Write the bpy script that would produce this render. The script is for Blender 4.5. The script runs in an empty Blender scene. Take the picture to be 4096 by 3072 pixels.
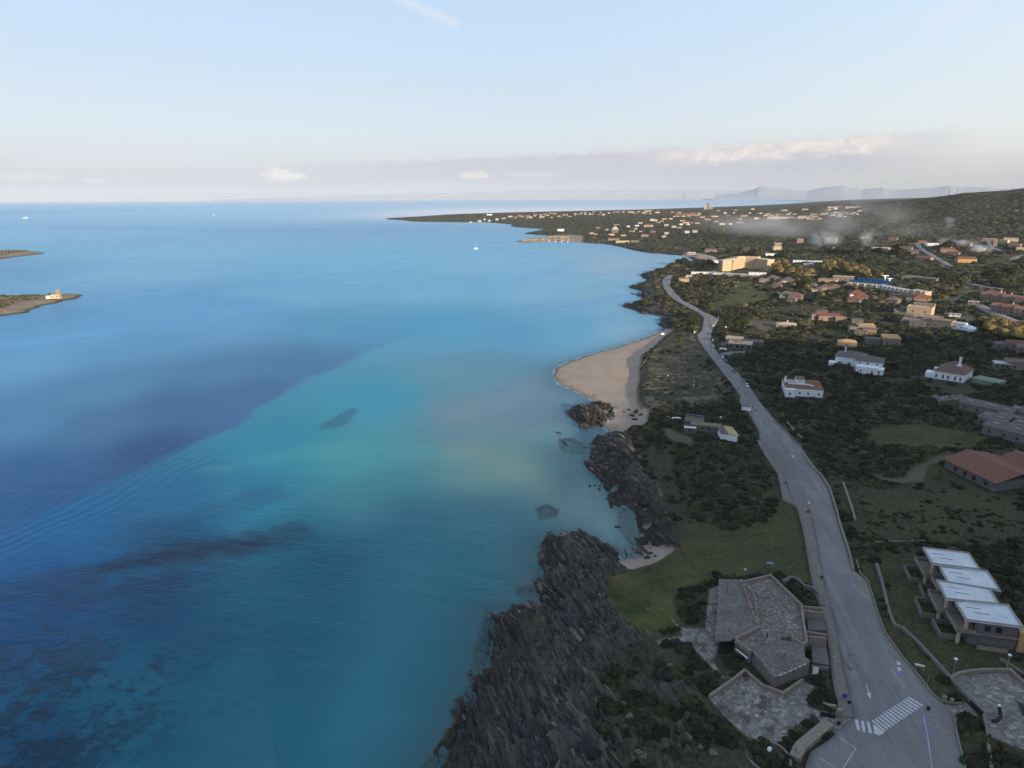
import bpy, bmesh, math, random
import numpy as np
from mathutils import Matrix, Vector
RND = random.Random(7); NR = np.random.RandomState(11)
SC = bpy.context.scene; COL = SC.collection
# ------------------------------------------------------------------ camera
F = 2650.0; CAMZ = 115.0; PITCH = math.atan(745 / F); ROLL = math.radians(-0.25)
RM = Matrix.Rotation(math.pi/2 - PITCH, 3, 'X') @ Matrix.Rotation(ROLL, 3, 'Z')
RN = np.array([list(r) for r in RM])
cam_d = bpy.data.cameras.new('camera'); cam = bpy.data.objects.new('camera', cam_d); COL.objects.link(cam)
cam.location = (0, 0, CAMZ); cam.rotation_euler = RM.to_euler()
cam_d.sensor_fit = 'HORIZONTAL'; cam_d.sensor_width = 36; cam_d.lens = F / 4096 * 36
cam_d.clip_start = 1; cam_d.clip_end = 400000; SC.camera = cam

def rays(px, py):
    px = np.atleast_1d(np.asarray(px, float)); py = np.atleast_1d(np.asarray(py, float))
    d = np.stack([(px - 2048) / F, (1536 - py) / F, -np.ones_like(px)], 1)
    return d @ RN.T
def Wv(px, py, z=0.0):
    d = rays(px, py); t = (np.asarray(z, float) - CAMZ) / np.minimum(d[:, 2], -1e-4)
    return d[:, 0] * t, d[:, 1] * t
def W(px, py, z=0.0):
    x, y = Wv(px, py, z); return float(x[0]), float(y[0])
def sstep(x, a, b):
    t = np.clip((x - a) / (b - a), 0, 1); return t * t * (3 - 2 * t)
# ------------------------------------------------------------------ noise
def _h(ix, iy, s):
    n = (ix.astype(np.int64) * 374761393 + iy.astype(np.int64) * 668265263 + s * 1442695041) & 0xffffffff
    n = ((n ^ (n >> 13)) * 1274126177) & 0xffffffff
    return ((n ^ (n >> 16)) & 0xffff) / 65535.0
def vn(x, y, s=0):
    ix = np.floor(x); iy = np.floor(y); fx = x - ix; fy = y - iy
    fx = fx*fx*(3-2*fx); fy = fy*fy*(3-2*fy)
    a = _h(ix, iy, s); b = _h(ix+1, iy, s); c = _h(ix, iy+1, s); d = _h(ix+1, iy+1, s)
    return (a*(1-fx)+b*fx)*(1-fy) + (c*(1-fx)+d*fx)*fy
def fbm(x, y, s=0, o=4, g=.5):
    r = 0; a = 1; t = 0
    for i in range(o):
        r = r + a*vn(x*2**i, y*2**i, s+i*17); t += a; a *= g
    return r/t
# ------------------------------------------------------------------ polygons
def inside(x, y, P):
    P = np.asarray(P); r = np.zeros(x.shape, bool); n = len(P)
    j = n-1
    for i in range(n):
        xi, yi = P[i]; xj, yj = P[j]
        if yi != yj:
            c = ((yi > y) != (yj > y)) & (x < (xj-xi)*(y-yi)/(yj-yi)+xi)
            r ^= c
        j = i
    return r
def segdist(x, y, P, closed=True):
    P = np.asarray(P, float); n = len(P); d = np.full(x.shape, 1e12)
    for i in range(n if closed else n-1):
        a = P[i]; b = P[(i+1) % n]; ab = b-a; L = ab@ab + 1e-9
        t = np.clip(((x-a[0])*ab[0]+(y-a[1])*ab[1])/L, 0, 1)
        d = np.minimum(d, (x-a[0]-t*ab[0])**2+(y-a[1]-t*ab[1])**2)
    return np.sqrt(d)
def sdist_s(x, y, P):
    P = np.asarray(P, float); A = P; B = np.roll(P, -1, 0); ab = B-A; L_ = (ab**2).sum(1)+1e-9; X = x[:, None]; Y = y[:, None]
    t = np.clip(((X-A[:, 0])*ab[:, 0]+(Y-A[:, 1])*ab[:, 1])/L_, 0, 1); d = np.sqrt(((X-A[:, 0]-t*ab[:, 0])**2+(Y-A[:, 1]-t*ab[:, 1])**2).min(1))
    dy = np.where(ab[:, 1] == 0, 1e-9, ab[:, 1]); c = ((A[:, 1] > Y) != (B[:, 1] > Y)) & (X < ab[:, 0]*(Y-A[:, 1])/dy+A[:, 0])
    return np.where(c.sum(1) % 2 == 1, d, -d)
def sdist(x, y, P):
    if len(x) < 400: return sdist_s(x, y, P)
    d = segdist(x, y, P); return np.where(inside(x, y, P), d, -d)
def PW(pts, z=0.0):
    return [W(a, b, z) for a, b in pts]
def dense(P, step):
    out = []
    P = [tuple(p) for p in P]
    for i in range(len(P)):
        a = P[i]; b = P[(i+1) % len(P)]; n = max(1, int(math.hypot(b[0]-a[0], b[1]-a[1])/step))
        for k in range(n): out.append((a[0]+(b[0]-a[0])*k/n, a[1]+(b[1]-a[1])*k/n))
    return out
# ------------------------------------------------------------------ coast (photo outline laid on sea level)
COAST_PX = [(1538,876),(1606,881),(1670,887),(1829,889),(1947,889),(2029,896),(2060,899),(2044,906),(2123,913),(2176,917),
(2150,926),(2099,935),(2135,938),(2193,942),(2200,952),(2120,955),(2064,967),(2123,970),(2200,966),(2258,967),(2323,970),(2417,976),(2487,988),
(2546,1003),(2617,1014),(2711,1020),(2764,1032),(2785,1047),(2735,1054),(2674,1072),(2608,1085),(2569,1105),(2601,1125),(2560,1136),(2522,1148),
(2587,1165),(2561,1179),(2580,1195),(2561,1208),(2500,1224),(2536,1240),(2572,1253),(2627,1255),(2677,1268),(2645,1289),(2659,1307),
(2664,1311),(2608,1341),(2552,1362),(2462,1391),(2353,1420),(2263,1453),(2223,1474),(2216,1503),(2237,1536),(2288,1557),(2346,1586),
(2386,1612),(2350,1628),(2300,1640),(2296,1655),(2310,1675),(2353,1698),(2404,1688),(2425,1717),(2444,1735),(2395,1753),(2365,1782),(2357,1819),
(2368,1843),(2400,1898),(2451,1925),(2494,1953),(2480,1976),(2510,2015),(2540,2051),(2555,2100),(2550,2160),(2560,2205),(2572,2227),
(2490,2235),(2474,2219),(2443,2200),(2368,2184),(2330,2150),(2250,2150),(2205,2175),(2189,2221),(2204,2279),(2162,2300),(2173,2358),
(2194,2410),(2220,2442),(2110,2446),(2042,2447),(2015,2480),(1985,2475),(1962,2470),(1975,2530),(1960,2590),(1935,2600),(1945,2670),(1912,2705),(1928,2752),(1900,2800),(1865,2822),(1868,2880),
(1835,2940),(1795,3010),(1750,3072),(1700,3200)]
FARC = [(3287,815),(3050,826),(2800,835),(2400,850),(1900,862),(1620,872)]
cw = PW(COAST_PX)
rr_ = np.random.RandomState(3)
def rough(P, lim=2500):
    out = []
    n = len(P)
    for i in range(n-1):
        a = np.array(P[i]); b = np.array(P[i+1]); L = np.hypot(*(b-a)); r = np.hypot(*a)
        st = max(4.0, r*.012); k = max(1, int(L/st))
        for q in range(k):
            p = a+(b-a)*q/k
            if q and r < lim*3:
                nn = np.array([-(b-a)[1], (b-a)[0]])/L; p = p + nn*rr_.uniform(-1, 1)*st*.22
            out.append(tuple(p))
    out.append(tuple(P[-1])); return out
BE_PX = [(2664,1311),(2608,1341),(2552,1362),(2462,1391),(2353,1420),(2263,1453),(2223,1474),(2216,1503),(2237,1536),(2288,1557),(2346,1586),(2386,1612),(2410,1640),(2404,1688),(2425,1717),
 (2462,1735),(2516,1720),(2588,1702),(2588,1677),(2595,1648),(2567,1637),(2552,1612),(2548,1565),(2559,1518),(2556,1481),(2570,1424),(2603,1405),(2650,1355),(2693,1322)]
i0 = COAST_PX.index((2664,1311)); i1 = COAST_PX.index((2386,1612))
COAST = rough(cw[:i0]) + cw[i0:i1+1] + rough(cw[i1+1:]) + [(-14,60),(-40,0),(-80,-300),(-200,-900),(4000,-900),(16000,-500),(22000,9000),(20000,24000)] + PW(FARC)
COAST_A = np.array(COAST)
BEACH = PW(BE_PX, .8)
BEACH2 = PW([(2553,2205),(2607,2180),(2709,2203),(2640,2245),(2593,2265),(2514,2290),(2470,2240),(2490,2228)], .8)
BEACH3 = PW([(2700,1024),(2764,1028),(2800,1040),(2880,1060),(2860,1035),(2800,1022),(2760,1015)], 1)
def coastd(x, y): return sdist(x, y, COAST_A)
def Hd(x, y, d):
    """smooth ground height from position and distance to the shore"""
    r = np.hypot(x, y)
    up = 5.2*(1-np.exp(-np.maximum(d, 0)/16)) + 4.5*sstep(d, 60, 420) + 15*sstep(r, 900, 2600)*sstep(d, 10, 420)
    az = np.degrees(np.arctan2(x, y))
    up = up + (np.interp(az, [16, 19, 22, 25, 27, 29, 31.7, 33.4, 35.8, 37.7, 45, 60], [0, 2, 14, 38, 52, 68, 84, 98, 106, 118, 150, 130]))*sstep(r, 1150, 2900)*(1-.25*sstep(r, 3300, 6500))*sstep(d, 0, 300)
    b = sstep(sdist(x, y, BEACH), -6, 4); b2 = sstep(sdist(x, y, BEACH2), -2, 2)
    up = up*(1-b) + b*(1.5*(1-np.exp(-np.maximum(d, 0)/14)))
    up = up*(1-b2) + b2*(.9*(1-np.exp(-np.maximum(d, 0)/6)))
    dn = -2.6*(1-np.exp(np.minimum(d, 0)/9)) - 6*sstep(-d, 15, 90)
    return np.where(d > 0, up, dn)
def H(x, y):
    x = np.atleast_1d(np.asarray(x, float)); y = np.atleast_1d(np.asarray(y, float))
    return Hd(x, y, coastd(x, y))
def hit(px, py, it=10):
    px = np.atleast_1d(np.asarray(px, float)); py = np.atleast_1d(np.asarray(py, float))
    z = np.full(px.shape, 5.0)
    for _ in range(it):
        x, y = Wv(px, py, z); z = .35*z+.65*H(x, y)
    return x, y, z
def hit1(px, py):
    x, y, z = hit(px, py); return float(x[0]), float(y[0]), float(z[0])
def HP(pts):
    x, y, z = hit([p[0] for p in pts], [p[1] for p in pts]); return list(zip(x.tolist(), y.tolist()))
# ------------------------------------------------------------------ object helpers
def tag(o, label=None, cat=None, group=None, kind=None):
    if label: o['label'] = label
    if cat: o['category'] = cat
    if group: o['group'] = group
    if kind: o['kind'] = kind
    return o
def empty(name, loc, label=None, cat=None, group=None, rz=0):
    o = bpy.data.objects.new(name, None); COL.objects.link(o); o.location = loc; o.rotation_euler = (0, 0, rz); o.empty_display_size = .5
    return tag(o, label, cat, group)
def copy_tree(o, loc=None, rz=None, label=None, s=None):
    c = o.copy(); COL.objects.link(c)
    for ch in [k for k in ALLCH.get(o.name, [])]:
        d = ch.copy(); COL.objects.link(d); d.parent = c
        for g in ALLCH.get(ch.name, []):
            e = g.copy(); COL.objects.link(e); e.parent = d
    if loc is not None: c.location = loc
    if rz is not None: c.rotation_euler = (0, 0, rz)
    if s is not None: c.scale = (s, s, s) if isinstance(s, (int, float)) else s
    if label: c['label'] = label
    return c
ALLCH = {}
def link(name, me, mat, parent=None, loc=None):
    if mat is not None and not len(me.materials): me.materials.append(mat)
    o = bpy.data.objects.new(name, me); COL.objects.link(o)
    if loc is not None: o.location = loc
    if parent is not None:
        o.parent = parent; ALLCH.setdefault(parent.name, []).append(o)
    return o
def npmesh(name, V, Fc, k=None, attrs=None, smooth=False):
    """mesh from numpy arrays; Fc (m,k) same-size faces"""
    V = np.asarray(V, np.float32); Fc = np.asarray(Fc, np.int32); m, k = Fc.shape
    me = bpy.data.meshes.new(name)
    me.vertices.add(len(V)); me.vertices.foreach_set('co', V.ravel())
    me.loops.add(m*k); me.loops.foreach_set('vertex_index', Fc.ravel())
    me.polygons.add(m); me.polygons.foreach_set('loop_start', np.arange(m, dtype=np.int32)*k)
    me.polygons.foreach_set('loop_total', np.full(m, k, np.int32)) if False else None
    for n, a in (attrs or {}).items():
        at = me.color_attributes.new(n, 'FLOAT_COLOR', 'POINT'); b = np.ones((len(V), 4), np.float32); b[:, :a.shape[1]] = a
        at.data.foreach_set('color', b.ravel())
    me.update(calc_edges=True)
    if smooth: me.polygons.foreach_set('use_smooth', np.ones(m, bool))
    return me
class MB:
    def __init__(s): s.v = []; s.f = []
    def add(s, vs, fs):
        b = len(s.v); s.v += [tuple(float(q) for q in v) for v in vs]; s.f += [tuple(b+i for i in f) for f in fs]; return s
    def prism(s, poly, z0, z1):
        """poly list of (x,y); z0,z1 floats or lists"""
        n = len(poly); a = sum(poly[i][0]*poly[(i+1) % n][1]-poly[(i+1) % n][0]*poly[i][1] for i in range(n))
        Z0 = list(z0) if hasattr(z0, '__len__') else [z0]*n; Z1 = list(z1) if hasattr(z1, '__len__') else [z1]*n
        idx = list(range(n)) if a > 0 else list(range(n))[::-1]
        P = [poly[i] for i in idx]; Z0 = [Z0[i] for i in idx]; Z1 = [Z1[i] for i in idx]
        vs = [(p[0], p[1], z) for p, z in zip(P, Z0)]+[(p[0], p[1], z) for p, z in zip(P, Z1)]
        fs = [tuple(range(n))[::-1], tuple(range(n, 2*n))]+[(i, (i+1) % n, n+(i+1) % n, n+i) for i in range(n)]
        return s.add(vs, fs)
    def box(s, c, d, rz=0, rx=0):
        x, y, z = d[0]/2, d[1]/2, d[2]/2; ca, sa = math.cos(rz), math.sin(rz); vs = []
        for (i, j, k) in ((-1,-1,-1),(1,-1,-1),(1,1,-1),(-1,1,-1),(-1,-1,1),(1,-1,1),(1,1,1),(-1,1,1)):
            u, v, w = i*x, j*y, k*z
            if rx: v, w = v*math.cos(rx)-w*math.sin(rx), v*math.sin(rx)+w*math.cos(rx)
            vs.append((c[0]+u*ca-v*sa, c[1]+u*sa+v*ca, c[2]+w))
        return s.add(vs, [(0,3,2,1),(4,5,6,7),(0,1,5,4),(1,2,6,5),(2,3,7,6),(3,0,4,7)])
    def tube(s, a, b, r0, r1=None, n=8):
        r1 = r0 if r1 is None else r1; a = Vector(a); b = Vector(b); d = (b-a).normalized()
        u = d.cross(Vector((0, 0, 1)));  u = Vector((1, 0, 0)) if u.length < 1e-3 else u.normalized(); w = d.cross(u)
        vs = [a+(u*math.cos(t)+w*math.sin(t))*r0 for t in [2*math.pi*i/n for i in range(n)]]+[b+(u*math.cos(t)+w*math.sin(t))*r1 for t in [2*math.pi*i/n for i in range(n)]]
        return s.add(vs, [tuple(range(n)), tuple(range(2*n-1, n-1, -1))]+[(i, n+i, n+(i+1) % n, (i+1) % n) for i in range(n)])
    def blob(s, c, r, seg=8, ring=6, jit=0.0, rnd=RND):
        vs = [(c[0], c[1], c[2]-r[2])]; 
        for i in range(1, ring):
            t = math.pi*i/ring
            for j in range(seg):
                q = 1+rnd.uniform(-jit, jit); p = 2*math.pi*j/seg
                vs.append((c[0]+r[0]*q*math.sin(t)*math.cos(p), c[1]+r[1]*q*math.sin(t)*math.sin(p), c[2]-r[2]*q*math.cos(t)))
        vs.append((c[0], c[1], c[2]+r[2])); fs = []
        for j in range(seg):
            k = (j+1) % seg; fs.append((0, 1+k, 1+j)); fs.append((len(vs)-1, 1+(ring-2)*seg+j, 1+(ring-2)*seg+k))
            for i in range(ring-2): fs.append((1+i*seg+j, 1+i*seg+k, 1+(i+1)*seg+k, 1+(i+1)*seg+j))
        return s.add(vs, fs)
    def build(s, name, mat, parent=None, world=False, smooth=False, kind=None):
        me = bpy.data.meshes.new(name); o = (0, 0, 0)
        if parent is not None and world:
            q = parent
            while q is not None: o = tuple(o[i]+q.location[i] for i in range(3)); q = q.parent
        me.from_pydata([(v[0]-o[0], v[1]-o[1], v[2]-o[2]) for v in s.v], [], s.f); me.update()
        if smooth: me.polygons.foreach_set('use_smooth', [True]*len(me.polygons))
        ob = link(name, me, mat, parent)
        if kind: ob['kind'] = kind
        return ob
# ------------------------------------------------------------------ materials
def L(r, g, b):
    f = lambda c: (c/255/12.92) if c/255 <= .04045 else ((c/255+.055)/1.055)**2.4
    return (f(r), f(g), f(b), 1)
def newmat(name):
    m = bpy.data.materials.new(name); m.use_nodes = True; nt = m.node_tree
    return m, nt, nt.nodes['Principled BSDF']
def N(nt, t, **k):
    n = nt.nodes.new(t)
    for a, v in k.items(): setattr(n, a, v)
    return n
def noise(nt, scale, detail=4, rough=.6, vec=None, dist=0):
    n = N(nt, 'ShaderNodeTexNoise'); n.inputs['Scale'].default_value = scale; n.inputs['Detail'].default_value = detail
    n.inputs['Roughness'].default_value = rough; n.inputs['Distortion'].default_value = dist
    if vec is not None: nt.links.new(vec, n.inputs['Vector'])
    return n.outputs['Fac']
def ramp(nt, fac, stops):
    r = N(nt, 'ShaderNodeValToRGB'); e = r.color_ramp.elements
    while len(e) < len(stops): e.new(.5)
    for k, (p, c) in zip(e, stops):
        k.position = p; k.color = c if hasattr(c, '__len__') else (c, c, c, 1)
    nt.links.new(fac, r.inputs['Fac']); return r.outputs['Color']
def mix(nt, fac, a, b, mode='MIX'):
    m = N(nt, 'ShaderNodeMix', data_type='RGBA', blend_type=mode)
    for s, v in ((m.inputs['Factor'], fac), (m.inputs['A'], a), (m.inputs['B'], b)):
        if hasattr(v, 'is_linked') or isinstance(v, bpy.types.NodeSocket): nt.links.new(v, s)
        else: s.default_value = v
    return m.outputs['Result']
def mth(nt, op, a, b=None, c=None, clamp=False):
    m = N(nt, 'ShaderNodeMath', operation=op, use_clamp=clamp)
    for i, v in enumerate((a, b, c)):
        if v is None: continue
        if isinstance(v, bpy.types.NodeSocket): nt.links.new(v, m.inputs[i])
        else: m.inputs[i].default_value = v
    return m.outputs[0]
def objco(nt, scale=(1, 1, 1), rot=(0, 0, 0)):
    g = N(nt, 'ShaderNodeNewGeometry'); mp = N(nt, 'ShaderNodeMapping'); mp.inputs['Scale'].default_value = scale; mp.inputs['Rotation'].default_value = rot
    nt.links.new(g.outputs['Position'], mp.inputs['Vector']); return mp.outputs['Vector']
def bump(nt, b, h, strength=.5, dist=.1):
    n = N(nt, 'ShaderNodeBump'); n.inputs['Strength'].default_value = strength; n.inputs['Distance'].default_value = dist
    nt.links.new(h, n.inputs['Height']); nt.links.new(n.outputs['Normal'], b.inputs['Normal'])
def plain(name, c1, c2=None, scale=1.5, rough=.85, bmp=0, bdist=.05, metal=0, spec=.3, stretch=None):
    m, nt, b = newmat(name)
    c2 = c2 or tuple(v*.72 for v in c1[:3])+(1,)
    co = objco(nt, stretch or (1, 1, 1))
    f = noise(nt, scale, 6, .65, co); g = noise(nt, scale*7, 3, .6, co)
    k = mth(nt, 'ADD', mth(nt, 'MULTIPLY', f, .7), mth(nt, 'MULTIPLY', g, .3))
    nt.links.new(ramp(nt, k, [(.36, c2), (.62, c1)]), b.inputs['Base Color'])
    b.inputs['Roughness'].default_value = rough; b.inputs['Metallic'].default_value = metal; b.inputs['Specular IOR Level'].default_value = spec
    if bmp: bump(nt, b, k, bmp, bdist)
    return m
def smoothpx(pts):
    return pts
SKY_DUST=1.0; SKY_STR=.12; SUN_STR=5.0; EXPO=0.6; HAZE=2.3e-5; HAZE_COL=(.56,.62,.72,1)
SKY_VEIL=[(0,(2.5,2.65,2.8,1)),(.022,(2.8,3.0,3.2,1)),(.076,(3.7,3.95,4.2,1)),(.125,(3.8,4.3,4.75,1)),(.31,(3.15,4.1,5.3,1)),(1,(2.2,2.95,4.4,1))]; SKY_VW=(.93,.93,.93,.85)
CLOUD_BODY=(3.2,3.25,3.65,1); CLOUD_LIT=(5.6,5.0,4.5,1); CLOUD_CIR=(4.6,4.7,5.2,1)
SK=1.0
# ------------------------------------------------------------------ world, sun
SUN_EL = math.radians(12.5); SUN_AZ = math.radians(143)      # compass-like, measured from +Y towards +X: the sun stands behind the camera on the right
sd = np.array([math.sin(SUN_AZ)*math.cos(SUN_EL), math.cos(SUN_AZ)*math.cos(SUN_EL), math.sin(SUN_EL)])
wd = bpy.data.worlds.new('World'); SC.world = wd; wd.use_nodes = True; nt = wd.node_tree
bg = nt.nodes['Background']
tc = N(nt, 'ShaderNodeTexCoord'); sp = N(nt, 'ShaderNodeSeparateXYZ'); nt.links.new(tc.outputs['Generated'], sp.inputs[0])
zc = mth(nt, 'MAXIMUM', sp.outputs['Z'], 0.004)
cb = N(nt, 'ShaderNodeCombineXYZ'); nt.links.new(sp.outputs['X'], cb.inputs[0]); nt.links.new(sp.outputs['Y'], cb.inputs[1]); nt.links.new(zc, cb.inputs[2])
sky = N(nt, 'ShaderNodeTexSky', sky_type='NISHITA'); sky.sun_disc = False; sky.sun_elevation = SUN_EL; sky.sun_rotation = SUN_AZ
sky.air_density = 1.0; sky.dust_density = SKY_DUST; sky.ozone_density = 1.0; sky.altitude = 100
nt.links.new(cb.outputs[0], sky.inputs['Vector'])
# elevation and azimuth in degrees
el = mth(nt, 'MULTIPLY', mth(nt, 'ARCSINE', sp.outputs['Z']), 57.2958)
az = mth(nt, 'MULTIPLY', mth(nt, 'ARCTAN2', sp.outputs['X'], sp.outputs['Y']), 57.2958)
skyc = sky.outputs['Color']
# thin bright veil low over the horizon
veil = ramp(nt, mth(nt, 'DIVIDE', el, 40.0, clamp=True), SKY_VEIL)
vw = ramp(nt, mth(nt, 'DIVIDE', el, 40.0, clamp=True), [(0, SKY_VW[0]), (.25, SKY_VW[1]), (.6, SKY_VW[2]), (1, SKY_VW[3])])
skyc = mix(nt, vw, skyc, veil)
mr = N(nt, 'ShaderNodeMapRange', interpolation_type='SMOOTHSTEP'); nt.links.new(az, mr.inputs['Value']); mr.inputs['From Min'].default_value = -5; mr.inputs['From Max'].default_value = 60
skyc = mix(nt, mr.outputs[0], skyc, mix(nt, 1.0, skyc, (1.32, 1.22, 1.08, 1), 'MULTIPLY'))
def band(x, a, b, c, d):
    m1 = N(nt, 'ShaderNodeMapRange', interpolation_type='SMOOTHSTEP'); m2 = N(nt, 'ShaderNodeMapRange', interpolation_type='SMOOTHSTEP')
    for m, p, q in ((m1, a, b), (m2, d, c)):
        nt.links.new(x, m.inputs['Value']); m.inputs['From Min'].default_value = p; m.inputs['From Max'].default_value = q
    return mth(nt, 'MULTIPLY', m1.outputs[0], m2.outputs[0])
cv = N(nt, 'ShaderNodeCombineXYZ'); nt.links.new(az, cv.inputs[0]); nt.links.new(mth(nt, 'MULTIPLY', el, 3.4), cv.inputs[1])
cv2 = N(nt, 'ShaderNodeCombineXYZ'); nt.links.new(az, cv2.inputs[0]); nt.links.new(mth(nt, 'MULTIPLY', el, 1.6), cv2.inputs[1])
n1 = noise(nt, .28, 8, .6, cv.outputs[0], .4); n2 = noise(nt, .95, 9, .6, cv2.outputs[0]); n3 = noise(nt, .12, 5, .55, cv.outputs[0])
# the long flat cloud bank
top = mth(nt, 'ADD', mth(nt, 'MULTIPLY', mth(nt, 'SUBTRACT', n2, .5), 1.3), el)
# upper limit rises from 2.6 deg at az -18 to 4.2 deg at az 20
lim = mth(nt, 'ADD', mth(nt, 'MULTIPLY', az, .036), 3.3)
rel = mth(nt, 'SUBTRACT', lim, top)
bank = mth(nt, 'MULTIPLY', band(rel, -.15, .35, 2.1, 3.3), band(az, -23, -4, 24, 35))
bank = mth(nt, 'MULTIPLY', bank, mth(nt, 'ADD', mth(nt, 'MULTIPLY', n1, .7), .6), clamp=True)
skyc = mix(nt, mth(nt, 'MULTIPLY', bank, .95), skyc, CLOUD_BODY)
rim = mth(nt, 'MULTIPLY', band(rel, .0, .18, .6, 1.7), band(az, 8, 18, 27, 31)); rim = mth(nt, 'MULTIPLY', rim, ramp(nt, n2, [(.3, 0.1), (.66, 1.0)]))
skyc = mix(nt, mth(nt, 'MULTIPLY', rim, .95), skyc, CLOUD_LIT)
def puff(a0, e0, ra, re):
    u = mth(nt, 'DIVIDE', mth(nt, 'SUBTRACT', az, a0), ra); v = mth(nt, 'DIVIDE', mth(nt, 'SUBTRACT', el, e0), re)
    d = mth(nt, 'SQRT', mth(nt, 'ADD', mth(nt, 'MULTIPLY', u, u), mth(nt, 'MULTIPLY', v, v)))
    d = mth(nt, 'ADD', d, mth(nt, 'MULTIPLY', mth(nt, 'SUBTRACT', n2, .5), 2.4))
    return mth(nt, 'MULTIPLY', band(d, -5, -4.9, .55, 1.15), .85)
for q in ((-18.3, 1.75, 1.7, .5, .8), (-3.0, 1.8, 1.4, .34, .6), (1.6, 1.85, 2.4, .2, .3), (-35, 1.5, 2.2, .25, .3), (-31, 1.3, 1.2, .2, .25), (13.2, 3.2, .8, .35, .4)):
    skyc = mix(nt, mth(nt, 'MULTIPLY', puff(*q[:4]), q[4]), skyc, CLOUD_LIT)
# aircraft trail high up and faint cirrus on the right
def streak(p0, p1, w, amt, sc):
    global skyc
    a0, e0 = p0; a1, e1 = p1; dx, dy = a1-a0, e1-e0; Ln = math.hypot(dx, dy); dx /= Ln; dy /= Ln
    u = mth(nt, 'ADD', mth(nt, 'MULTIPLY', mth(nt, 'SUBTRACT', az, a0), dx), mth(nt, 'MULTIPLY', mth(nt, 'SUBTRACT', el, e0), dy))
    v = mth(nt, 'SUBTRACT', mth(nt, 'MULTIPLY', mth(nt, 'SUBTRACT', el, e0), dx), mth(nt, 'MULTIPLY', mth(nt, 'SUBTRACT', az, a0), dy))
    v = mth(nt, 'ADD', v, mth(nt, 'MULTIPLY', mth(nt, 'SUBTRACT', n2, .5), w*1.2))
    m = mth(nt, 'MULTIPLY', band(u, 0, Ln*.35, Ln*.92, Ln), band(v, -w, -w*.2, w*.2, w))
    skyc = mix(nt, mth(nt, 'MULTIPLY', mth(nt, 'MULTIPLY', m, n2), amt), skyc, CLOUD_CIR)
def AE(px, py):
    d = rays(px, py)[0]; return math.degrees(math.atan2(d[0], d[1])), math.degrees(math.asin(d[2]/np.linalg.norm(d)))
streak(AE(1480, -60), AE(1850, 105), .5, .8, 1)
streak(AE(3640, 130), AE(3960, -10), 1.2, .55, 1); streak(AE(3900, 160), AE(4300, 60), 1.4, .4, 1)
nt.links.new(skyc, bg.inputs['Color']); bg.inputs['Strength'].default_value = SKY_STR
sl = bpy.data.lights.new('sun', 'SUN'); so = bpy.data.objects.new('sun', sl); COL.objects.link(so)
so.rotation_euler = Vector(sd).to_track_quat('Z', 'Y').to_euler(); sl.energy = SUN_STR; sl.angle = math.radians(.5); sl.color = (1, .79, .56)
SC.view_settings.view_transform = 'Standard'; SC.view_settings.look = 'None'; SC.view_settings.exposure = EXPO; SC.view_settings.gamma = 1
SC.cycles.max_bounces = 5; SC.cycles.diffuse_bounces = 2; SC.cycles.glossy_bounces = 2; SC.cycles.transparent_max_bounces = 12; SC.cycles.volume_bounces = 1
SC.cycles.transmission_bounces = 2; SC.cycles.use_denoising = True; SC.cycles.sample_clamp_indirect = 4
# ------------------------------------------------------------------ haze
if HAZE > 0:
    m = bpy.data.materials.new('haze_air'); m.use_nodes = True; t = m.node_tree; t.nodes.remove(t.nodes['Principled BSDF'])
    v = N(t, 'ShaderNodeVolumePrincipled'); v.inputs['Color'].default_value = HAZE_COL; v.inputs['Density'].default_value = HAZE; v.inputs['Anisotropy'].default_value = -0.2
    t.links.new(v.outputs[0], t.nodes['Material Output'].inputs['Volume'])
    mb = MB(); mb.prism([(-52000, -9000), (52000, -9000), (52000, 46000), (-52000, 46000)], -20, 760)
    mb.build('haze', m, kind='stuff')
# ------------------------------------------------------------------ land cover polygons
PATHC = HP([(2494,1755),(2533,1792),(2564,1835),(2562,1862),(2592,1898),(2631,1941),(2643,1980),(2654,1992)])
ROCK1 = PW([(1900,3400),(1700,3080),(1800,2900),(1850,2750),(1900,2650),(1940,2430),(2080,2400),(2150,2250),(2180,2080),(2300,2080),(2500,2200),(2490,2235),(2520,2285),(2440,2300),(2418,2330),(2436,2420),(2500,2500),(2600,2565),
   (2520,2620),(2440,2700),(2400,2800),(2450,2900),(2500,3072),(2500,3400)], 3)
ROCK1B = PW([(2520,2620),(2600,2565),(2700,2600),(2800,2800),(2900,2900),(3000,2980),(3020,3200),(2500,3300),(2500,3072),(2450,2900),(2400,2800),(2440,2700)], 4)
ROCK2 = PW([(2300,1745),(2450,1735),(2494,1755),(2533,1792),(2564,1835),(2562,1862),(2592,1898),(2631,1941),(2643,1980),(2660,2010),(2690,2109),(2716,2185),(2607,2182),(2550,2212),(2480,2200),(2440,2050),(2420,1950),(2340,1880),(2330,1800)], 3)
ROCK3 = PW([(2280,1620),(2330,1632),(2400,1605),(2460,1630),(2455,1665),(2410,1700),(2340,1712),(2270,1680)], .5)
ROCK4 = PW([(2490,1215),(2520,1135),(2560,1090),(2620,1090),(2640,1160),(2620,1210),(2640,1235),(2690,1265),(2710,1300),(2680,1330),(2640,1318),(2625,1260),(2560,1262)], 1)
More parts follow.
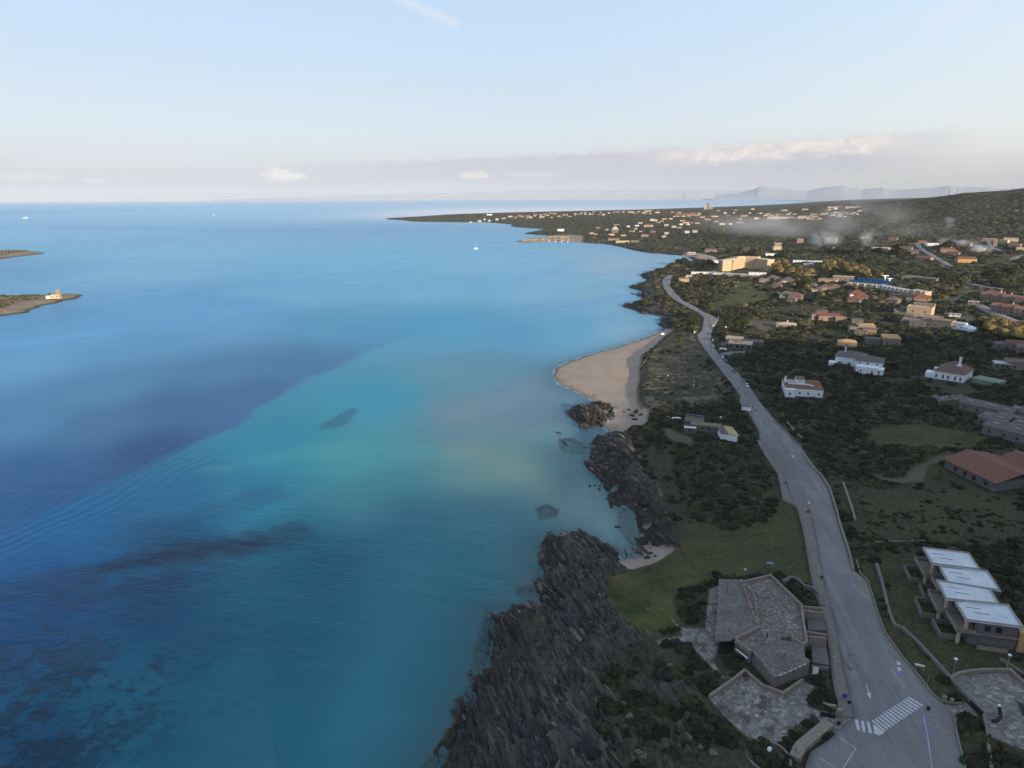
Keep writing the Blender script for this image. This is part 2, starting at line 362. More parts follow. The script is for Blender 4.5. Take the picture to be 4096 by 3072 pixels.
SUBR = [PW(p, -1) for p in ([(2240,1765),(2290,1760),(2345,1790),(2352,1815),(2300,1828),(2250,1812)], [(2150,2045),(2185,2030),(2230,2050),(2215,2080),(2165,2085)],
   [(2465,2035),(2530,2050),(2560,2120),(2560,2200),(2520,2190),(2480,2130)], [(1945,2440),(1920,2568),(1890,2610),(1905,2673),(1865,2700),(1900,2768),(1825,2800),(1838,2883),(1788,2946),(1740,3020),(1690,3072),(1650,3150),(1780,3150),(1850,3000),(1900,2850),(1920,2789),(1931,2700),(1990,2600),(1990,2500),(1970,2460)],
   [(2110,2345),(2195,2400),(2150,2422),(2075,2400),(2060,2365)], [(2020,2495),(2080,2440),(2230,2440),(2200,2500),(2060,2600)])]
LAWN = HP([(2425,2320),(2514,2286),(2640,2240),(2712,2200),(2790,2290),(2870,2320),(2700,2350),(2690,2400),(2700,2440),(2735,2500),(2700,2520),(2640,2545),(2590,2545),(2500,2480),(2440,2410)])
FIELD = HP([(2712,2200),(2740,2100),(2900,2030),(3060,1960),(3120,2000),(3190,2040),(3212,2125),(3232,2240),(3245,2340),(3180,2330),(3080,2290),(2960,2310),(2800,2290)])
MEADOW = HP([(3460,1745),(3520,1705),(3640,1695),(3800,1712),(3940,1750),(3900,1790),(3700,1800),(3500,1775)])
MEADOW2 = HP([(3330,1900),(3500,1950),(3700,1960),(3960,1960),(4080,1960),(4080,2160),(3700,2170),(3450,2150),(3400,2100)])
MEADOW3 = HP([(3440,2290),(3500,2230),(3640,2200),(3700,2230),(3760,2400),(3900,2560),(4096,2660),(4096,2740),(4030,2690),(3840,2700),(3800,2720),(3760,2790),(3680,2700),(3560,2550),(3505,2400)])
MEADOW4 = HP([(2950,1130),(3010,1122),(3070,1145),(3068,1215),(3010,1220),(2950,1215),(2880,1235),(2850,1225),(2880,1210),(2940,1170)])
MEADOW5 = HP([(3870,1055),(3960,1050),(4040,1045),(4040,1058),(3960,1064),(3880,1072)])
PAVE = [HP(p) for p in ([(2837,2794),(2942,2720),(2979,2689),(3047,2747),(3131,2781),(3210,2726),(3257,2747),(3226,2794),(3231,2831),(3320,2852),(3350,2900),(3257,2878),(3168,2936),(3136,2975),(3047,2957),(3005,2973),(2894,2862)],
  [(2679,2463),(2721,2510),(2821,2515),(2838,2360),(2878,2340),(2878,2568),(2852,2647),(2894,2705),(2936,2715),(2884,2713),(2758,2573),(2632,2579),(2626,2557),(2731,2542)],
  [(3803,2722),(3839,2698),(4039,2689),(4096,2745),(4250,2860),(4250,3000),(4096,3000),(3961,2945),(3925,2860)],
  [(3712,2789),(3760,2812),(3834,2822),(3866,2812),(3915,2862),(3834,2867),(3822,2885),(3790,2880)],
  [(3320,2852),(3357,2852),(3415,2878),(3347,2935),(3300,2900)])]
GRAVEL = [HP(p) for p in ([(3478,1890),(3557,1914),(3619,1912),(3655,1872),(3720,1836),(3768,1818),(3990,1815),(3990,1835),(3780,1838),(3713,1860),(3690,1925),(3600,1930),(3550,1924)],
  [(2995,1280),(3120,1285),(3150,1300),(3060,1330),(3030,1310)], [(2755,1775),(2690,1760),(2658,1738),(2665,1710),(2690,1720),(2760,1750),(2770,1765)],
  [(3795,1198),(3850,1174),(3880,1155),(3945,1158),(3870,1168),(3838,1192),(3812,1210)], [(3810,1258),(3890,1262),(3900,1285),(3840,1280)],
  [(3810,2905),(3830,2900),(3835,3040),(3815,3040)])]
LIGHTG = [HP(p) for p in ([(3810,1160),(3870,1150),(3960,1160),(3900,1172),(3830,1180)], [(3930,1222),(3985,1222),(3985,1234),(3930,1232)], [(3735,1195),(3780,1195),(3790,1210),(3750,1208)])]
# ------------------------------------------------------------------ carriageways
RL = [(1096,2677),(1110,2655),(1123,2648),(1148,2652),(1181,2674),(1203,2703),(1231,2753),(1253,2797),(1271,2815),(1289,2811),(1322,2807),(1340,2786),(1352,2790),(1376,2804),(1405,2826),(1474,2880),(1535,2927),(1584,2962),(1603,2958),
  (1630,2970),(1652,2995),(1723,3036),(1751,3037),(1821,3080),(1912,3139),(1974,3155),(2010,3174),(2021,3229),(2072,3245),(2209,3272),(2350,3300),(2489,3336),(2636,3362),(2752,3389),(2878,3415),(2915,3360),(2960,3320),(3010,3240),(3072,3220),(3200,3200)]
RR = [(1096,2692),(1119,2683),(1145,2679),(1174,2703),(1203,2731),(1224,2775),(1250,2815),(1259,2844),(1279,2873),(1300,2862),(1318,2848),(1358,2842),(1391,2856),(1427,2883),(1452,2905),(1485,2945),(1550,2999),(1625,3052),
  (1706,3125),(1798,3210),(1896,3280),(1955,3315),(2100,3358),(2225,3398),(2283,3415),(2325,3467),(2389,3489),(2461,3511),(2534,3539),(2634,3611),(2711,3678),(2778,3728),(2830,3790),(2878,3820),(2956,3834),(3039,3856),(3200,3890)]
SO_ = [(1763,3026),(1818,3057),(1892,3108),(1935,3119),(2002,3131),(2016,3168),(2030,3188),(2123,3213),(2241,3233),(2346,3252),(2437,3283),(2557,3310),(2663,3320),(2752,3336),(2852,3357),(2878,3362)]
def ip(T, y): return np.interp(y, [t[0] for t in T], [t[1] for t in T])
def strip(A, B, ys, n, dz):
    """road sheet lofted between two edge lines, draped on the ground"""
    a = np.array([ip(A, y) for y in ys]); b = np.array([ip(B, y) for y in ys]); ax, ay, _ = hit(a, ys); bx, by, _ = hit(b, ys)
    t = np.linspace(0, 1, n+1)[None, :]
    X = ax[:, None]*(1-t)+bx[:, None]*t; Y = ay[:, None]*(1-t)+by[:, None]*t
    Z = H(X.ravel(), Y.ravel()).reshape(X.shape)+dz
    return X, Y, Z
def gridmesh(name, X, Y, Z, mat, skirt=0, kind='structure', parent=None):
    m, n = X.shape
    V = np.stack([X.ravel(), Y.ravel(), Z.ravel()], 1); I = np.arange(m*n).reshape(m, n)
    Fc = np.stack([I[:-1, :-1].ravel(), I[1:, :-1].ravel(), I[1:, 1:].ravel(), I[:-1, 1:].ravel()], 1)
    if skirt:
        rim = np.concatenate([I[0, :], I[1:, -1], I[-1, -2::-1], I[-2:0:-1, 0]]); k = len(rim); low = V[rim].copy(); low[:, 2] -= skirt
        V = np.concatenate([V, low]); q = np.arange(k)+m*n
        Fc = np.concatenate([Fc, np.stack([rim, np.roll(rim, -1), np.roll(q, -1), q], 1)])
    me = npmesh(name, V, Fc); o = link(name, me, mat, parent)
    # make the top face up
    nz = me.polygons[0].normal.z
    if nz < 0: me.flip_normals()
    if kind: o['kind'] = kind
    return o
ysR = np.concatenate([np.arange(1096, 1600, 4), np.arange(1600, 2100, 8), np.arange(2100, 3201, 14)]).astype(float)
RX, RY, RZ = strip(RL, RR, ysR, 10, .12)
ROAD3 = (RX, RY, RZ)
ROADP = list(zip(RX[:, 0], RY[:, 0]))+list(zip(RX[::-1, -1], RY[::-1, -1]))
ysS = np.concatenate([np.arange(1763, 2100, 6), np.arange(2100, 2879, 10)]).astype(float)
SX, SY, SZ = strip(SO_, RL, ysS, 3, .27)
WALKP = list(zip(SX[:, 0], SY[:, 0]))+list(zip(SX[::-1, -1], SY[::-1, -1]))
def line_strip(pts, w, dz=.12):
    P = HP(pts); P = [np.array(p) for p in P]; out = []
    for i in range(len(P)-1):
        n = max(2, int(np.hypot(*(P[i+1]-P[i]))/12)); out += [P[i]+(P[i+1]-P[i])*k/n for k in range(n)]
    out.append(P[-1]); out = np.array(out); t = np.gradient(out, axis=0); t /= np.hypot(t[:, 0], t[:, 1])[:, None]+1e-9
    nn = np.stack([-t[:, 1], t[:, 0]], 1); s = np.linspace(-.5, .5, 5)*w
    X = out[:, 0:1]+nn[:, 0:1]*s; Y = out[:, 1:2]+nn[:, 1:2]*s; Z = H(X.ravel(), Y.ravel()).reshape(X.shape)+dz
    poly = list(zip(X[:, 0], Y[:, 0]))+list(zip(X[::-1, -1], Y[::-1, -1]))
    return X, Y, Z, poly
LANES = [line_strip([(3660,970),(3690,1000),(3750,1035),(3790,1058),(3812,1068)], 9), line_strip([(3868,1132),(3930,1145),(4000,1155),(4130,1178)], 8),
  line_strip([(3905,1215),(3960,1245),(4020,1270),(4130,1310)], 9), line_strip([(3950,950),(3955,975),(3965,990),(4010,1005)], 7), line_strip([(4040,1040),(4070,1025),(4120,1018)], 10),
  line_strip([(2885,1418),(2930,1410),(2985,1408)], 6), line_strip([(2862,990),(2900,998),(2980,1015)], 6)]
PAVED_ALL = [ROADP, WALKP]+[l[3] for l in LANES]
NOVEG = [ROADP, WALKP, BEACH, BEACH2, BEACH3, LAWN]+[l[3] for l in LANES]+PAVE+GRAVEL      # polygons without bushes; buildings add theirs
# ------------------------------------------------------------------ materials of the ground
def ground_mat():
    m, nt, b = newmat('ground'); co = objco(nt)
    A = N(nt, 'ShaderNodeAttribute', attribute_name='cov'); B = N(nt, 'ShaderNodeAttribute', attribute_name='cov2')
    s1 = N(nt, 'ShaderNodeSeparateColor'); nt.links.new(A.outputs['Color'], s1.inputs[0]); s2 = N(nt, 'ShaderNodeSeparateColor'); nt.links.new(B.outputs['Color'], s2.inputs[0])
    nf = noise(nt, .9, 8, .7, co); nb = noise(nt, .08, 6, .6, co); nm = noise(nt, .3, 6, .65, co); nfar = noise(nt, .02, 8, .68, co)
    soil = ramp(nt, nf, [(.3, (.022, .022, .012, 1)), (.52, (.048, .046, .024, 1)), (.72, (.115, .10, .062, 1))])
    scrub = ramp(nt, mth(nt, 'ADD', mth(nt, 'MULTIPLY', nm, .5), mth(nt, 'MULTIPLY', nfar, .5)), [(.38, (.016, .021, .010, 1)), (.5, (.036, .038, .018, 1)), (.62, (.085, .072, .036, 1))])
    col = mix(nt, s2.outputs['Blue'], soil, scrub)
    grass = ramp(nt, mth(nt, 'ADD', mth(nt, 'MULTIPLY', nb, .55), mth(nt, 'MULTIPLY', nf, .45)), [(.36, (.022, .030, .011, 1)), (.47, (.048, .058, .017, 1)), (.56, (.082, .082, .026, 1)), (.68, (.14, .115, .045, 1))])
    col = mix(nt, s1.outputs['Blue'], col, grass)
    sand = ramp(nt, mth(nt, 'ADD', mth(nt, 'MULTIPLY', nb, .6), mth(nt, 'MULTIPLY', nf, .4)), [(.3, (.27, .21, .158, 1)), (.5, (.34, .272, .208, 1)), (.7, (.40, .325, .25, 1))])
    sz = N(nt, 'ShaderNodeSeparateXYZ'); nt.links.new(co, sz.inputs[0]); sand = mix(nt, ramp(nt, sz.outputs['Z'], [(.10, .75), (.42, 0.0)]), sand, (.20, .155, .12, 1))
    col = mix(nt, s1.outputs['Red'], col, sand)
    # strata: long streaks following the bedding of the shale
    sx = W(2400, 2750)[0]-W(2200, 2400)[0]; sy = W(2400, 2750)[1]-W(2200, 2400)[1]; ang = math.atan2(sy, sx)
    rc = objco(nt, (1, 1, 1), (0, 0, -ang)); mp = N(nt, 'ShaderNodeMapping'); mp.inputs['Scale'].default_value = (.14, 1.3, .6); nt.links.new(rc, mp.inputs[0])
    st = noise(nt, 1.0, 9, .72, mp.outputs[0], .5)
    rock = ramp(nt, mth(nt, 'ADD', mth(nt, 'MULTIPLY', nm, .22), mth(nt, 'MULTIPLY', st, .55)) if False else mth(nt, 'ADD', mth(nt, 'MULTIPLY', st, .75), mth(nt, 'MULTIPLY', nf, .25)), [(.34, (.014, .013, .012, 1)), (.46, (.040, .036, .032, 1)), (.55, (.115, .096, .080, 1)), (.64, (.22, .18, .145, 1)), (.74, (.38, .32, .26, 1))])  # streak contrast raised: pale crests and dark troughs stand in for weak relief shading
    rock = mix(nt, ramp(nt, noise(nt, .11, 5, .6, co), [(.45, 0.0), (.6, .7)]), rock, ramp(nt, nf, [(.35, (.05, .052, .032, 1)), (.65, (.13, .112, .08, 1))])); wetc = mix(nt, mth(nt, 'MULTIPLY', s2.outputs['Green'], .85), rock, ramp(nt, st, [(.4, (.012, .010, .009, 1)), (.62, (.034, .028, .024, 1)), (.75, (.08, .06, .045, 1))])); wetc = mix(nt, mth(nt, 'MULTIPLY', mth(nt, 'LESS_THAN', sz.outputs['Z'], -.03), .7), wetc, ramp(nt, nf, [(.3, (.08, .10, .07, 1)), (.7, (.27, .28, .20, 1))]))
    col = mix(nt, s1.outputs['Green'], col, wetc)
    # stone paving
    vo = N(nt, 'ShaderNodeTexVoronoi'); vo.inputs['Scale'].default_value = 1.25; nt.links.new(co, vo.inputs['Vector'])
    ve = N(nt, 'ShaderNodeTexVoronoi', feature='DISTANCE_TO_EDGE'); ve.inputs['Scale'].default_value = 1.25; nt.links.new(co, ve.inputs['Vector'])
    sc_ = N(nt, 'ShaderNodeSeparateColor'); nt.links.new(vo.outputs['Color'], sc_.inputs[0])
    pv = ramp(nt, sc_.outputs[0], [(0, (.15, .135, .12, 1)), (.5, (.24, .215, .19, 1)), (.85, (.32, .29, .26, 1)), (1, (.44, .41, .37, 1))])
    pv = mix(nt, ramp(nt, ve.outputs['Distance'], [(.0, .75), (.06, 0.0)]), pv, (.07, .065, .05, 1)); pv = mix(nt, mth(nt, 'MULTIPLY', nb, .5), pv, (.12, .115, .10, 1))
    col = mix(nt, s2.outputs['Red'], col, pv)
    nt.links.new(col, b.inputs['Base Color']); b.inputs['Roughness'].default_value = .93; b.inputs['Specular IOR Level'].default_value = .2
    hgt = mth(nt, 'ADD', mth(nt, 'MULTIPLY', mth(nt, 'MULTIPLY', st, s1.outputs['Green']), 2.2), nf)
    bump(nt, b, hgt, .7, .35)
    return m
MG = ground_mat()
def cover(x, y, d, z):
    """(sand, rock, grass), (paved, wet, scrub floor)"""
    n = len(x); cov = np.zeros((n, 3)); cov2 = np.zeros((n, 3)); r = np.hypot(x, y)
    nz = fbm(x/6, y/6, 5, 4); nz2 = fbm(x/1.7, y/1.7, 9, 4); nz3 = fbm(x/25, y/25, 15, 4)
    def pm(P, w):
        P = np.array(P); out = np.zeros(n); mn = P.min(0)-w*3; mx = P.max(0)+w*3
        k = (x > mn[0]) & (x < mx[0]) & (y > mn[1]) & (y < mx[1])
        if k.any(): out[k] = sstep(sdist(x[k], y[k], P)+(nz2[k]-.5)*w*1.5, -w, w)
        return out
    sand = np.maximum(pm(BEACH, 1.6), np.maximum(pm(BEACH2, .8), pm(BEACH3, 3)))
    for P in GRAVEL: sand = np.maximum(sand, pm(P, .7)*.2)
    rock = np.maximum.reduce([pm(ROCK1, 2.5), pm(ROCK2, 2), pm(ROCK3, 1.2)*(nz2 > .38), pm(ROCK4, 3)]+[pm(P, 1) for P in SUBR])
    rb = pm(ROCK1B, 2.5); rock = np.maximum(rock, rb*sstep(fbm(x/5, y/5, 33, 4)+.1*(nz2-.5), .42, .56))
    rock = rock*(1-.75*sstep(d, 20, 42)*sstep(fbm(x/8, y/8, 35, 4), .38, .55)*(y < 330)*(x < 75))
    # a rocky rim along every other shore
    wide = lambda P, a, b_: sstep(sdist(x, y, np.array(P)), -a, -b_)
    sand = np.maximum(sand, .75*pm(MARINA, 6)); nb_ = np.maximum.reduce([wide(BEACH, 9, 4), wide(BEACH2, 5, 2), wide(MARINA, 12, 4)])
    rim = sstep(-d, -9-nz3*14, -1)*sstep(d, -6, 0)*(1-sand)*(r > 250)*(1-nb_); rock = np.maximum(rock, rim)
    # shallow sea floor is sand
    sand = np.where(d < -.3, np.maximum(sand, 1-rock), sand)
    # dunes between the beach and the road: bare sandy patches
    du = DUNE_M(x, y)*sstep(nz*.6+nz2*.4, .50, .70)*.36; sand = np.maximum(sand, du)
    berm = sstep(np.abs(d-6.5-2*nz), 1.6, .5)*pm(BEACH, 1)*(y > 395)*(x < 70); rock = np.maximum(rock, berm*.22)
    pocket = pm(ROCK2, 1)*sstep(-d, -14, -3)*sstep(fbm(x/3, y/3, 77, 3), .62, .7)*.8; sand = np.maximum(sand, pocket); rock = rock*(1-pocket)
    grass = np.maximum.reduce([pm(LAWN, 1), pm(FIELD, 2)*.6, pm(MEADOW, 3)*.7, pm(MEADOW2, 5)*.28, pm(MEADOW3, 2)*.38, pm(MEADOW4, 3), pm(MEADOW5, 3)]+[pm(P, 2) for P in LIGHTG])
    pv = np.maximum.reduce([pm(P, .15) for P in PAVE])
    pv = pv*(1-.6*(fbm(x/2.2, y/2.2, 61, 3) > .62)*(x < 60))
    path = np.zeros(n); k = (r < 330) & (x > 0) & (x < 120)
    if k.any(): path[k] = sstep(-segdist(x[k], y[k], PATHC, False), -1.1, -.4)
    sand = np.maximum(sand, path*.35); rock = rock*(1-path)
    rock = np.where(sand > .5, np.minimum(rock, 1-sand+pm(ROCK3, 1)), rock)
    cov[:, 0] = sand; cov[:, 1] = rock; cov[:, 2] = grass
    cov2[:, 0] = pv; cov2[:, 1] = np.maximum(sstep(z, 1.2, .1)*sstep(fbm(x/3, y/3, 21, 3), .2, .6), sstep(d+(nz3-.5)*20+(nz2-.5)*6, 11, 3)*.75); cov2[:, 2] = sstep(r, 450, 1200)
    return cov, cov2
MARINA = PW([(2055,968),(2080,960),(2120,952),(2200,946),(2260,944),(2330,950),(2330,974),(2250,971),(2130,973)], 1)
NOVEG.append(MARINA)
DUNEP = HP([(2693,1322),(2786,1345),(2840,1460),(2920,1560),(2900,1600),(2800,1630),(2700,1640),(2600,1650),(2567,1637),(2548,1565),(2556,1481),(2600,1410)])
def DUNE_M(x, y):
    out = np.zeros(len(x)); P = np.array(DUNEP); mn = P.min(0)-20; mx = P.max(0)+20; k = (x > mn[0]) & (x < mx[0]) & (y > mn[1]) & (y < mx[1])
    if k.any(): out[k] = sstep(sdist(x[k], y[k], P), -4, 4)
    return out
SANG = math.atan2(W(2400, 2750)[1]-W(2200, 2400)[1], W(2400, 2750)[0]-W(2200, 2400)[0])
def strata(x, y):
    """ridged bedding: long along the dip line, sharp across it"""
    u = x*math.cos(SANG)+y*math.sin(SANG); v = -x*math.sin(SANG)+y*math.cos(SANG)
    u = u+6*fbm(x/14, y/14, 3, 2); v = v+2.5*fbm(x/11, y/11, 4, 2)
    a = 0
    for k, (su, sv, w) in enumerate(((34, 8.5, 1.5), (16, 3.4, .9), (7, 1.3, .5), (3, .6, .28))):
        q = vn(u/su, v/sv, 40+k); a = a+w*(1-abs(2*q-1))**1.5
    return a-1.25
def detail(x, y, d, cov, cov2, z):
    r = np.hypot(x, y)
    z = z + (fbm(x/4, y/4, 8, 3)-.5)*.35*(1-cov2[:, 0])*(1-cov[:, 0])*sstep(d, 0, 4)
    big = fbm(x/22, y/22, 12, 3)
    rk = cov[:, 1]
    z = z + rk*np.where(d > -60, (strata(x, y)*1.9+(big-.45)*6.5*sstep(d, 0, 10)*(r < 400)), 0)*np.where(d > 0, 1, .8)
    for P in SUBR:
        P = np.array(P); k = (d < 1) & (x > P[:, 0].min()-3) & (x < P[:, 0].max()+3) & (y > P[:, 1].min()-3) & (y < P[:, 1].max()+3)
        if k.any():
            s_ = sstep(sdist(x[k], y[k], P)+(fbm(x[k]/3, y[k]/3, 66, 3)-.5)*5, -1, 2); z[k] = z[k]*(1-s_)+s_*(-.5+.45*strata(x[k], y[k]))
    z = np.where((d < 0) & (rk < .3), np.minimum(z, -.25), z)
    return z
def build_ground():
    R1 = 62*np.exp(np.arange(0, 600)*.0034); R1 = R1[R1 < 420]; R2 = R1[-1]*np.exp(np.arange(1, 470)*.0085); R2 = R2[R2 < 15000]
    R = np.concatenate([R1, R2]); T = np.concatenate([np.linspace(-24, 48, 690), np.linspace(48.5, 70, 26)])*math.pi/180
    th, rr = np.meshgrid(T, R); x = (rr*np.sin(th)).ravel(); y = (rr*np.cos(th)).ravel()
    d = coastd(x, y); z = Hd(x, y, d); cov, cov2 = cover(x, y, d, z); z = detail(x, y, d, cov, cov2, z)
    far = np.hypot(x, y) > 700
    z = z+np.where(far & (d > 10), (fbm(x/60, y/60, 90, 3)-.5)*4, 0)
    # keep the ground under roads, pavements and the plinths of buildings
    for P in PAVED_ALL+FLATTEN:
        P = np.array(P); mn = P.min(0)-8; mx = P.max(0)+8; k = np.where((x > mn[0]) & (x < mx[0]) & (y > mn[1]) & (y < mx[1]))[0]
        if len(k):
            s = sstep(sdist(x[k], y[k], P), -3.0, -.3) if False else sstep(sdist(x[k], y[k], P), -2.2-np.hypot(x[k], y[k])*.006, -.1)
            flat = Hd(x[k], y[k], d[k])-.22-.0006*np.hypot(x[k], y[k]); z[k] = z[k]*(1-s)+np.minimum(z[k], flat)*s
    for P in PAVE:
        P = np.array(P); mn = P.min(0)-4; mx = P.max(0)+4; k = np.where((x > mn[0]) & (x < mx[0]) & (y > mn[1]) & (y < mx[1]))[0]
        if len(k):
            s = sstep(sdist(x[k], y[k], P), -1, .5); z[k] = z[k]*(1-s)+Hd(x[k], y[k], d[k])*s
    m, n = th.shape; I = np.arange(m*n).reshape(m, n)
    Fc = np.stack([I[:-1, :-1].ravel(), I[1:, :-1].ravel(), I[1:, 1:].ravel(), I[:-1, 1:].ravel()], 1)
    keep = (d.reshape(-1)[Fc].max(1) > -75); Fc = Fc[keep][:, ::-1]
    used = np.unique(Fc); mp = -np.ones(m*n, int); mp[used] = np.arange(len(used)); Fc = mp[Fc]
    V = np.stack([x, y, z], 1)[used]
    me = npmesh('ground', V, Fc, attrs={'cov': cov[used], 'cov2': cov2[used]}, smooth=False)
    o = link('ground', me, MG); o['kind'] = 'structure'; return o
FLATTEN = []
# ------------------------------------------------------------------ hill behind the viewpoint, which throws the evening shade
def build_back_hill():
    s = -sd[:2]/np.hypot(*sd[:2]); tn = math.tan(SUN_EL); nrm = np.array([-s[1], s[0]]); D0 = 560.0
    bp = SHADE_LINE; pts = [(p[0]*nrm[0]+p[1]*nrm[1], p[0]*s[0]+p[1]*s[1], q) for p, q in bp]; pts.sort()
    us = np.arange(-1500, 1900, 12.0); al = np.interp(us, [p[0] for p in pts], [p[1] for p in pts]); zz = np.interp(us, [p[0] for p in pts], [p[2] for p in pts])
    hr = (al+D0)*tn+zz+(fbm(us/40, us*0+3, 5, 4)-.5)*9+(fbm(us/14, us*0+8, 6, 3)-.5)*6
    ws = np.linspace(-1, 1, 41); V = []
    for i, u in enumerate(us):
        wd_ = 420*(.3+.7*hr[i]/200)
        for w in ws:
            a = -D0+w*wd_ if w < 0 else -D0+w*360
            hh = hr[i]*max(0, 1-abs(w)**1.25)+(vn(np.array([u/25]), np.array([a/25]), 7)[0]-.5)*8*(abs(w) > .1)*(abs(w) < .95)-3
            V.append((u*nrm[0]+a*s[0], u*nrm[1]+a*s[1], hh))
    m, n = len(us), len(ws); I = np.arange(m*n).reshape(m, n); Fc = np.stack([I[:-1, :-1].ravel(), I[1:, :-1].ravel(), I[1:, 1:].ravel(), I[:-1, 1:].ravel()], 1)
    V = np.array(V); z = np.zeros(len(V)); me = npmesh('hill', V, Fc, attrs={'cov': np.zeros((len(V), 3)), 'cov2': np.tile([0, 0, 1.], (len(V), 1))}); o = link('hill', me, MG); o['kind'] = 'structure'
    if me.polygons[0].normal.z < 0: me.flip_normals()
SHADE_LINE = [(W(600, 2500), 0), (W(1500, 2000), 0), (W(2050, 1850), 0), (W(2420, 1680), 0), (W(2490, 1500), 1), (W(2590, 1395), 2), (hit1(2760, 1330)[:2], 5), (hit1(2950, 1290)[:2], 5), (hit1(3250, 1330)[:2], 7), (hit1(3500, 1390)[:2], 7), (hit1(3750, 1330)[:2], 7), (hit1(4096, 1290)[:2], 7), (hit1(4400, 1290)[:2], 7)]
build_back_hill()
# ------------------------------------------------------------------ islets on the left
def islet(px, hgt, name='islet', cov=(.25, .35, .5)):
    P = PW(px); P = np.array(dense(P, 14)); rs = np.random.RandomState(5); P = P+rs.uniform(-2, 2, P.shape); c0 = P.min(0)-5; c1 = P.max(0)+5
    st = max((c1-c0).max()/220, 1.5); xs = np.arange(c0[0], c1[0], st); ys = np.arange(c0[1], c1[1], st); X, Y = np.meshgrid(xs, ys); x = X.ravel(); y = Y.ravel(); d = sdist(x, y, P)
    z = np.where(d > 0, hgt*(1-np.exp(-np.maximum(d, 0)/28))+.8*(1-np.exp(-np.maximum(d, 0)/4)), np.maximum(-3, d*.25))+(fbm(x/9, y/9, 2, 4)-.5)*1.8*(d > 2)
    n = len(x); cv = np.zeros((n, 3)); cv2 = np.zeros((n, 3)); q = fbm(x/20, y/20, 44, 4)
    cv[:, 2] = sstep(d, 10, 24)*sstep(q, .3, .55)*.55; cv[:, 1] = sstep(-d, -6, -2)*.6; cv[:, 0] = sstep(d, 1, 6)*.55*(1-.55*cv[:, 2])
    I = np.arange(n).reshape(X.shape); Fc = np.stack([I[:-1, :-1].ravel(), I[:-1, 1:].ravel(), I[1:, 1:].ravel(), I[1:, :-1].ravel()], 1); Fc = Fc[d[Fc].max(1) > -10]
    me = npmesh(name, np.stack([x, y, z], 1), Fc, attrs={'cov': cv, 'cov2': cv2}); o = link(name, me, MG); o['kind'] = 'structure'; return P
IS1 = islet([(-330,1210),(-100,1190),(0,1186),(194,1184),(244,1182),(334,1179),(320,1190),(303,1198),(262,1202),(226,1212),(170,1224),(127,1240),(122,1251),(60,1258),(0,1266),(-150,1280),(-330,1290)], 6.5)
IS2 = islet([(-300,1020),(-100,1014),(0,1012),(100,1011),(149,1011),(183,1012),(158,1017),(60,1028),(0,1037),(-120,1050),(-300,1062)], 9)
def H2(x, y, P, hgt):
    d = sdist(np.array([x]), np.array([y]), P)[0]; return hgt*(1-math.exp(-max(d, 0)/28))+.8
# ------------------------------------------------------------------ far land and mountains
MFAR = plain('far_hills', (.38, .40, .44, 1), (.30, .33, .36, 1), .0008, .95)  # pale blue-grey base puts part of the distance haze into the colour
def far_ridge(pts, r, back, name='mountains', depth=3500, amp=25):
    """pts: (px,py) skyline; built as a real ridge of hills at distance r"""
    xs = np.arange(pts[0][0], pts[-1][0]+1, 7.0); ys = np.interp(xs, [p[0] for p in pts], [p[1] for p in pts]); V = []; m = len(xs)
    ys = ys+(fbm(xs/60, xs*0, 3, 4)-.5)*5*np.clip((798-ys)/30, .1, 1)
    dr = rays(xs, ys); az = np.arctan2(dr[:, 0], dr[:, 1]); sl = dr[:, 2]/np.hypot(dr[:, 0], dr[:, 1]); hh = CAMZ+sl*r
    prof = [(-1, -.02), (-.92, .03), (-.6, .28), (-.3, .7), (-.1, .94), (0, 1), (.3, .7), (.7, .25), (1, -.05)]
    for j, (w, f) in enumerate(prof):
        rr = r+w*depth; nn = (fbm(xs/25+j*3, xs*0+j, 6, 3)-.5)*amp*(0 < f < .98)
        for i in range(m): V.append((rr*math.sin(az[i]), rr*math.cos(az[i]), max(hh[i], 6)*f+nn[i] if f > 0 else -5))
    n = m; I = np.arange(m*len(prof)).reshape(len(prof), m); Fc = np.stack([I[:-1, :-1].ravel(), I[:-1, 1:].ravel(), I[1:, 1:].ravel(), I[1:, :-1].ravel()], 1)
    me = npmesh(name, np.array(V), Fc); o = link(name, me, MFAR); o['kind'] = 'structure'
    return o
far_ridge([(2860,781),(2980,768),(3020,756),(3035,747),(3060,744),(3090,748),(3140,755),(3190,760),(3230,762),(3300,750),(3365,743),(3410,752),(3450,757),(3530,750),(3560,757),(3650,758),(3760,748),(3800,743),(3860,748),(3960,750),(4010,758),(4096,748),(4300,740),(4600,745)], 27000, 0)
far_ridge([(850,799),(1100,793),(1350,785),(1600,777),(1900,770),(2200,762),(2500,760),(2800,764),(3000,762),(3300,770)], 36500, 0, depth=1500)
def far_plain():
    V = []; Fc = []
    P = [(1800,798.5),(2100,797.5),(2500,796),(2800,794.5),(3000,796),(3287,811)]
    xs = np.arange(1750, 4700, 20.0); ys = np.interp(xs, [p[0] for p in P], [p[1] for p in P]); ys = ys+(fbm(xs/50, xs*0+1, 8, 3)-.5)*1.2
    a, b = Wv(xs, ys, 0); R = np.hypot(a, b); az = np.arctan2(a, b); m = len(xs)
    for k in (0, .02, 1):
        for i in range(m):
            r = R[i]+k*max(37000-R[i], 400); V.append((r*math.sin(az[i]), r*math.cos(az[i]), (-3, 9, 14)[(0, .02, 1).index(k)]))
    I = np.arange(3*m).reshape(3, m); Fc = np.stack([I[:-1, :-1].ravel(), I[:-1, 1:].ravel(), I[1:, 1:].ravel(), I[1:, :-1].ravel()], 1)
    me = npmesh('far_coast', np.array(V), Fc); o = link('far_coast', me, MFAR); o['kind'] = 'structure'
far_plain()
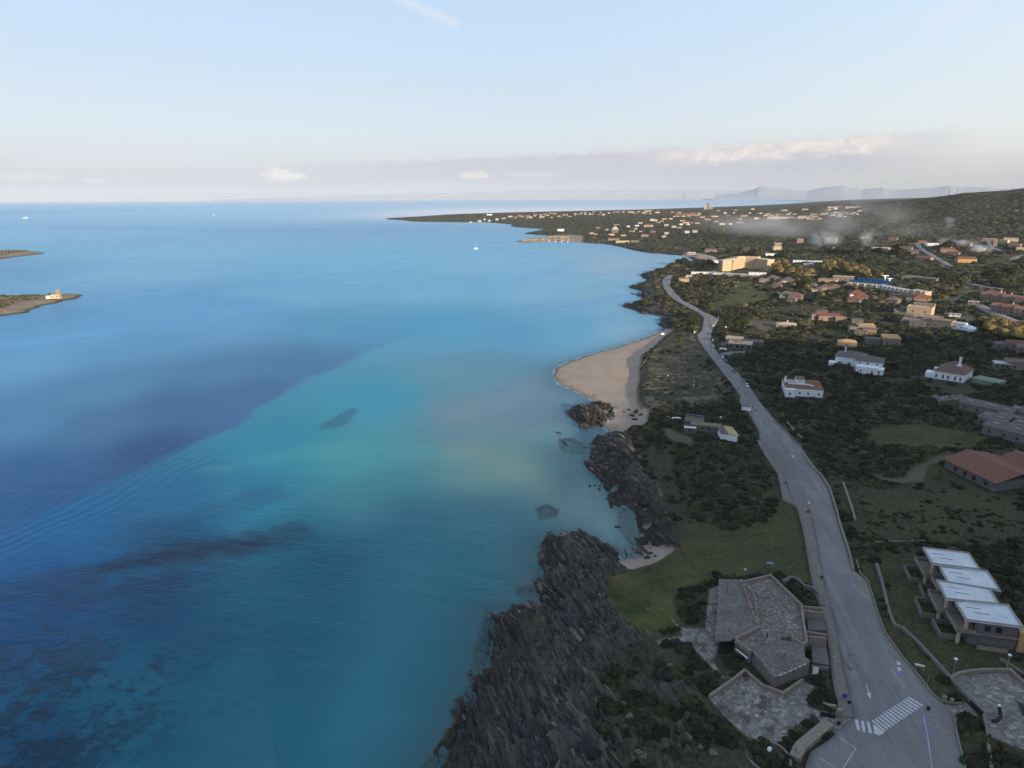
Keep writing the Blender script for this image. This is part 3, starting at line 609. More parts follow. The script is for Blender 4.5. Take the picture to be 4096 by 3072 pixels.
# ------------------------------------------------------------------ the sea
EDGE_PX = [(-900,2420),(-400,2270),(0,2120),(350,1985),(700,1820),(1000,1660),(1200,1545),(1400,1440),(1560,1370),(1620,1320),(1560,1275),(1400,1240),(1100,1250),(800,1290),(500,1350),(200,1400),(-300,1480),(-900,1560)]
DEEP = np.array(PW(EDGE_PX))
def sea_mat():
    m, nt, b = newmat('sea'); nt.nodes.remove(b); co = objco(nt); out = nt.nodes['Material Output']
    A = N(nt, 'ShaderNodeAttribute', attribute_name='body'); C = N(nt, 'ShaderNodeAttribute', attribute_name='clear'); sc_ = N(nt, 'ShaderNodeSeparateColor'); nt.links.new(C.outputs['Color'], sc_.inputs[0])
    clear, weed, wave = sc_.outputs[0], sc_.outputs[1], sc_.outputs[2]
    n1 = noise(nt, .055, 8, .66, co, .6); n2 = noise(nt, .35, 7, .66, co)
    patch = ramp(nt, mth(nt, 'ADD', mth(nt, 'MULTIPLY', n1, .6), mth(nt, 'MULTIPLY', n2, .4)), [(.48, 0.0), (.55, 1.0)])
    col = mix(nt, mth(nt, 'MULTIPLY', patch, weed), A.outputs['Color'], (.012, .022, .035, 1))
    n0 = noise(nt, .012, 6, .6, co, .8)
    col = mix(nt, .28, col, ramp(nt, n0, [(.3, (.72, .76, .82, 1)), (.7, (1.3, 1.25, 1.2, 1))]), 'MULTIPLY') if False else mix(nt, 1.0, col, ramp(nt, n0, [(.32, (.86, .90, .93, 1)), (.68, (1.0, 1.0, 1.0, 1))]), 'MULTIPLY')
    df = N(nt, 'ShaderNodeBsdfDiffuse'); nt.links.new(col, df.inputs['Color'])
    tr = N(nt, 'ShaderNodeBsdfTransparent'); tr.inputs['Color'].default_value = (.74, .87, .84, 1)
    bd = N(nt, 'ShaderNodeMixShader'); nt.links.new(clear, bd.inputs[0]); nt.links.new(df.outputs[0], bd.inputs[1]); nt.links.new(tr.outputs[0], bd.inputs[2])
    gl = N(nt, 'ShaderNodeBsdfGlossy'); gl.inputs['Roughness'].default_value = .16; gl.inputs['Color'].default_value = (.52, .74, 1, 1)
    # ripples
    def wv(scale, rot, st):
        c = objco(nt, (1, 1, 1), (0, 0, rot)); mp = N(nt, 'ShaderNodeMapping'); mp.inputs['Scale'].default_value = st; nt.links.new(c, mp.inputs[0]); return noise(nt, scale, 5, .6, mp.outputs[0], .3)
    h1 = wv(1.0, .25, (.045, .16, .1)); h2 = wv(1.0, -.35, (.16, .5, .3)); h3 = wv(1.0, .1, (.9, 1.6, 1))
    wt = N(nt, 'ShaderNodeTexWave', wave_type='BANDS', bands_direction='Y'); wt.inputs['Scale'].default_value = .052; wt.inputs['Distortion'].default_value = 14.0; wt.inputs['Detail'].default_value = 2.5; wt.inputs['Detail Scale'].default_value = .35
    nt.links.new(objco(nt, (1, 1, 1), (0, 0, -WAVE_ROT)), wt.inputs['Vector'])
    hh = mth(nt, 'ADD', mth(nt, 'ADD', mth(nt, 'MULTIPLY', h1, 1.3), mth(nt, 'MULTIPLY', h2, .5)), mth(nt, 'ADD', mth(nt, 'MULTIPLY', h3, .3), mth(nt, 'MULTIPLY', mth(nt, 'MULTIPLY', wt.outputs['Fac'], wave), .3)))
    bp = N(nt, 'ShaderNodeBump'); bp.inputs['Strength'].default_value = .8; bp.inputs['Distance'].default_value = .55; nt.links.new(hh, bp.inputs['Height'])
    nt.links.new(bp.outputs[0], gl.inputs['Normal'])
    fr = N(nt, 'ShaderNodeFresnel'); fr.inputs['IOR'].default_value = 1.333; nt.links.new(bp.outputs[0], fr.inputs['Normal'])
    fx = mth(nt, 'MINIMUM', mth(nt, 'MULTIPLY', fr.outputs[0], .8), .165)
    ms = N(nt, 'ShaderNodeMixShader'); nt.links.new(fx, ms.inputs[0]); nt.links.new(bd.outputs[0], ms.inputs[1]); nt.links.new(gl.outputs[0], ms.inputs[2])
    nt.links.new(ms.outputs[0], out.inputs['Surface']); return m
p0 = W(350, 1985); p1 = W(1000, 1660); WAVE_ROT = math.atan2(p1[1]-p0[1], p1[0]-p0[0])
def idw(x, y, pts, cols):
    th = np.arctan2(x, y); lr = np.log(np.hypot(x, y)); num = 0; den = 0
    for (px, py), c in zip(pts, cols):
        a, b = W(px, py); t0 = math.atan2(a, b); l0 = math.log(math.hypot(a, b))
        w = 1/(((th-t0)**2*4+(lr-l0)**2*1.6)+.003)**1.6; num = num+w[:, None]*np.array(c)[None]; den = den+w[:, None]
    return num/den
def build_sea():
    R = 45*np.exp(np.arange(0, 640)*.005); R = np.concatenate([R, R[-1]*np.exp(np.arange(1, 130)*.0095)]); R = np.concatenate([R, R[-1]*np.exp(np.arange(1, 60)*.06)]); R = R[R < 38000]; R = np.append(R, 38500)
    T = np.concatenate([np.linspace(-66, -50, 20), np.linspace(-49.8, 24, 560), np.linspace(24.3, 66, 70)])*math.pi/180; th, rr = np.meshgrid(T, R); x = (rr*np.sin(th)).ravel(); y = (rr*np.cos(th)).ravel()
    ds = sdist(x, y, DEEP)+(fbm(x/30, y/30, 71, 4)-.5)*16
    wdt = 1+np.hypot(x, y)*.012+sstep(np.hypot(x, y), 520, 720)*70; D = sstep(ds, -wdt, wdt)
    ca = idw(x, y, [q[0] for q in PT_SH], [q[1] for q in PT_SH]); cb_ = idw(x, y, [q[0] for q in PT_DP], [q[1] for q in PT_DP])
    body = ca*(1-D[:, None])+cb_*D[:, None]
    # seagrass beds and banks with a shape of their own
    lx = np.log(np.hypot(x, y)); ta = np.arctan2(x, y)
    def bed(px, py, rt, rl, rot, col, amt, s):
        nonlocal body
        a, b = W(px, py); t0 = math.atan2(a, b); l0 = math.log(math.hypot(a, b)); u = ta-t0; v = lx-l0
        uu = (u*math.cos(rot)+v*math.sin(rot))/rt; vv = (-u*math.sin(rot)+v*math.cos(rot))/rl
        q = np.sqrt(uu**2+vv**2)+(fbm(x/s, y/s, 55, 5)-.5)*1.6; k = (sstep(q, 1.25, .55)*amt)[:, None]; body = body*(1-k)+np.array(col)[None]*k
    for a in BEDS: bed(*a)
    r = np.hypot(x, y)
    for pts, col, amt in CRISP:
        P = np.array(PW(pts)); q = sdist(x, y, P)+(fbm(x/2.2, y/2.2, 58, 4)-.5)*8; k = (sstep(q, -1.2, 1.6)*amt)[:, None]; body = body*(1-k)+np.array(col)[None]*k
    for pts, w1, w2, col, amt, sc_ in BANDS:
        q = segdist(x, y, np.array(PW(pts)), False)+(fbm(x/sc_, y/sc_, 57, 5)-.5)*(w2*1.5); k = (sstep(q, w2, w1)*amt)[:, None]; body = body*(1-k)+np.array(col)[None]*k
    d = coastd(x, y)
    clear = np.exp(np.minimum(d, 0)/np.where(r > 600, 5, 10))*np.where(y < 300, .85, .62)*np.where(r > 700, .5, 1)
    for P in SUBR: clear = np.maximum(clear, .85*sstep(sdist(x, y, np.array(P)), -2.5, 1))
    ii = lambda P: np.exp(np.minimum(sdist(x, y, P), 0)/6)*.5
    clear = np.maximum(clear, np.where(x < -200, np.maximum(ii(IS1), ii(IS2))*.0, 0)); clear = np.where(d > 2, .9, clear)
    weed = np.zeros(len(x))
    for (px, py, rad, amt) in WEED:
        a, b = W(px, py); weed = np.maximum(weed, amt*sstep(np.hypot(x-a, y-b), rad*1.25, rad*.4))
    wave = D*sstep(r, 150, 260)*sstep(r, 900, 500)*.3+sstep(np.abs(ds+14), 20, 4)*sstep(r, 900, 400)+.12*sstep(r, 700, 300)
    nb_ = np.maximum(sstep(sdist(x, y, np.array(BEACH)), -6, -3), sstep(sdist(x, y, np.array(BEACH2)), -5, -2)); fo = sstep(d, -2.6, -.4)*sstep(fbm(x/5, y/5, 201, 4), .34, .55)*(.45*nb_+.10*(r < 700)*(fbm(x/3, y/3, 203, 3) > .5))
    body = body*(1-fo[:, None])+np.array([.62, .62, .60])[None]*fo[:, None]; clear = clear*(1-fo)
    m, n = th.shape; I = np.arange(m*n).reshape(m, n); Fc = np.stack([I[:-1, :-1].ravel(), I[:-1, 1:].ravel(), I[1:, 1:].ravel(), I[1:, :-1].ravel()], 1)[:, ::-1]
    Fc = Fc[(d[Fc].min(1) < 14)]
    cl = np.stack([clear, weed, wave], 1); z = np.zeros(len(x))
    V = np.stack([x, y, z], 1)
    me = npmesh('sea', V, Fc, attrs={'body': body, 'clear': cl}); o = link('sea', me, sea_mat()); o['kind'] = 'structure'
    if me.polygons[0].normal.z < 0: me.flip_normals()
def S(r, g, b, k=1.0): c = L(r, g, b); return (c[0]*k, c[1]*k, c[2]*k)
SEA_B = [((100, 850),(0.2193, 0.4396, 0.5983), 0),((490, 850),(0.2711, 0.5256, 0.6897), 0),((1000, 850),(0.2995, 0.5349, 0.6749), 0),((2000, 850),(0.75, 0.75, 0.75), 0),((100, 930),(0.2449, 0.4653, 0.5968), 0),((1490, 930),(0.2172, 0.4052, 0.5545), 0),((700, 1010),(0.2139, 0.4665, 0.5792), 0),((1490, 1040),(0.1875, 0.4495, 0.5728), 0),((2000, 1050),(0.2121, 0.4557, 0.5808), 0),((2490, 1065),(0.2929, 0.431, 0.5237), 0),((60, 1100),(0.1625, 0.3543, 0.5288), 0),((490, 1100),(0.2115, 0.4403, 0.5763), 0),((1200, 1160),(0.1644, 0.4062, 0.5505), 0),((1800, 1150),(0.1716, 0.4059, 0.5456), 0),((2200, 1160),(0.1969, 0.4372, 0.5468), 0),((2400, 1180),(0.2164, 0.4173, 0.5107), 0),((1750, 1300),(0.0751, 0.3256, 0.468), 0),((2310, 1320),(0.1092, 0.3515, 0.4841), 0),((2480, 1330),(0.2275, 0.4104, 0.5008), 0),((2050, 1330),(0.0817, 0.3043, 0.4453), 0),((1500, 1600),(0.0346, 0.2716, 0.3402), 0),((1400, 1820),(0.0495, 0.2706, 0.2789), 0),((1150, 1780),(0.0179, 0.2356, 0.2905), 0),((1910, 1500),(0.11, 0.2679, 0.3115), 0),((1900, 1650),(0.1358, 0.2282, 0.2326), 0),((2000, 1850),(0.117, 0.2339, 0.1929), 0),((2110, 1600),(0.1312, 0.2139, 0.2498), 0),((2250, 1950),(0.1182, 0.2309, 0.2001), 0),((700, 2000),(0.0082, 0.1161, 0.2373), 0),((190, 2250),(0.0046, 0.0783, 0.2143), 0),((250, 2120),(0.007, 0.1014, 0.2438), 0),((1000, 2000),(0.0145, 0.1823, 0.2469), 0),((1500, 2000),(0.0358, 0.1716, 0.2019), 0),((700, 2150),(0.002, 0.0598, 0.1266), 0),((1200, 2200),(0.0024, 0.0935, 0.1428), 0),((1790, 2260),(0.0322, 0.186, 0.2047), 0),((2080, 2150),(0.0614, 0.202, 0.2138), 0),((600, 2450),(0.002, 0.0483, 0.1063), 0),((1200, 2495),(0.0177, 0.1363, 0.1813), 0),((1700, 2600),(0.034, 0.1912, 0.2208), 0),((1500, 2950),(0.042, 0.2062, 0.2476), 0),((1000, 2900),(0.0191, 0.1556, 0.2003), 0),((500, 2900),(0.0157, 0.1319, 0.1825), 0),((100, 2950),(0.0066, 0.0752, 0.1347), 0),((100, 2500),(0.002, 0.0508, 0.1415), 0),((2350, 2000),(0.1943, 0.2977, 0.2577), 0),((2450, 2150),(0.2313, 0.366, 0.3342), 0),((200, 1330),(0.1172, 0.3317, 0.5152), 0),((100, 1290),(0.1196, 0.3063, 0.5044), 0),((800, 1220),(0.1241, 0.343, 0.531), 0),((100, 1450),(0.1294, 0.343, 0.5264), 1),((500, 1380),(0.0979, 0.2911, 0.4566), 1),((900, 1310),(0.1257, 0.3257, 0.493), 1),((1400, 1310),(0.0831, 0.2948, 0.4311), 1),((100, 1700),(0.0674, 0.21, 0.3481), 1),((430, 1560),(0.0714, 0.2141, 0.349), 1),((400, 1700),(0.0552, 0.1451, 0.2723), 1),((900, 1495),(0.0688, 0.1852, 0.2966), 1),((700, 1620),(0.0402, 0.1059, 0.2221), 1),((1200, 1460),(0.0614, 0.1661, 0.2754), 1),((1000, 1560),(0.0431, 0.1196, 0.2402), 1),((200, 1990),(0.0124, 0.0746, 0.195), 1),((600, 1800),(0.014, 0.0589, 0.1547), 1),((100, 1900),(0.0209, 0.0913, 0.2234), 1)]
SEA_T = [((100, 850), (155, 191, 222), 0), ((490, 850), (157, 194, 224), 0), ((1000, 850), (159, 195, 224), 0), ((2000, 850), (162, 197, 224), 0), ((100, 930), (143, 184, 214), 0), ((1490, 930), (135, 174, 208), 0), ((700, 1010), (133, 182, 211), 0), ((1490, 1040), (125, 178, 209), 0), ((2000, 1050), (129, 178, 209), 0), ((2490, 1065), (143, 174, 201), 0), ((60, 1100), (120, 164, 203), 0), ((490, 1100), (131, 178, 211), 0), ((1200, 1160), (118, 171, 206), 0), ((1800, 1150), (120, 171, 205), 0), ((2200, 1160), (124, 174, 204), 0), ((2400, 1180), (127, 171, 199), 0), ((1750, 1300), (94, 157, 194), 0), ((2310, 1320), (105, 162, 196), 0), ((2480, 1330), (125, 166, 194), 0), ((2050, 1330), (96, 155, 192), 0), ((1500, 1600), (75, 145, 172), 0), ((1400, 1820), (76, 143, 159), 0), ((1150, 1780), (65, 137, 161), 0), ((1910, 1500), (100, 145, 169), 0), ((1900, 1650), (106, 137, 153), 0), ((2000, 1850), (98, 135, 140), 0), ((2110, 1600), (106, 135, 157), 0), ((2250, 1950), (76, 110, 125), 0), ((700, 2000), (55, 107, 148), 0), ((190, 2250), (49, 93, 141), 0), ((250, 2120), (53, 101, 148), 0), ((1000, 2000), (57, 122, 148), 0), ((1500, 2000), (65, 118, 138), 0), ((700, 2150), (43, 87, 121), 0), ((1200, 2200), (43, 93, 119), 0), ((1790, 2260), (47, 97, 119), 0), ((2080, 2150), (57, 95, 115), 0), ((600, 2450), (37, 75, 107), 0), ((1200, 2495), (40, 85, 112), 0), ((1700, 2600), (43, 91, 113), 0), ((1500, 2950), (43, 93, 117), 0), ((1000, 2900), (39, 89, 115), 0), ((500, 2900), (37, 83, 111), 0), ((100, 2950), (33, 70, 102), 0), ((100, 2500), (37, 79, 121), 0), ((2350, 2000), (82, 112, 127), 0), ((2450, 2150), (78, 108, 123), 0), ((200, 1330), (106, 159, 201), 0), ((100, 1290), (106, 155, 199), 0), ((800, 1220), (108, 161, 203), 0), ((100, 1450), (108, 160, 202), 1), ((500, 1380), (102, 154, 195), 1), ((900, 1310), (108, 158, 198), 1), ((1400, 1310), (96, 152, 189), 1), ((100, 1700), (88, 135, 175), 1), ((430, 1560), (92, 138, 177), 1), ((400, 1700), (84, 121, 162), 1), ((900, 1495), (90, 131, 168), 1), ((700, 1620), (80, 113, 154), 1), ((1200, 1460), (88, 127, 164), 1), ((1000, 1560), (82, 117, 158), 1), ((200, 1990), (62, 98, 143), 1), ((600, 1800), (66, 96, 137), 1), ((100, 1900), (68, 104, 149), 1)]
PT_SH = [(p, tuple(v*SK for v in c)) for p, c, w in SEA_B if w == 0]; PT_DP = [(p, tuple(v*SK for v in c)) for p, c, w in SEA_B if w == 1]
BEDS = [(300,1345,.16,.022,.15,S(104,165,200),.4,16), (350,2480,.25,.09,.1,S(26,52,84),.3,14)]
BANDS = [([(80,2370),(300,2320),(550,2250),(750,2200),(1000,2165),(1150,2145)], 3, 13, S(26,46,70), .62, 9), ([(450,2265),(750,2205),(1050,2170)], 1, 7, S(20,30,46), .7, 5), ([(250,2420),(450,2370),(650,2320)], 2, 9, S(24,42,64), .4, 6), ([(500,2150),(800,2060),(1050,1975)], 2, 14, S(32,68,98), .35, 9),
 ([(900,1870),(1300,1800),(1600,1795),(1850,1825)], 2, 15, S(84,152,152), .28, 20), ([(1850,1790),(2000,1850),(2120,1900),(2200,1970)], 2, 14, S(124,138,124), .4, 12), ([(1900,1640),(2080,1570),(2190,1500)], 3, 22, S(122,142,156), .3, 14),
 ([(150,1375),(500,1310),(800,1262),(1000,1235)], 6, 40, S(100,162,204), .35, 25), ([(300,1140),(700,1150),(1100,1135)], 20, 90, S(100,150,196), .25, 60), ([(0,905),(600,915),(1500,930)], 60, 260, S(118,158,200), .35, 200), ([(2150,1240),(2350,1215),(2480,1190)], 8, 40, S(104,150,192), .4, 25), ([(1500,1180),(1900,1150),(2300,1060)], 10, 60, S(112,172,208), .3, 60)]
CRISP = [([(1265,1718),(1295,1692),(1340,1668),(1380,1640),(1428,1630),(1420,1655),(1392,1690),(1345,1714)], S(42,72,94), .55)]
WEED = [(200,2870,34,.72), (60,2650,18,.8), (500,2800,14,.7), (350,2700,12,.6), (700,2840,1.5,1.0), (1300,2250,8,.3), (100,3050,20,.75), (900,2700,30,.15), (700,2250,26,.35)]
build_sea()
# ------------------------------------------------------------------ building materials
MW = plain('white_render', (.84, .84, .85, 1), (.70, .71, .72, 1), .7, .85)
MCREAM = plain('cream_render', (.54, .42, .28, 1), (.42, .33, .22, 1), .5, .88, .3)
MSTONE = plain('rubble_stone', (.30, .25, .195, 1), (.16, .13, .105, 1), 1.6, .92, .6, .08)
MSTONEG = plain('grey_stone', (.21, .195, .175, 1), (.11, .10, .088, 1), 1.8, .92, .6, .06)
MOCHRE = plain('ochre_render', (.52, .34, .15, 1), (.38, .25, .12, 1), .6, .88)
MPINK = plain('pink_render', (.32, .235, .19, 1), (.22, .165, .135, 1), .6, .88)
MGREY = plain('grey_concrete', (.16, .15, .145, 1), (.10, .095, .09, 1), .9, .9)
MDARK = plain('dark_opening', (.012, .012, .014, 1), (.02, .02, .022, 1), 1, .4, spec=.5)
MGLASS = plain('window_glass', (.02, .025, .03, 1), (.03, .035, .04, 1), 1, .15, spec=.6)
MTILE = plain('terracotta_tile', (.24, .095, .055, 1), (.13, .07, .05, 1), 1.3, .88, .8, .06)
MTILEB = plain('brown_tile', (.20, .125, .095, 1), (.12, .08, .065, 1), 1.2, .88, .7, .06)
MTILEG = plain('grey_tile', (.16, .14, .13, 1), (.10, .088, .08, 1), 1.4, .88, .7, .06)
MSLAB = plain('pale_slab_roof', (.50, .48, .46, 1), (.34, .32, .31, 1), .35, .85)
MTAN = plain('tan_sheet_roof', (.52, .38, .19, 1), (.40, .28, .15, 1), .5, .8)
MGREEN = plain('green_felt_roof', (.19, .20, .09, 1), (.13, .14, .065, 1), .5, .9)
MGREENP = plain('pale_green_roof', (.22, .27, .20, 1), (.17, .21, .16, 1), .5, .9)
MBLUE = plain('pool_blue', (.05, .22, .42, 1), (.04, .17, .34, 1), .2, .5)
MMETAL = plain('galvanised_metal', (.42, .43, .44, 1), (.32, .33, .34, 1), 3, .45, metal=.5)
MWOOD = plain('weathered_wood', (.20, .165, .13, 1), (.11, .09, .07, 1), 2, .9)
MREDW = plain('faded_red', (.26, .13, .105, 1), (.19, .105, .09, 1), 1, .85)
def flag_mat(name, sc, lo, hi):
    m, nt, b = newmat(name); co = objco(nt)
    vo = N(nt, 'ShaderNodeTexVoronoi'); vo.inputs['Scale'].default_value = sc; nt.links.new(co, vo.inputs['Vector'])
    ve = N(nt, 'ShaderNodeTexVoronoi', feature='DISTANCE_TO_EDGE'); ve.inputs['Scale'].default_value = sc; nt.links.new(co, ve.inputs['Vector'])
    s = N(nt, 'ShaderNodeSeparateColor'); nt.links.new(vo.outputs['Color'], s.inputs[0])
    md = tuple((a+c)/2 for a, c in zip(lo, hi))
    c = ramp(nt, s.outputs[0], [(0, lo+(1,)), (.6, md+(1,)), (.88, hi+(1,)), (1, tuple(min(v*1.5, .6) for v in hi)+(1,))])
    c = mix(nt, ramp(nt, ve.outputs['Distance'], [(0, .7), (.07, 0.0)]), c, tuple(v*.45 for v in lo)+(1,))
    n = noise(nt, .18, 6, .65, co); c = mix(nt, 1.0, c, ramp(nt, n, [(.3, (.62, .60, .58, 1)), (.68, (1, 1, 1, 1))]), 'MULTIPLY')
    nt.links.new(c, b.inputs['Base Color']); b.inputs['Roughness'].default_value = .92; b.inputs['Specular IOR Level'].default_value = .2
    bump(nt, b, mth(nt, 'ADD', s.outputs[1], ve.outputs['Distance']), .5, .05); return m
MFLAG = flag_mat('flagstone_roof', 4.2, (.15, .134, .118), (.275, .25, .222))
MFLAGB = flag_mat('flagstone_terrace', 2.2, (.14, .122, .106), (.29, .255, .222))
def ribbon(mb, pts, w, z0, z1, closed=False):
    """continuous mitred wall along pts (x,y); z0/z1 number or list"""
    P = [np.array(p[:2], float) for p in pts]; n = len(P); Z0 = list(z0) if hasattr(z0, '__len__') else [z0]*n; Z1 = list(z1) if hasattr(z1, '__len__') else [z1]*n
    vs = []
    for i in range(n):
        a = P[i-1] if (i > 0 or closed) else None; c = P[(i+1) % n] if (i < n-1 or closed) else None
        t = np.zeros(2)
        if a is not None: e = P[i]-a; e1 = e/(np.hypot(*e)+1e-9); t = t+e1
        if c is not None: e = c-P[i]; e2 = e/(np.hypot(*e)+1e-9); t = t+e2
        t = t/(np.hypot(*t)+1e-9); nn = np.array([-t[1], t[0]]); k = 1.0
        if a is not None and c is not None: k = min(1/max(abs(float(t@e1)), .35), 2.2)
        for s, z in ((1, Z0[i]), (-1, Z0[i]), (-1, Z1[i]), (1, Z1[i])):
            q = P[i]+nn*s*w/2*k; vs.append((q[0], q[1], z))
    fs = []
    m = n if closed else n-1
    for i in range(m):
        a = i*4; b = ((i+1) % n)*4
        for k in range(4): fs.append((a+k, a+(k+1) % 4, b+(k+1) % 4, b+k))
    if not closed: fs += [(3, 2, 1, 0), (4*n-4, 4*n-3, 4*n-2, 4*n-1)]
    return mb.add(vs, fs)
FOOT = []
def foot(poly):
    NOVEG.append(poly); FLATTEN.append(poly)
SILLS = True
def roofmesh(kind, x0, x1, y0, y1, z, rh, ov):
    mb = MB(); X0, X1, Y0, Y1 = x0-ov, x1+ov, y0-ov, y1+ov; t = .22
    if kind == 'flat':
        mb.prism([(X0, Y0), (X1, Y0), (X1, Y1), (X0, Y1)], z+.004, z+.25)
    elif kind == 'gable':
        my = (Y0+Y1)/2
        vs = [(X0, Y0, z), (X1, Y0, z), (X1, Y1, z), (X0, Y1, z), (X0, my, z+rh), (X1, my, z+rh)]
        mb.add(vs, [(0, 1, 5, 4), (2, 3, 4, 5), (0, 4, 3), (1, 2, 5), (3, 2, 1, 0)])
    elif kind == 'hip':
        my = (Y0+Y1)/2; k = min((Y1-Y0)/2, (X1-X0)/2*.98); a, b = X0+k, X1-k
        if b-a < .05: m_ = (a+b)/2; a, b = m_-.05, m_+.05
        vs = [(X0, Y0, z), (X1, Y0, z), (X1, Y1, z), (X0, Y1, z), (a, my, z+rh), (b, my, z+rh)]
        mb.add(vs, [(0, 1, 5, 4), (2, 3, 4, 5), (0, 4, 3), (1, 2, 5), (3, 2, 1, 0)])
    elif kind == 'shed':
        mb.prism([(X0, Y0), (X1, Y0), (X1, Y1), (X0, Y1)], [z, z, z+rh, z+rh], [z+.22, z+.22, z+rh+.22, z+rh+.22])
    return mb
def vol(root, cx, cy, w, d, h, kind='flat', WM=None, RMt=None, z0=0, nw=2, door=False, rh=None, ov=.3, wh=1.2, ww=1.0, parapet=0, sides=True, wz=None):
    """one block of a building: its wall, roof and openings become parts of root (local frame, front faces -y)"""
    x0, x1, y0, y1 = cx-w/2, cx+w/2, cy-d/2, cy+d/2; rh = rh if rh is not None else d*.22
    mb = MB(); mb.prism([(x0, y0), (x1, y0), (x1, y1), (x0, y1)], z0-1.2 if z0 == 0 else z0+.003, z0+h); wall = mb.build('wall', WM, root)
    rf = roofmesh(kind, x0, x1, y0, y1, z0+h, rh, ov).build('roof', RMt or WM, root)
    if parapet:
        p = MB(); ribbon(p, [(x0-ov+.15, y0-ov+.15), (x1+ov-.15, y0-ov+.15), (x1+ov-.15, y1+ov-.15), (x0-ov+.15, y1+ov-.15)], .28, z0+h+.252, z0+h+.25+parapet, True); p.build('parapet', WM, root)
    fl = max(1, int(h//2.9)) if h > 4.6 else 1
    for f in range(fl):
        zz = z0+(wz if wz else 1.5)+f*2.9
        for i in range(nw):
            xx = x0+w*(i+.5)/nw+(.25 if (f+i) % 2 else -.2)
            if door and f == 0 and i == nw//2:
                m = MB(); m.box((xx, y0-.02, z0+1.05), (1.0, .12, 2.1)); m.build('door', MDARK, root)
            else:
                m = MB(); m.box((xx, y0-.02, zz), (ww, .1, wh)); wo = m.build('window', MGLASS, root)
                if SILLS and math.hypot(root.location[0], root.location[1]) < 760: m = MB(); m.box((xx, y0-.09, zz-wh/2-.06), (ww+.3, .22, .11)); m.build('sill', WM, wo); m = MB(); m.box((xx, y0-.1, zz), (.07, .05, wh-.02)); m.build('frame', WM, wo)
        if sides and d > 4:
            m = MB(); m.box((x0-.02, cy, zz), (.1, ww, wh)); m.build('window', MGLASS, root)
            m = MB(); m.box((x1+.02, cy, zz), (.1, ww, wh)); m.build('window', MGLASS, root)
    return wall
def chimney(root, x, y, z0, z1, s=.7, M=None):
    m = MB(); m.box((x, y, (z0+z1)/2), (s, s, z1-z0)); c = m.build('chimney', M or MW, root); m = MB(); m.box((x, y, z1+.12), (s*1.5, s*1.5, .2)); m.build('cap', M or MW, c)
def house(px, py, label, vols, rot=0, name='house', cat='house', group=None, chim=(), fr=None, ds=1.45):
    vols = [dict(v, d=v['d']*ds, cy=v['cy']*ds if v['cy'] > 0 else v['cy']-v['d']*(ds-1)*.0) for v in vols]
    chim = [(c[0], c[1]*ds)+tuple(c[2:]) for c in chim]
    x, y, z = hit1(px, py); a = math.atan2(x, y); rz = -a+math.radians(rot)
    root = empty(name, (x, y, z), label, cat, group, rz)
    for v in vols:
        v = dict(v); vol(root, **v)
    for c in chim: chimney(root, *c)
    c_, s_ = math.cos(rz), math.sin(rz)
    for v in vols:
        if v.get('z0', 0) > 0: continue
        P = []
        for u, w_ in ((-1, -1), (1, -1), (1, 1), (-1, 1)):
            lx = v['cx']+u*(v['w']/2+.8); ly = v['cy']+w_*(v['d']/2+.8); P.append((x+lx*c_-ly*s_, y+lx*s_+ly*c_))
        foot(P)
        # nothing taller than a low bush between the house and the open side it faces
        if fr:
            P2 = []
            fr_ = fr*.5
            for u, ly in ((-1, v['cy']-v['d']/2-fr_), (1, v['cy']-v['d']/2-fr_), (1, v['cy']-v['d']/2), (-1, v['cy']-v['d']/2)):
                lx = v['cx']+u*(v['w']/2+.5); P2.append((x+lx*c_-ly*s_, y+lx*s_+ly*c_))
            NOVEG.append(P2)
    return root
def V(cx, cy, w, d, h, kind='flat', WM=None, RMt=None, **k): return dict(cx=cx, cy=cy, w=w, d=d, h=h, kind=kind, WM=WM or MW, RMt=RMt, **k)
# ------------------------------------------------------------------ the stone beach bar with its flagged roof terrace
gx, gy, G0 = hit1(3050, 2560); T = G0+3.4
root = empty('restaurant', (gx, gy, G0), 'grey stone seaside building with flagstone roof terrace beside the pavement', 'building')
def PZ(pts, z): return [W(a, b, z) for a, b in pts]
Bp = PZ([(2971,2324),(3084,2300),(3205,2416),(3228,2563),(3212,2573),(3163,2545),(3115,2557),(3007,2602),(2942,2552),(3031,2510),(3021,2400),(3013,2373)], T)
mb = MB(); mb.prism(Bp, G0-1.5, T-.25); mb.build('wall', MSTONEG, root, True)
mb = MB(); mb.prism(Bp, T-.246, T); mb.build('terrace', MFLAGB, root, True)
Ap = [(2876,2316,-1.3),(2963,2318,.28),(3013,2373,.28),(3021,2400,.28),(3031,2510,.28),(2942,2550,.28),(2923,2563,-.2),(2860,2563,-1.3)]
A2 = [W(a, b, T+c) for a, b, c in Ap]; zA = [T+p[2] for p in Ap]
mb = MB(); mb.prism(A2, [z-.28 for z in zA], zA); mb.build('lean_to_roof', MFLAG, root, True)
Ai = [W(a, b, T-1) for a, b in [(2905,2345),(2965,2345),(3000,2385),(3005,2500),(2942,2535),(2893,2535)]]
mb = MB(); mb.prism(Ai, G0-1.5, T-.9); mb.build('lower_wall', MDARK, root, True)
Cp = [(3007,2602,.12),(3115,2557,.12),(3212,2573,.35),(3220,2626,.35),(3244,2644,.3),(3097,2710,-.35)]
C2 = [W(a, b, T+c) for a, b, c in Cp]; zC = [T+p[2] for p in Cp]
mb = MB(); mb.prism(C2, [z-.22 for z in zC], zC); mb.build('slab_roof', MFLAG, root, True)
cc = np.mean(C2, 0); Ci = [tuple(cc+(np.array(p)-cc)*.955) for p in C2]
mb = MB(); mb.prism(Ci, G0-1.8, [z-.225 for z in zC]); mb.build('front_wall', MSTONEG, root, True)
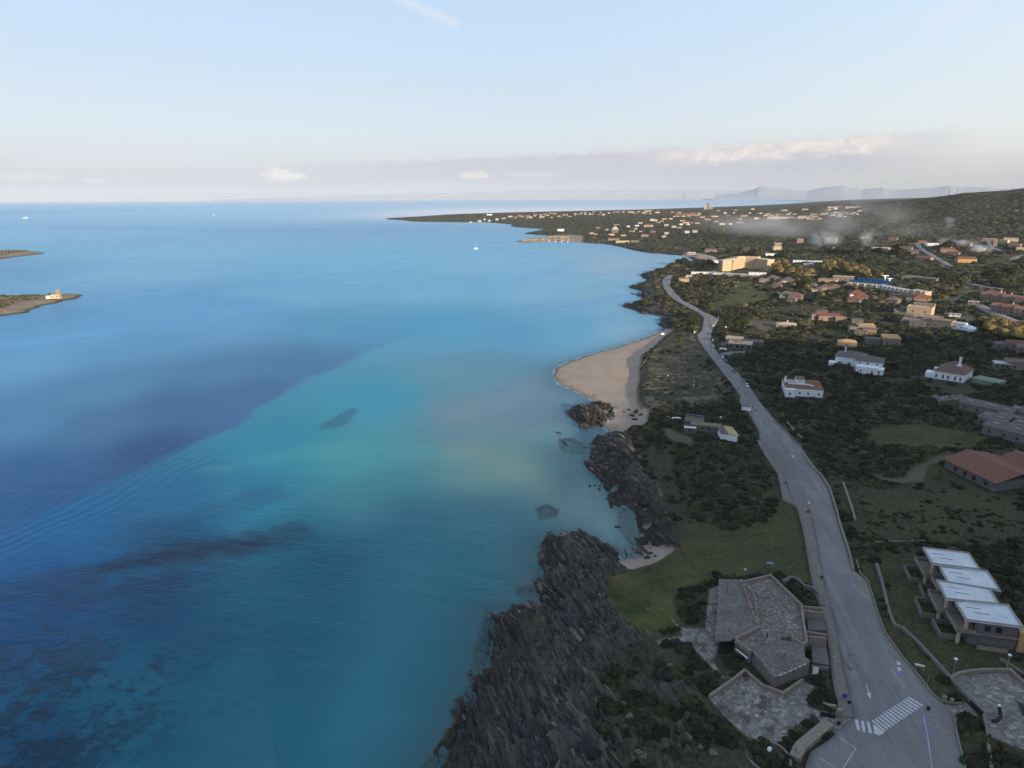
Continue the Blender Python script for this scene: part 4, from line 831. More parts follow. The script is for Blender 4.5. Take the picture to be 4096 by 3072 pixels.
q = W(3129, 2630, T+.3); mb = MB(); mb.box((q[0], q[1], T+.95), (1.1, 1.0, 1.7), .4); mb.box((q[0], q[1], T+1.9), (1.5, 1.3, .18), .4); mb.box((q[0], q[1], T+2.1), (.9, .8, .12), .9); mb.build('chimney', MSTONE, root, True)
for pts in ([(2960,2322),(2975,2324),(3084,2299),(3150,2362),(3206,2416)], [(3206,2416),(3214,2480),(3228,2566)], [(3228,2566),(3212,2573),(3165,2547)], [(2942,2552),(3031,2508)], [(2942,2555),(3005,2602)]):
    mb = MB(); ribbon(mb, PZ(pts, T+.7), .55, T-.3, T+.75); mb.build('parapet', MSTONE, root, True)
for pts in ([(3206,2424),(3290,2432)], [(3206,2440),(3290,2450)], [(3222,2524),(3306,2538)], [(3234,2545),(3306,2552)]):
    mb = MB(); ribbon(mb, PZ(pts, T+.3), .5, G0-.5, T+.35); mb.build('bridge_wall', MSTONE, root, True)
for pts in ([(3226,2452),(3288,2455),(3304,2520),(3232,2518)], [(3244,2560),(3303,2570),(3318,2662),(3250,2645)]):
    P_ = PZ(pts, G0+1.6); mb = MB(); mb.prism(P_, G0-1, G0+1.6); mb.build('side_roof', MGREY, root, True); foot(P_)
for a, b in (((2943,2596),(2990,2633)),):
    A_, B_ = PZ([a, b], T-1.2); mb = MB(); ribbon(mb, [A_, B_], .3, T-1.25, T-1.1); mb.build('wall_light', MW, root, True)
arc = PZ([(2966,2320),(2990,2346),(3013,2373),(3021,2400),(3028,2450),(3031,2508)], T+.4); arc = dense(arc+[arc[-1]], .9)[:-1]
mb = MB(); ribbon(mb, arc, .34, T-.1, T+.3)
for i_, p_ in enumerate(arc):
    if i_ % 7 != 3: mb.box((p_[0], p_[1], T+.32), (.62+.2*(i_ % 3), .5, .5+.12*(i_ % 2)), i_*.7)
mb.build('edge_stones', MSTONE, root, True)
# strip lights under the eave and two pale doors on the road side
e0, e1 = np.array(C2[5]), np.array(C2[4]); dv = (e1-e0)/np.hypot(*(e1-e0)); nv = np.array([dv[1], -dv[0]])
for k in range(6):
    a_ = e0+(e1-e0)*(.12+k*.13); b_ = a_+dv*1.1; z_ = zC[5]+(zC[4]-zC[5])*(.12+k*.13)
    mb = MB(); ribbon(mb, [tuple(a_+nv*.06), tuple(b_+nv*.06)], .12, z_-.14, z_-.03); mb.build('eave_light', MW, root, True)
for k, s in ((.62, .045),):
    a_ = e0+(e1-e0)*k-nv*.28; b_ = a_+dv*.9; mb = MB(); ribbon(mb, [tuple(a_), tuple(b_)], .1, G0-.3, G0+2.2); mb.build('door', MW, root, True)
dp = PZ([(3250,2692),(3272,2697)], G0+.3); mb = MB(); ribbon(mb, dp, .12, G0-.2, G0+2.1); mb.build('door', MW, root, True)
x1_ = PZ([(3246,2660),(3316,2668)], G0+1.6); mb = MB(); ribbon(mb, x1_, .4, G0-1.0, G0+1.5); mb.build('side_wall', MSTONEG, root, True)
for P_ in (Bp, A2, C2): foot(P_)
# kidney hollow behind the terrace: a low curved stone rim
mb = MB(); ribbon(mb, HP([(3130,2335),(3165,2318),(3190,2325),(3215,2350),(3250,2360),(3278,2385),(3285,2430)]), .6, G0-.5, G0+1.0); tag(mb.build('garden_wall', MSTONEG), 'curved grey stone wall round the planted hollow behind the terrace', 'wall')
# ------------------------------------------------------------------ free-standing walls and kerbs
def wall(pts, w, h, M, label, name='garden_wall', cat='wall', base=-.6, step=6, group=None, cap=None):
    P = HP(pts); D = []
    for i in range(len(P)-1):
        L_ = math.hypot(P[i+1][0]-P[i][0], P[i+1][1]-P[i][1]); n = max(1, int(L_/step))
        D += [(P[i][0]+(P[i+1][0]-P[i][0])*k/n, P[i][1]+(P[i+1][1]-P[i][1])*k/n) for k in range(n)]
    D.append(P[-1]); z = H([d[0] for d in D], [d[1] for d in D]); mb = MB(); ribbon(mb, D, w, list(z+base), list(z+h)); o = mb.build(name, M); return tag(o, label, cat, group)
wall([(2837,2794),(2942,2719),(2979,2689)], .6, .9, MSTONE, 'low stone wall on the sea side of the paved terrace')
wall([(2981,2690),(3047,2747),(3131,2781),(3210,2726)], .6, .8, MSTONE, 'angled stone wall under the front of the seaside building')
wall([(3178,3040),(3200,2995),(3315,2899)], 2.2, .9, MSTONE, 'thick rubble wall on the pebble bank at the car park corner')
wall([(3505,2262),(3528,2335),(3545,2411),(3558,2460),(3578,2506),(3611,2520),(3678,2584),(3800,2717),(3875,2800),(3928,2856)], .7, .9, MSTONEG, 'long mossy stone wall between the road verge and the apartment lawn')
wall([(3932,2860),(3948,2940),(3952,3000),(3961,3072),(3968,3150)], .6, 1.0, MSTONEG, 'stone wall beside the paved courtyard in the bottom corner')
wall([(3803,2720),(3830,2703),(3868,2694),(3930,2688),(4039,2687),(4096,2740),(4160,2790)], .6, .9, MSTONE, 'curved stone wall round the top of the paved courtyard')
wall([(4000,2640),(4060,2680),(4110,2715)], .5, .8, MSTONEG, 'short grey wall behind the lamp at the courtyard')
RV = [(3213,1818),(3250,1872),(3284,1902),(3318,1955),(3345,2040),(3360,2100),(3400,2225),(3413,2284)]
wall(RV, .55, .75, MSTONE, 'low stone wall along the landward edge of the curving road', 'roadside_wall')
wall([(3098,1683),(3135,1717),(3175,1760),(3206,1790)], .5, .5, MSTONEG, 'low kerb wall beside the road junction by the dark scrub', 'roadside_wall')
wall([(3147,1690),(3175,1725),(3215,1765)], .5, 1.0, MSTONE, 'leaning old field wall in the scrub just right of the road', 'field_wall')
wall([(3372,1935),(3390,1985),(3405,2030),(3420,2085)], .6, .9, MSTONE, 'broken dry stone wall crossing the dark field', 'field_wall')
wall([(3500,2173),(3560,2172),(3640,2170),(3700,2168)], .5, .7, MSTONEG, 'pale horizontal field wall above the white roofed apartments', 'field_wall')
wall([(3425,2240),(3440,2290),(3470,2320),(3492,2389),(3514,2461),(3542,2534),(3614,2634),(3681,2711),(3731,2778),(3760,2800),(3800,2814),(3850,2814)], .3, .3, MSTONE, 'pale kerb along the right hand parking bays', 'kerb', 'kerb', step=3)
wall([(3818,2880),(3832,2956),(3853,3039),(3880,3150)], .3, .25, MSTONE, 'pale kerb of the grass island beside the marked bays', 'kerb', 'kerb', step=3)
DE = [(2570,1424),(2590,1434),(2556,1481),(2559,1518),(2548,1565),(2552,1612),(2567,1637)]
wall(DE, .4, .8, MWOOD, 'dark timber edge holding the dune above the beach', 'dune_fence', 'fence', step=4)
for i, (pts, lb) in enumerate([([(2628,1510),(2693,1509)], 'weathered fence line on the dune, middle row left piece'), ([(2700,1502),(2744,1501)], 'weathered fence line on the dune, middle row centre piece'), ([(2780,1497),(2820,1495)], 'weathered fence line on the dune, middle row piece nearest the road'),
   ([(2577,1559),(2653,1559),(2679,1554)], 'weathered fence line on the dune, lowest row long piece'), ([(2715,1548),(2773,1547)], 'weathered fence line on the dune, lowest row centre piece'), ([(2794,1542),(2827,1540)], 'weathered fence line on the dune, lowest row piece nearest the road'), ([(2602,1432),(2655,1430)], 'weathered fence line at the top of the dune')]):
    P = HP(pts); D = dense(P+[P[-1]], 2.5)[:]; D = [d for k, d in enumerate(D)]; seen = []
    for d_ in D:
        if not seen or math.hypot(d_[0]-seen[-1][0], d_[1]-seen[-1][1]) > .5: seen.append(d_)
    x_, y_ = seen[0]; z_ = H([s[0] for s in seen], [s[1] for s in seen]); r = empty('beach_fence', (x_, y_, float(z_[0])), lb, 'fence', 'fences across the dune')
    m = MB(); ribbon(m, seen, .16, list(z_+.55), list(z_+.85)); m.build('rail', MWOOD, r, True)
    for k in range(0, len(seen), 2): m = MB(); m.box((seen[k][0], seen[k][1], z_[k]+.3), (.18, .18, 1.3)); m.build('post', MWOOD, r, True)
# ------------------------------------------------------------------ the stepped apartment block with white flat roofs
ax, ay, AG = hit1(3880, 2500); AR = AG+6.9
apt = empty('apartment_block', (ax, ay, AG), 'stepped two storey apartment block with four white flat roofs on the lawn', 'building')
mods = [([(3690,2190),(3875,2212),(3922,2280),(3728,2256)], .45), ([(3756,2266),(3950,2284),(4003,2364),(3790,2330)], 0), ([(3745,2320),(3961,2356),(3998,2418),(3784,2397)], .22), ([(3817,2403),(4034,2420),(4092,2511),(3864,2481)], -.12)]
MROOFW = plain('white_roof_coating', (.66, .68, .70, 1), (.47, .49, .52, 1), .28, .8)
for mi, (pp, dz) in enumerate(mods):
    R_ = AR+dz; c = [np.array(W(a, b, R_)) for a, b in pp]
    F_ = lambda u, v: tuple(c[0]*(1-u)*(1-v)+c[1]*u*(1-v)+c[2]*u*v+c[3]*(1-u)*v)
    def quad(u0, u1, v0, v1): return [F_(u0, v0), F_(u1, v0), F_(u1, v1), F_(u0, v1)]
    mb = MB(); mb.prism(quad(0, 1, 0, 1), R_-.28, R_); sl_ = mb.build('roof', MROOFW, apt, True)
    mb = MB(); ribbon(mb, quad(.012, .988, .02, .98), .3, R_+.003, R_+.32, True); mb.build('roof_edge', plain('roof_edge', (.36, .32, .28, 1), (.24, .21, .18, 1), 1) if mi == 0 else bpy.data.materials['roof_edge'], apt, True)
    mb = MB(); mb.prism(quad(.24, .965, .05, .95), AG+3.31, R_-.283); mb.build('upper_wall', MGREY, apt, True)
    mb = MB(); mb.prism(quad(.12, .965, .06, .94), AG-1.5, AG+3.0); mb.build('lower_wall', MGREY, apt, True)
    mb = MB(); mb.prism(quad(-.13, .98, .0, 1.0), AG+3.003+.02*mi, AG+3.28+.006*mi); mb.build('balcony_slab', MSTONE, apt, True)
    mb = MB(); ribbon(mb, [F_(.22, .02), F_(-.12, .02), F_(-.12, .98), F_(.22, .98)], .22, AG+3.30, AG+4.15); mb.build('balcony_wall', MSTONE, apt, True)
    mb = MB(); mb.box((*F_(.04, .93), (AG+4.16+R_-.29)/2), (.7, .5, R_-.29-AG-4.16)); mb.build('pillar', MCREAM, apt, True)
    mb = MB(); mb.box((*F_(-.06, .93), AG+1.2), (.7, .5, 3.55)); mb.build('pillar', MCREAM, apt, True)
    mb = MB(); ribbon(mb, [F_(.1, .02), F_(-.34, .02), F_(-.34, .8), F_(.0, .8)], .3, AG-1, AG+1.1); mb.build('garden_wall', MSTONEG, apt, True)
    for v in (.3, .68):
        a_, b_ = np.array(F_(.237, v-.1)), np.array(F_(.237, v+.1)); mb = MB(); ribbon(mb, [a_, b_], .12, AG+3.6, AG+5.8); mb.build('window', MDARK, apt, True)
    if mi == 3:
        for u in (.42, .62):
            mb = MB(); ribbon(mb, [F_(u-.05, .955), F_(u+.05, .955)], .14, AG+4.2, AG+5.6); mb.build('window', MDARK, apt, True)
        mb = MB(); mb.prism(quad(.985, 1.12, .35, 1.0), AG-1, AG+5.2); mb.build('side_wall', MOCHRE, apt, True)
        mb = MB(); ribbon(mb, [F_(.25, 1.12), F_(.8, 1.12)], .2, AG-.8, AG+.8); mb.build('step_wall', MPINK, apt, True)
    m = MB()
    for k in range(2): a_ = F_(.15+.1*k, .3+.25*k); b_ = F_(.42+.1*k, .33+.25*k); ribbon(m, [a_, b_], .18, R_+.003, R_+.07)
    m.build('drain_channel', MGREY, apt, True)
    foot(quad(-.4, 1.05, -.08, 1.1))
# ------------------------------------------------------------------ long farm-like buildings with terracotta roofs, right edge
def slope_house(front, back, dz, hgt, label, M, group=None):
    """front/back: photo corners of the near eave and of the ridge"""
    x, y, g = hit1(*dz); R_ = g+hgt; f = [W(a, b, R_) for a, b in front]; rg = [W(a, b, R_+2.6) for a, b in back]
    r = empty('long_house', (x, y, g), label, 'house', group)
    bk = [(2*rg[i][0]-f[i][0], 2*rg[i][1]-f[i][1]) for i in range(2)]
    mb = MB(); vs = [(*f[0], R_), (*f[1], R_), (*rg[1], R_+2.6), (*rg[0], R_+2.6), (*bk[1], R_), (*bk[0], R_)]
    vs += [(v[0], v[1], v[2]-.25) for v in vs]
    mb.add(vs, [(0, 1, 2, 3), (3, 2, 4, 5), (0, 6, 7, 1), (5, 4, 10, 11), (0, 3, 9, 6), (3, 5, 11, 9), (1, 7, 8, 2), (2, 8, 10, 4), (7, 6, 9, 8), (8, 9, 11, 10)]); mb.build('roof', M, r, True)
    mb = MB(); ribbon(mb, [rg[0], rg[1]], .4, R_+2.55, R_+2.75); mb.build('ridge', MSTONE, r, True)
    c = np.mean([f[0], f[1], bk[0], bk[1]], 0); ins = [tuple(c+(np.array(p)-c)*.93) for p in (f[0], f[1], bk[1], bk[0])]
    mb = MB(); mb.prism(ins, g-2, R_-.12); mb.build('wall', MGREY, r, True)
    a, b = np.array(ins[0]), np.array(ins[1]); dv = (b-a)/np.hypot(*(b-a)); nv = np.array([dv[1], -dv[0]])
    for k in (.2, .4, .58, .8):
        p = a+(b-a)*k+nv*.03; mb = MB(); ribbon(mb, [tuple(p), tuple(p+dv*1.6)], .1, g+.4, g+2.0); mb.build('window', MDARK, r, True)
    foot([f[0], f[1], bk[1], bk[0]]); fv = nv*7; NOVEG.append([tuple(np.array(f[0])+fv), tuple(np.array(f[1])+fv), f[1], f[0]])
    return r
slope_house([(3768,1833),(3984,1935)], [(3866,1798),(4094,1896)], (3870,1890), 3.4, 'long low house with terracotta tile roof behind the curved gravel drive', MTILE)
slope_house([(3988,1829),(4180,1920)], [(4062,1800),(4260,1895)], (4060,1880), 3.4, 'second terracotta roofed house cut off by the right edge of the photo', MTILE)
# ------------------------------------------------------------------ white villas in the scrub
h = house(3212, 1578, 'white flat roofed villa with terracotta terrace and tall chimney near the road', [
   V(0, 5, 20, 14, 4.2, 'flat', MW, MTILE, nw=4, ov=.25), V(-7.5, -4.2, 5, 2.4, 3.9, 'flat', MW, MW, nw=1, ov=.15),
   V(-1.2, 7.0, 4.6, 5.0, 2.6, 'flat', MW, MTILEB, z0=4.45, nw=1, ov=.12, wh=.5), ], rot=8, fr=3)
mb = MB(); mb.box((-2.5, 4.9, 4.85), (11, .5, .8)); mb.box((4.4, 3.9, 4.7), (3.2, .5, .5), -.5); mb.build('parapet', MW, h)
mb = MB(); mb.box((-6.4, 9.6, 5.0), (5.5, .5, 1.1)); mb.build('parapet', MW, h)
mb = MB(); mb.box((-9.3, 8.5, 5.6), (1.3, 1.1, 2.7)); mb.box((-9.3, 8.5, 7.4), (.6, .6, 1.1)); mb.box((-8.95, 8.5, 8.0), (1.0, .5, .3), 0, .3); mb.build('chimney', MW, h)
h = house(3425, 1480, 'large white villa with two grey hipped roofs on the slope', [
   V(-6, 13, 17, 12, 5.6, 'hip', MW, MTILEG, rh=3.0, nw=3, ov=.8, door=True), V(6, 7, 15, 10, 5.8, 'hip', MW, MTILEG, rh=2.8, nw=3, ov=.8),
   V(6.5, -3.6, 12, 5.0, 3.6, 'flat', MW, MW, nw=2, ov=.1, parapet=.5, door=True), V(13.6, -2, 4, 5, 3.0, 'flat', MW, MW, nw=1), V(-15.5, 5, 4, 4, 2.0, 'flat', MW, MW, nw=0, sides=False)], rot=-6, chim=((-10, 13, 6, 10.3, .7),), fr=4)
h = house(3782, 1520, 'white villa with brown hipped roof, arched windows and leaning tall chimney', [
   V(1, 8, 16, 14, 4.6, 'hip', MW, MTILEB, rh=5.6, nw=5, ov=.8, wh=2.3, ww=1.0), V(-8.6, 3.2, 6.5, 3.2, 2.2, 'shed', MW, MW, rh=.8, nw=0, sides=False, ov=.05)], rot=-12, fr=4)
mb = MB(); mb.box((4.2, 8.2, 9.9), (1.2, .9, 6.6), 0, 0); mb.box((4.0, 8.0, 8.0), (2.2, 1.6, 1.4)); mb.box((4.2, 8.2, 13.4), (1.6, 1.2, .35)); mb.build('chimney', MW, h)
mb = MB(); mb.box((-7.2, 5.4, 5.2), (1.6, 1.8, 1.5)); mb.build('chimney', MW, h)
h = house(3944, 1534, 'small building with pale green flat roof half hidden in bushes', [V(0, 2, 14, 7, 2.2, 'hip', MGREENP, MGREENP, rh=.7, nw=0, sides=False, ov=.5)], rot=-20, name='garden_shed', cat='shed')
# ------------------------------------------------------------------ beach club buildings
h = house(2760, 1733, 'beach hut with white two panel sheet roof', [V(0, 2.5, 5.2, 4.6, 2.6, 'shed', MGREY, MW, rh=-.5, nw=1, sides=False, ov=.2)], rot=4, name='beach_hut', cat='hut', fr=1, ds=1)
h = house(2822, 1726, 'long beach club building with flat moss green roof', [V(0, 2.6, 14, 4.6, 2.7, 'flat', MSTONEG, MGREEN, nw=4, sides=False, ov=.3)], rot=0, name='beach_club', cat='building', ds=1)
x, y, g = hit1(2928, 1738); r = empty('beach_house', (x, y, g), 'beach house with tan sheet roof and grey side roof beside the road', 'house')
tp = [W(a, b, g+z_) for a, b, z_ in ((2894,1701,4.2),(2929,1708,4.2),(2958,1744,3.1),(2913,1734,3.1))]
mb = MB(); mb.prism(tp, [g+4.0, g+4.0, g+2.9, g+2.9], [g+4.2, g+4.2, g+3.1, g+3.1]); mb.build('roof', MTAN, r, True)
gp = [W(a, b, g+z_) for a, b, z_ in ((2868,1706,3.3),(2893,1701,4.2),(2912,1734,3.1),(2882,1733,2.7))]
mb = MB(); mb.prism(gp, [g+3.0, g+3.9, g+2.8, g+2.4], [g+3.2, g+4.1, g+3.0, g+2.6]); mb.build('side_roof', MTILEG, r, True)
c = np.mean(tp+gp, 0); mb = MB(); wp = [gp[0], tp[1], tp[2], gp[3]]; mb.prism([tuple(c+(np.array(p)-c)*.86) for p in wp], g-1, [g+2.7, g+3.5, g+2.7, g+2.2]); mb.build('wall', MW, r, True); foot(wp)
h = house(2776, 1706, 'grey open pavilion with frame pergola behind the beach hut', [V(0, 3, 9, 6, 2.4, 'flat', MGREY, MGREY, nw=0, sides=False, ov=.2)], rot=0, name='pavilion', cat='pavilion', ds=1)
mb = MB(); ribbon(mb, [(-4, 3), (4, 3), (4, 6), (-4, 6)], .15, 4.0, 4.2, True)
for u in (-4, 4):
    for v in (3, 6): mb.box((u, v, 3.3), (.15, .15, 1.38))
mb.build('pergola', MMETAL, h)
x, y, g = hit1(2704, 1692); r = empty('beach_umbrella', (x, y, g), 'white bone shaped shade sail on a pole by the beach club', 'shade sail')
mb = MB(); ribbon(mb, [(-2.4, 0), (-1.4, .2), (0, .1), (1.4, .25), (2.4, 0)], 1.2, [2.5, 2.7, 2.75, 2.7, 2.4], [2.6, 2.85, 2.9, 2.85, 2.5]); mb.build('canopy', MW, r); mb = MB(); mb.tube((0, 0, 0), (0, 0, 2.74), .07); mb.build('pole', MMETAL, r)
def board(px, py, w, hh, z, label, name='sign_board', M=None, rot=0, group=None, cat='sign', MP=None):
    x, y, g = hit1(px, py); a = -math.atan2(x, y)+math.radians(rot); r = empty(name, (x, y, g), label, cat, group, a)
    mb = MB(); mb.box((0, 0, z+hh/2), (w, .08, hh)); mb.build('panel', M or MW, r)
    for u in ((-w*.4, w*.4) if w > 1.2 else (0,)):
        mb = MB(); mb.tube((u, .1, 0), (u, .1, z+hh*.8), .045, n=6); mb.build('post', MP or MMETAL, r)
    return r
board(2671, 1682, 1.2, 1.2, 1.0, 'small square white board left of the shade sail')
for (a, b), lb in zip(((2671,1508),(2815,1493),(2775,1532),(2775,1546)), ('small white board at the middle dune fence, left one', 'small white board at the middle dune fence nearest the road', 'upper of two small white boards on the dune', 'lower of two small white boards on the dune')):
    board(a, b, .6, .6, .7, lb, group='boards on the dune')
board(2651, 1342, 2.6, 1.6, .6, 'pale tilted panel in the scrub above the beach corner', rot=20)
board(2778, 1336, 1.0, 1.4, .8, 'white notice at the bend of the road wall')
board(2984, 1648, 4.8, 1.9, .8, 'wide white banner board at the beach path entrance', name='banner_board', rot=-4)
board(2892, 1404, 5.2, 1.9, .6, 'wide white sign board beside the side road', name='banner_board')
board(2903, 1317, .9, 1.5, 1.2, 'white round sign in front of the roadside villa')
board(2851, 1367, .35, 1.8, .5, 'slim white roadside post sign by the parked cars')
# ------------------------------------------------------------------ roadside complex with cream terraces
h = house(2942, 1392, 'low stone complex with cream flat terraces and a dark round court by the road', [
   V(3, 3, 16, 8, 3.6, 'flat', MSTONEG, MCREAM, nw=4, ov=.6, wh=1.9, ww=2.0), V(-3, 12, 12, 7, 4.4, 'flat', MSTONE, MCREAM, nw=2, ov=.5), V(11, 12, 14, 6, 3.2, 'flat', MSTONEG, MTILEG, nw=2, ov=.4)], rot=-6, name='villa', fr=5)
mb = MB(); mb.tube((1, 6.4, 3.85), (1, 6.4, 4.5), 3.6, 3.2, 20); mb.build('round_court', MPINK, h)
mb = MB(); ribbon(mb, [(-9, -2), (-6, 4), (-10, 10)], .5, -.6, 2.0); ribbon(mb, [(-11, -1), (-8, 4.5), (-12, 10)], .5, -.6, 1.6); mb.build('garden_wall', MSTONE, h)
house(3143, 1311, 'low ochre roofed house in the middle of the scrub', [V(0, 3, 16, 8, 2.8, 'hip', MSTONE, MCREAM, rh=1.5, nw=2, ov=.5)], rot=0, chim=((1, 3, 3, 5.6, .7),), fr=2)
house(2736, 1125, 'red roofed house at the bend of the far road', [V(0, 3, 13, 7, 3.2, 'gable', MCREAM, MREDW, rh=1.6, nw=3)], rot=5, chim=((3, 3, 3, 6.4, .8),), fr=3)
house(2756, 1116, 'small cream house behind the red roofed one', [V(0, 3, 7, 6, 3.8, 'gable', MCREAM, MCREAM, rh=1.6, nw=1)], rot=-5, fr=2)
# ------------------------------------------------------------------ stone villas on the right
h = house(3662, 1264, 'castle like villa with tall warm stone front and outer curved wall', [
   V(2, 6, 20, 11, 7.6, 'flat', MCREAM, MCREAM, nw=2, ov=.1, parapet=.7, wh=1.6), V(3, 14, 17, 7, 9.0, 'flat', MSTONE, MSTONE, nw=2, ov=.1, parapet=.6), V(-11, 7, 8, 7, 5.8, 'hip', MSTONEG, MTILEG, rh=1.2, nw=1)], rot=-8, name='villa', fr=9)
mb = MB(); ribbon(mb, [(-19, 6), (-15, 1), (-9, -2), (-2, -3.4), (5, -4)], .9, -1.5, [4.6, 2.6, 2.2, 2.6, 2.4]); mb.build('outer_wall', MCREAM, h)
house(3690, 1303, 'wide reddish stone villa of low blocks below the castle like villa', [V(-8, 6, 16, 8, 4.0, 'flat', MPINK, MPINK, nw=3, ov=.3), V(6, 8, 14, 9, 6.4, 'flat', MSTONE, MPINK, nw=2, ov=.2, parapet=.5), V(-14, 3, 6, 5, 3.2, 'hip', MSTONEG, MTILEG, rh=1, nw=1), V(-4, 0, 12, 4, 3.2, 'gable', MSTONEG, MTILEG, rh=1, nw=2)], rot=-4, name='villa', fr=7)
house(3760, 1311, 'square stone house with dark slit windows beside the blue white annex', [V(0, 5, 15, 8, 5.6, 'flat', MSTONE, MSTONE, nw=2, ov=.2, parapet=.4, door=True), V(-9, 4, 6, 6, 4.2, 'shed', MSTONE, MTILEG, rh=1, nw=1)], rot=-14, name='villa', fr=5)
house(3828, 1316, 'small bluish white annex with pointed white awnings', [V(0, 4, 9, 6, 4.4, 'flat', MW, MSLAB, nw=2, ov=.4), V(6.5, 2, 6, 5, 2.4, 'hip', MW, MW, rh=2.2, nw=0, sides=False, ov=.3), V(10.6, .2, 5, 4, 1.7, 'gable', MW, MW, rh=1.6, nw=0, sides=False, ov=.3)], rot=-14, fr=4)
h = house(3455, 1336, 'stone villa with slate porch roofs and orange upper wall', [V(2, 6, 13, 8, 6.6, 'hip', MSTONE, MOCHRE, rh=1.0, nw=2, ov=.1), V(4, 1.2, 10, 4, 4.2, 'shed', MPINK, MTILEG, rh=.9, nw=3, ov=.5), V(-7, 5, 7, 6, 5.0, 'hip', MSTONE, MTILEG, rh=1.0, nw=2), V(-3, -2.6, 9, 4, 2.8, 'shed', MSTONE, MTILEG, rh=.8, nw=2)], rot=10, name='villa', fr=4)
house(3430, 1296, 'slate roofed outbuilding left of the orange walled villa', [V(0, 3, 9, 5, 2.8, 'shed', MSTONEG, MTILEG, rh=.7, nw=1)], rot=8, fr=2)
house(3548, 1379, 'square ochre stone house with sloping flat roof', [V(3, 4, 12, 8, 4.8, 'shed', MSTONE, MOCHRE, rh=1.2, nw=2, ov=.1), V(-9, 4, 10, 6, 3.4, 'hip', MSTONEG, MTILEG, rh=1.1, nw=2)], rot=12, name='villa', fr=4)
house(3388, 1389, 'low ochre house behind the villa with two grey roofs', [V(0, 4, 13, 7, 3.4, 'hip', MSTONE, MOCHRE, rh=1.8, nw=1, ov=.1)], rot=5, fr=3)
h = house(3318, 1283, 'rambling reddish villa with terracotta roofs among dark trees', [V(0, 5, 18, 8, 4.0, 'gable', MPINK, MTILE, rh=1.8, nw=3), V(-10, 6, 9, 6, 4.8, 'hip', MPINK, MTILE, rh=1.4, nw=1), V(9, 1, 9, 6, 3.2, 'flat', MPINK, MPINK, nw=2, parapet=.4)], rot=12, name='villa', fr=4)
house(3285, 1262, 'small brown stone house left of the rambling reddish villa', [V(0, 4, 10, 6, 3.6, 'hip', MSTONEG, MTILEB, rh=1.4, nw=1)], rot=0, fr=2)
house(4075, 1400, 'stone house with terracotta roof at the right edge above the grey porches', [V(0, 4, 13, 8, 4.6, 'gable', MSTONE, MTILE, rh=1.6, nw=2), V(-10, 3, 8, 6, 3.6, 'hip', MSTONEG, MTILEG, rh=1.1, nw=2), V(3, -5, 12, 6, 3.4, 'shed', MSTONEG, MTILEG, rh=1, nw=3)], rot=14, name='villa', fr=2)
house(4060, 1478, 'stone terrace house with flat porch at the right edge below the terracotta roof', [V(4, 4, 16, 8, 4.4, 'flat', MSTONE, MTILEB, nw=2, parapet=.4), V(-7, 2, 8, 6, 3.2, 'flat', MSTONEG, MSLAB, nw=3, ov=.5, wh=1.6)], rot=14, name='villa', fr=2)
# grey row houses lower right
for (px, py, w, d, hh, lb, ro) in ((3905,1650,17,9,3.6,'grey tiled row house standing alone left of the others',-20), (3985,1668,12,8,3.4,'grey tiled row house at the top of the stepped group',-24), (3960,1706,12,9,3.6,'grey tiled row house with pale curved gable at the left of the group',-24), (4030,1706,13,8,3.6,'grey tiled row house in the middle of the stepped group',-24), (4085,1680,13,8,3.6,'grey tiled row house at the right edge, upper',-24), (4010,1752,18,10,4.0,'largest grey tiled row house at the bottom of the group',-24), (4100,1745,14,10,4.2,'grey tiled row house at the right edge, lower',-24)):
    h = house(px, py, lb, [V(0, d/2, w, d, hh, 'gable', MSTONEG, MTILEG, rh=1.8, nw=3)], rot=ro, name='row_house', group='grey tiled row houses')
    for u in (-.3, .22):
        mb = MB(); mb.box((w*u, d*.35, hh+1.25), (2.6, .35, .3), 0, .35); mb.build('skylight', MSLAB, h)
# holiday cottages with brown pyramid roofs
CT = [(3087,1123,14,'sunlit brown roofed cottage nearest the hotel grove'), (3051,1127,9,'small brown roofed cottage left of the grove cottages'), (3113,1127,10,'brown roofed cottage between two larger ones by the grove'), (3148,1131,14,'large brown roofed cottage at the right of the grove row'), (3105,1153,11,'brown roofed cottage with white door below the row'), (3124,1143,9,'small brown roofed cottage in the middle of the row'), (3146,1190,13,'left of the two brown roofed cottages below the lawn'), (3178,1197,14,'right of the two brown roofed cottages below the lawn'), (3164,1207,9,'low brown annex in front of the two lower cottages'), (3429,1186,14,'tall reddish cottage behind the pool terrace'), (3445,1198,13,'reddish cottage with split roof below the pool terrace'), (3414,1208,12,'cottage with white gable below the reddish ones'),
  (3245,1150,9,'small cottage at the left end of the middle cottage row'), (3301,1160,11,'brown cottage in the middle cottage row'), (3338,1158,12,'brown cottage at the right end of the middle cottage row'), (3270,1168,9,'low cottage in front of the middle cottage row'), (3562,1213,13,'brown cottage near the long sunlit terrace'), (3690,1205,16,'red tiled cottage under the end of the long terrace'), (3655,1198,12,'flat brown cottage left of the red tiled one'), (3390,1152,10,'cottage by the golden trees right of the row')]
for i, (px, py, w, lb) in enumerate(CT):
    sc = 1.0; rf = MTILEB if i % 3 else MTILEG
    if 'red' in lb: rf = MTILE
    house(px, py, lb, [V(0, w*.32, w, w*.62, 3.2, 'hip', MPINK if i % 2 else MSTONE, rf, rh=w*.27, nw=2, ov=.8, door=(i % 2 == 0))]+([V(-w*.35, -1.2, w*.45, 3.5, 2.5, 'shed', MW, rf, rh=.7, nw=0, sides=False)] if i % 3 == 0 else []), rot=(-14, 10, 4, -8)[i % 4], name='cottage', cat='cottage', group='holiday cottages', fr=4)
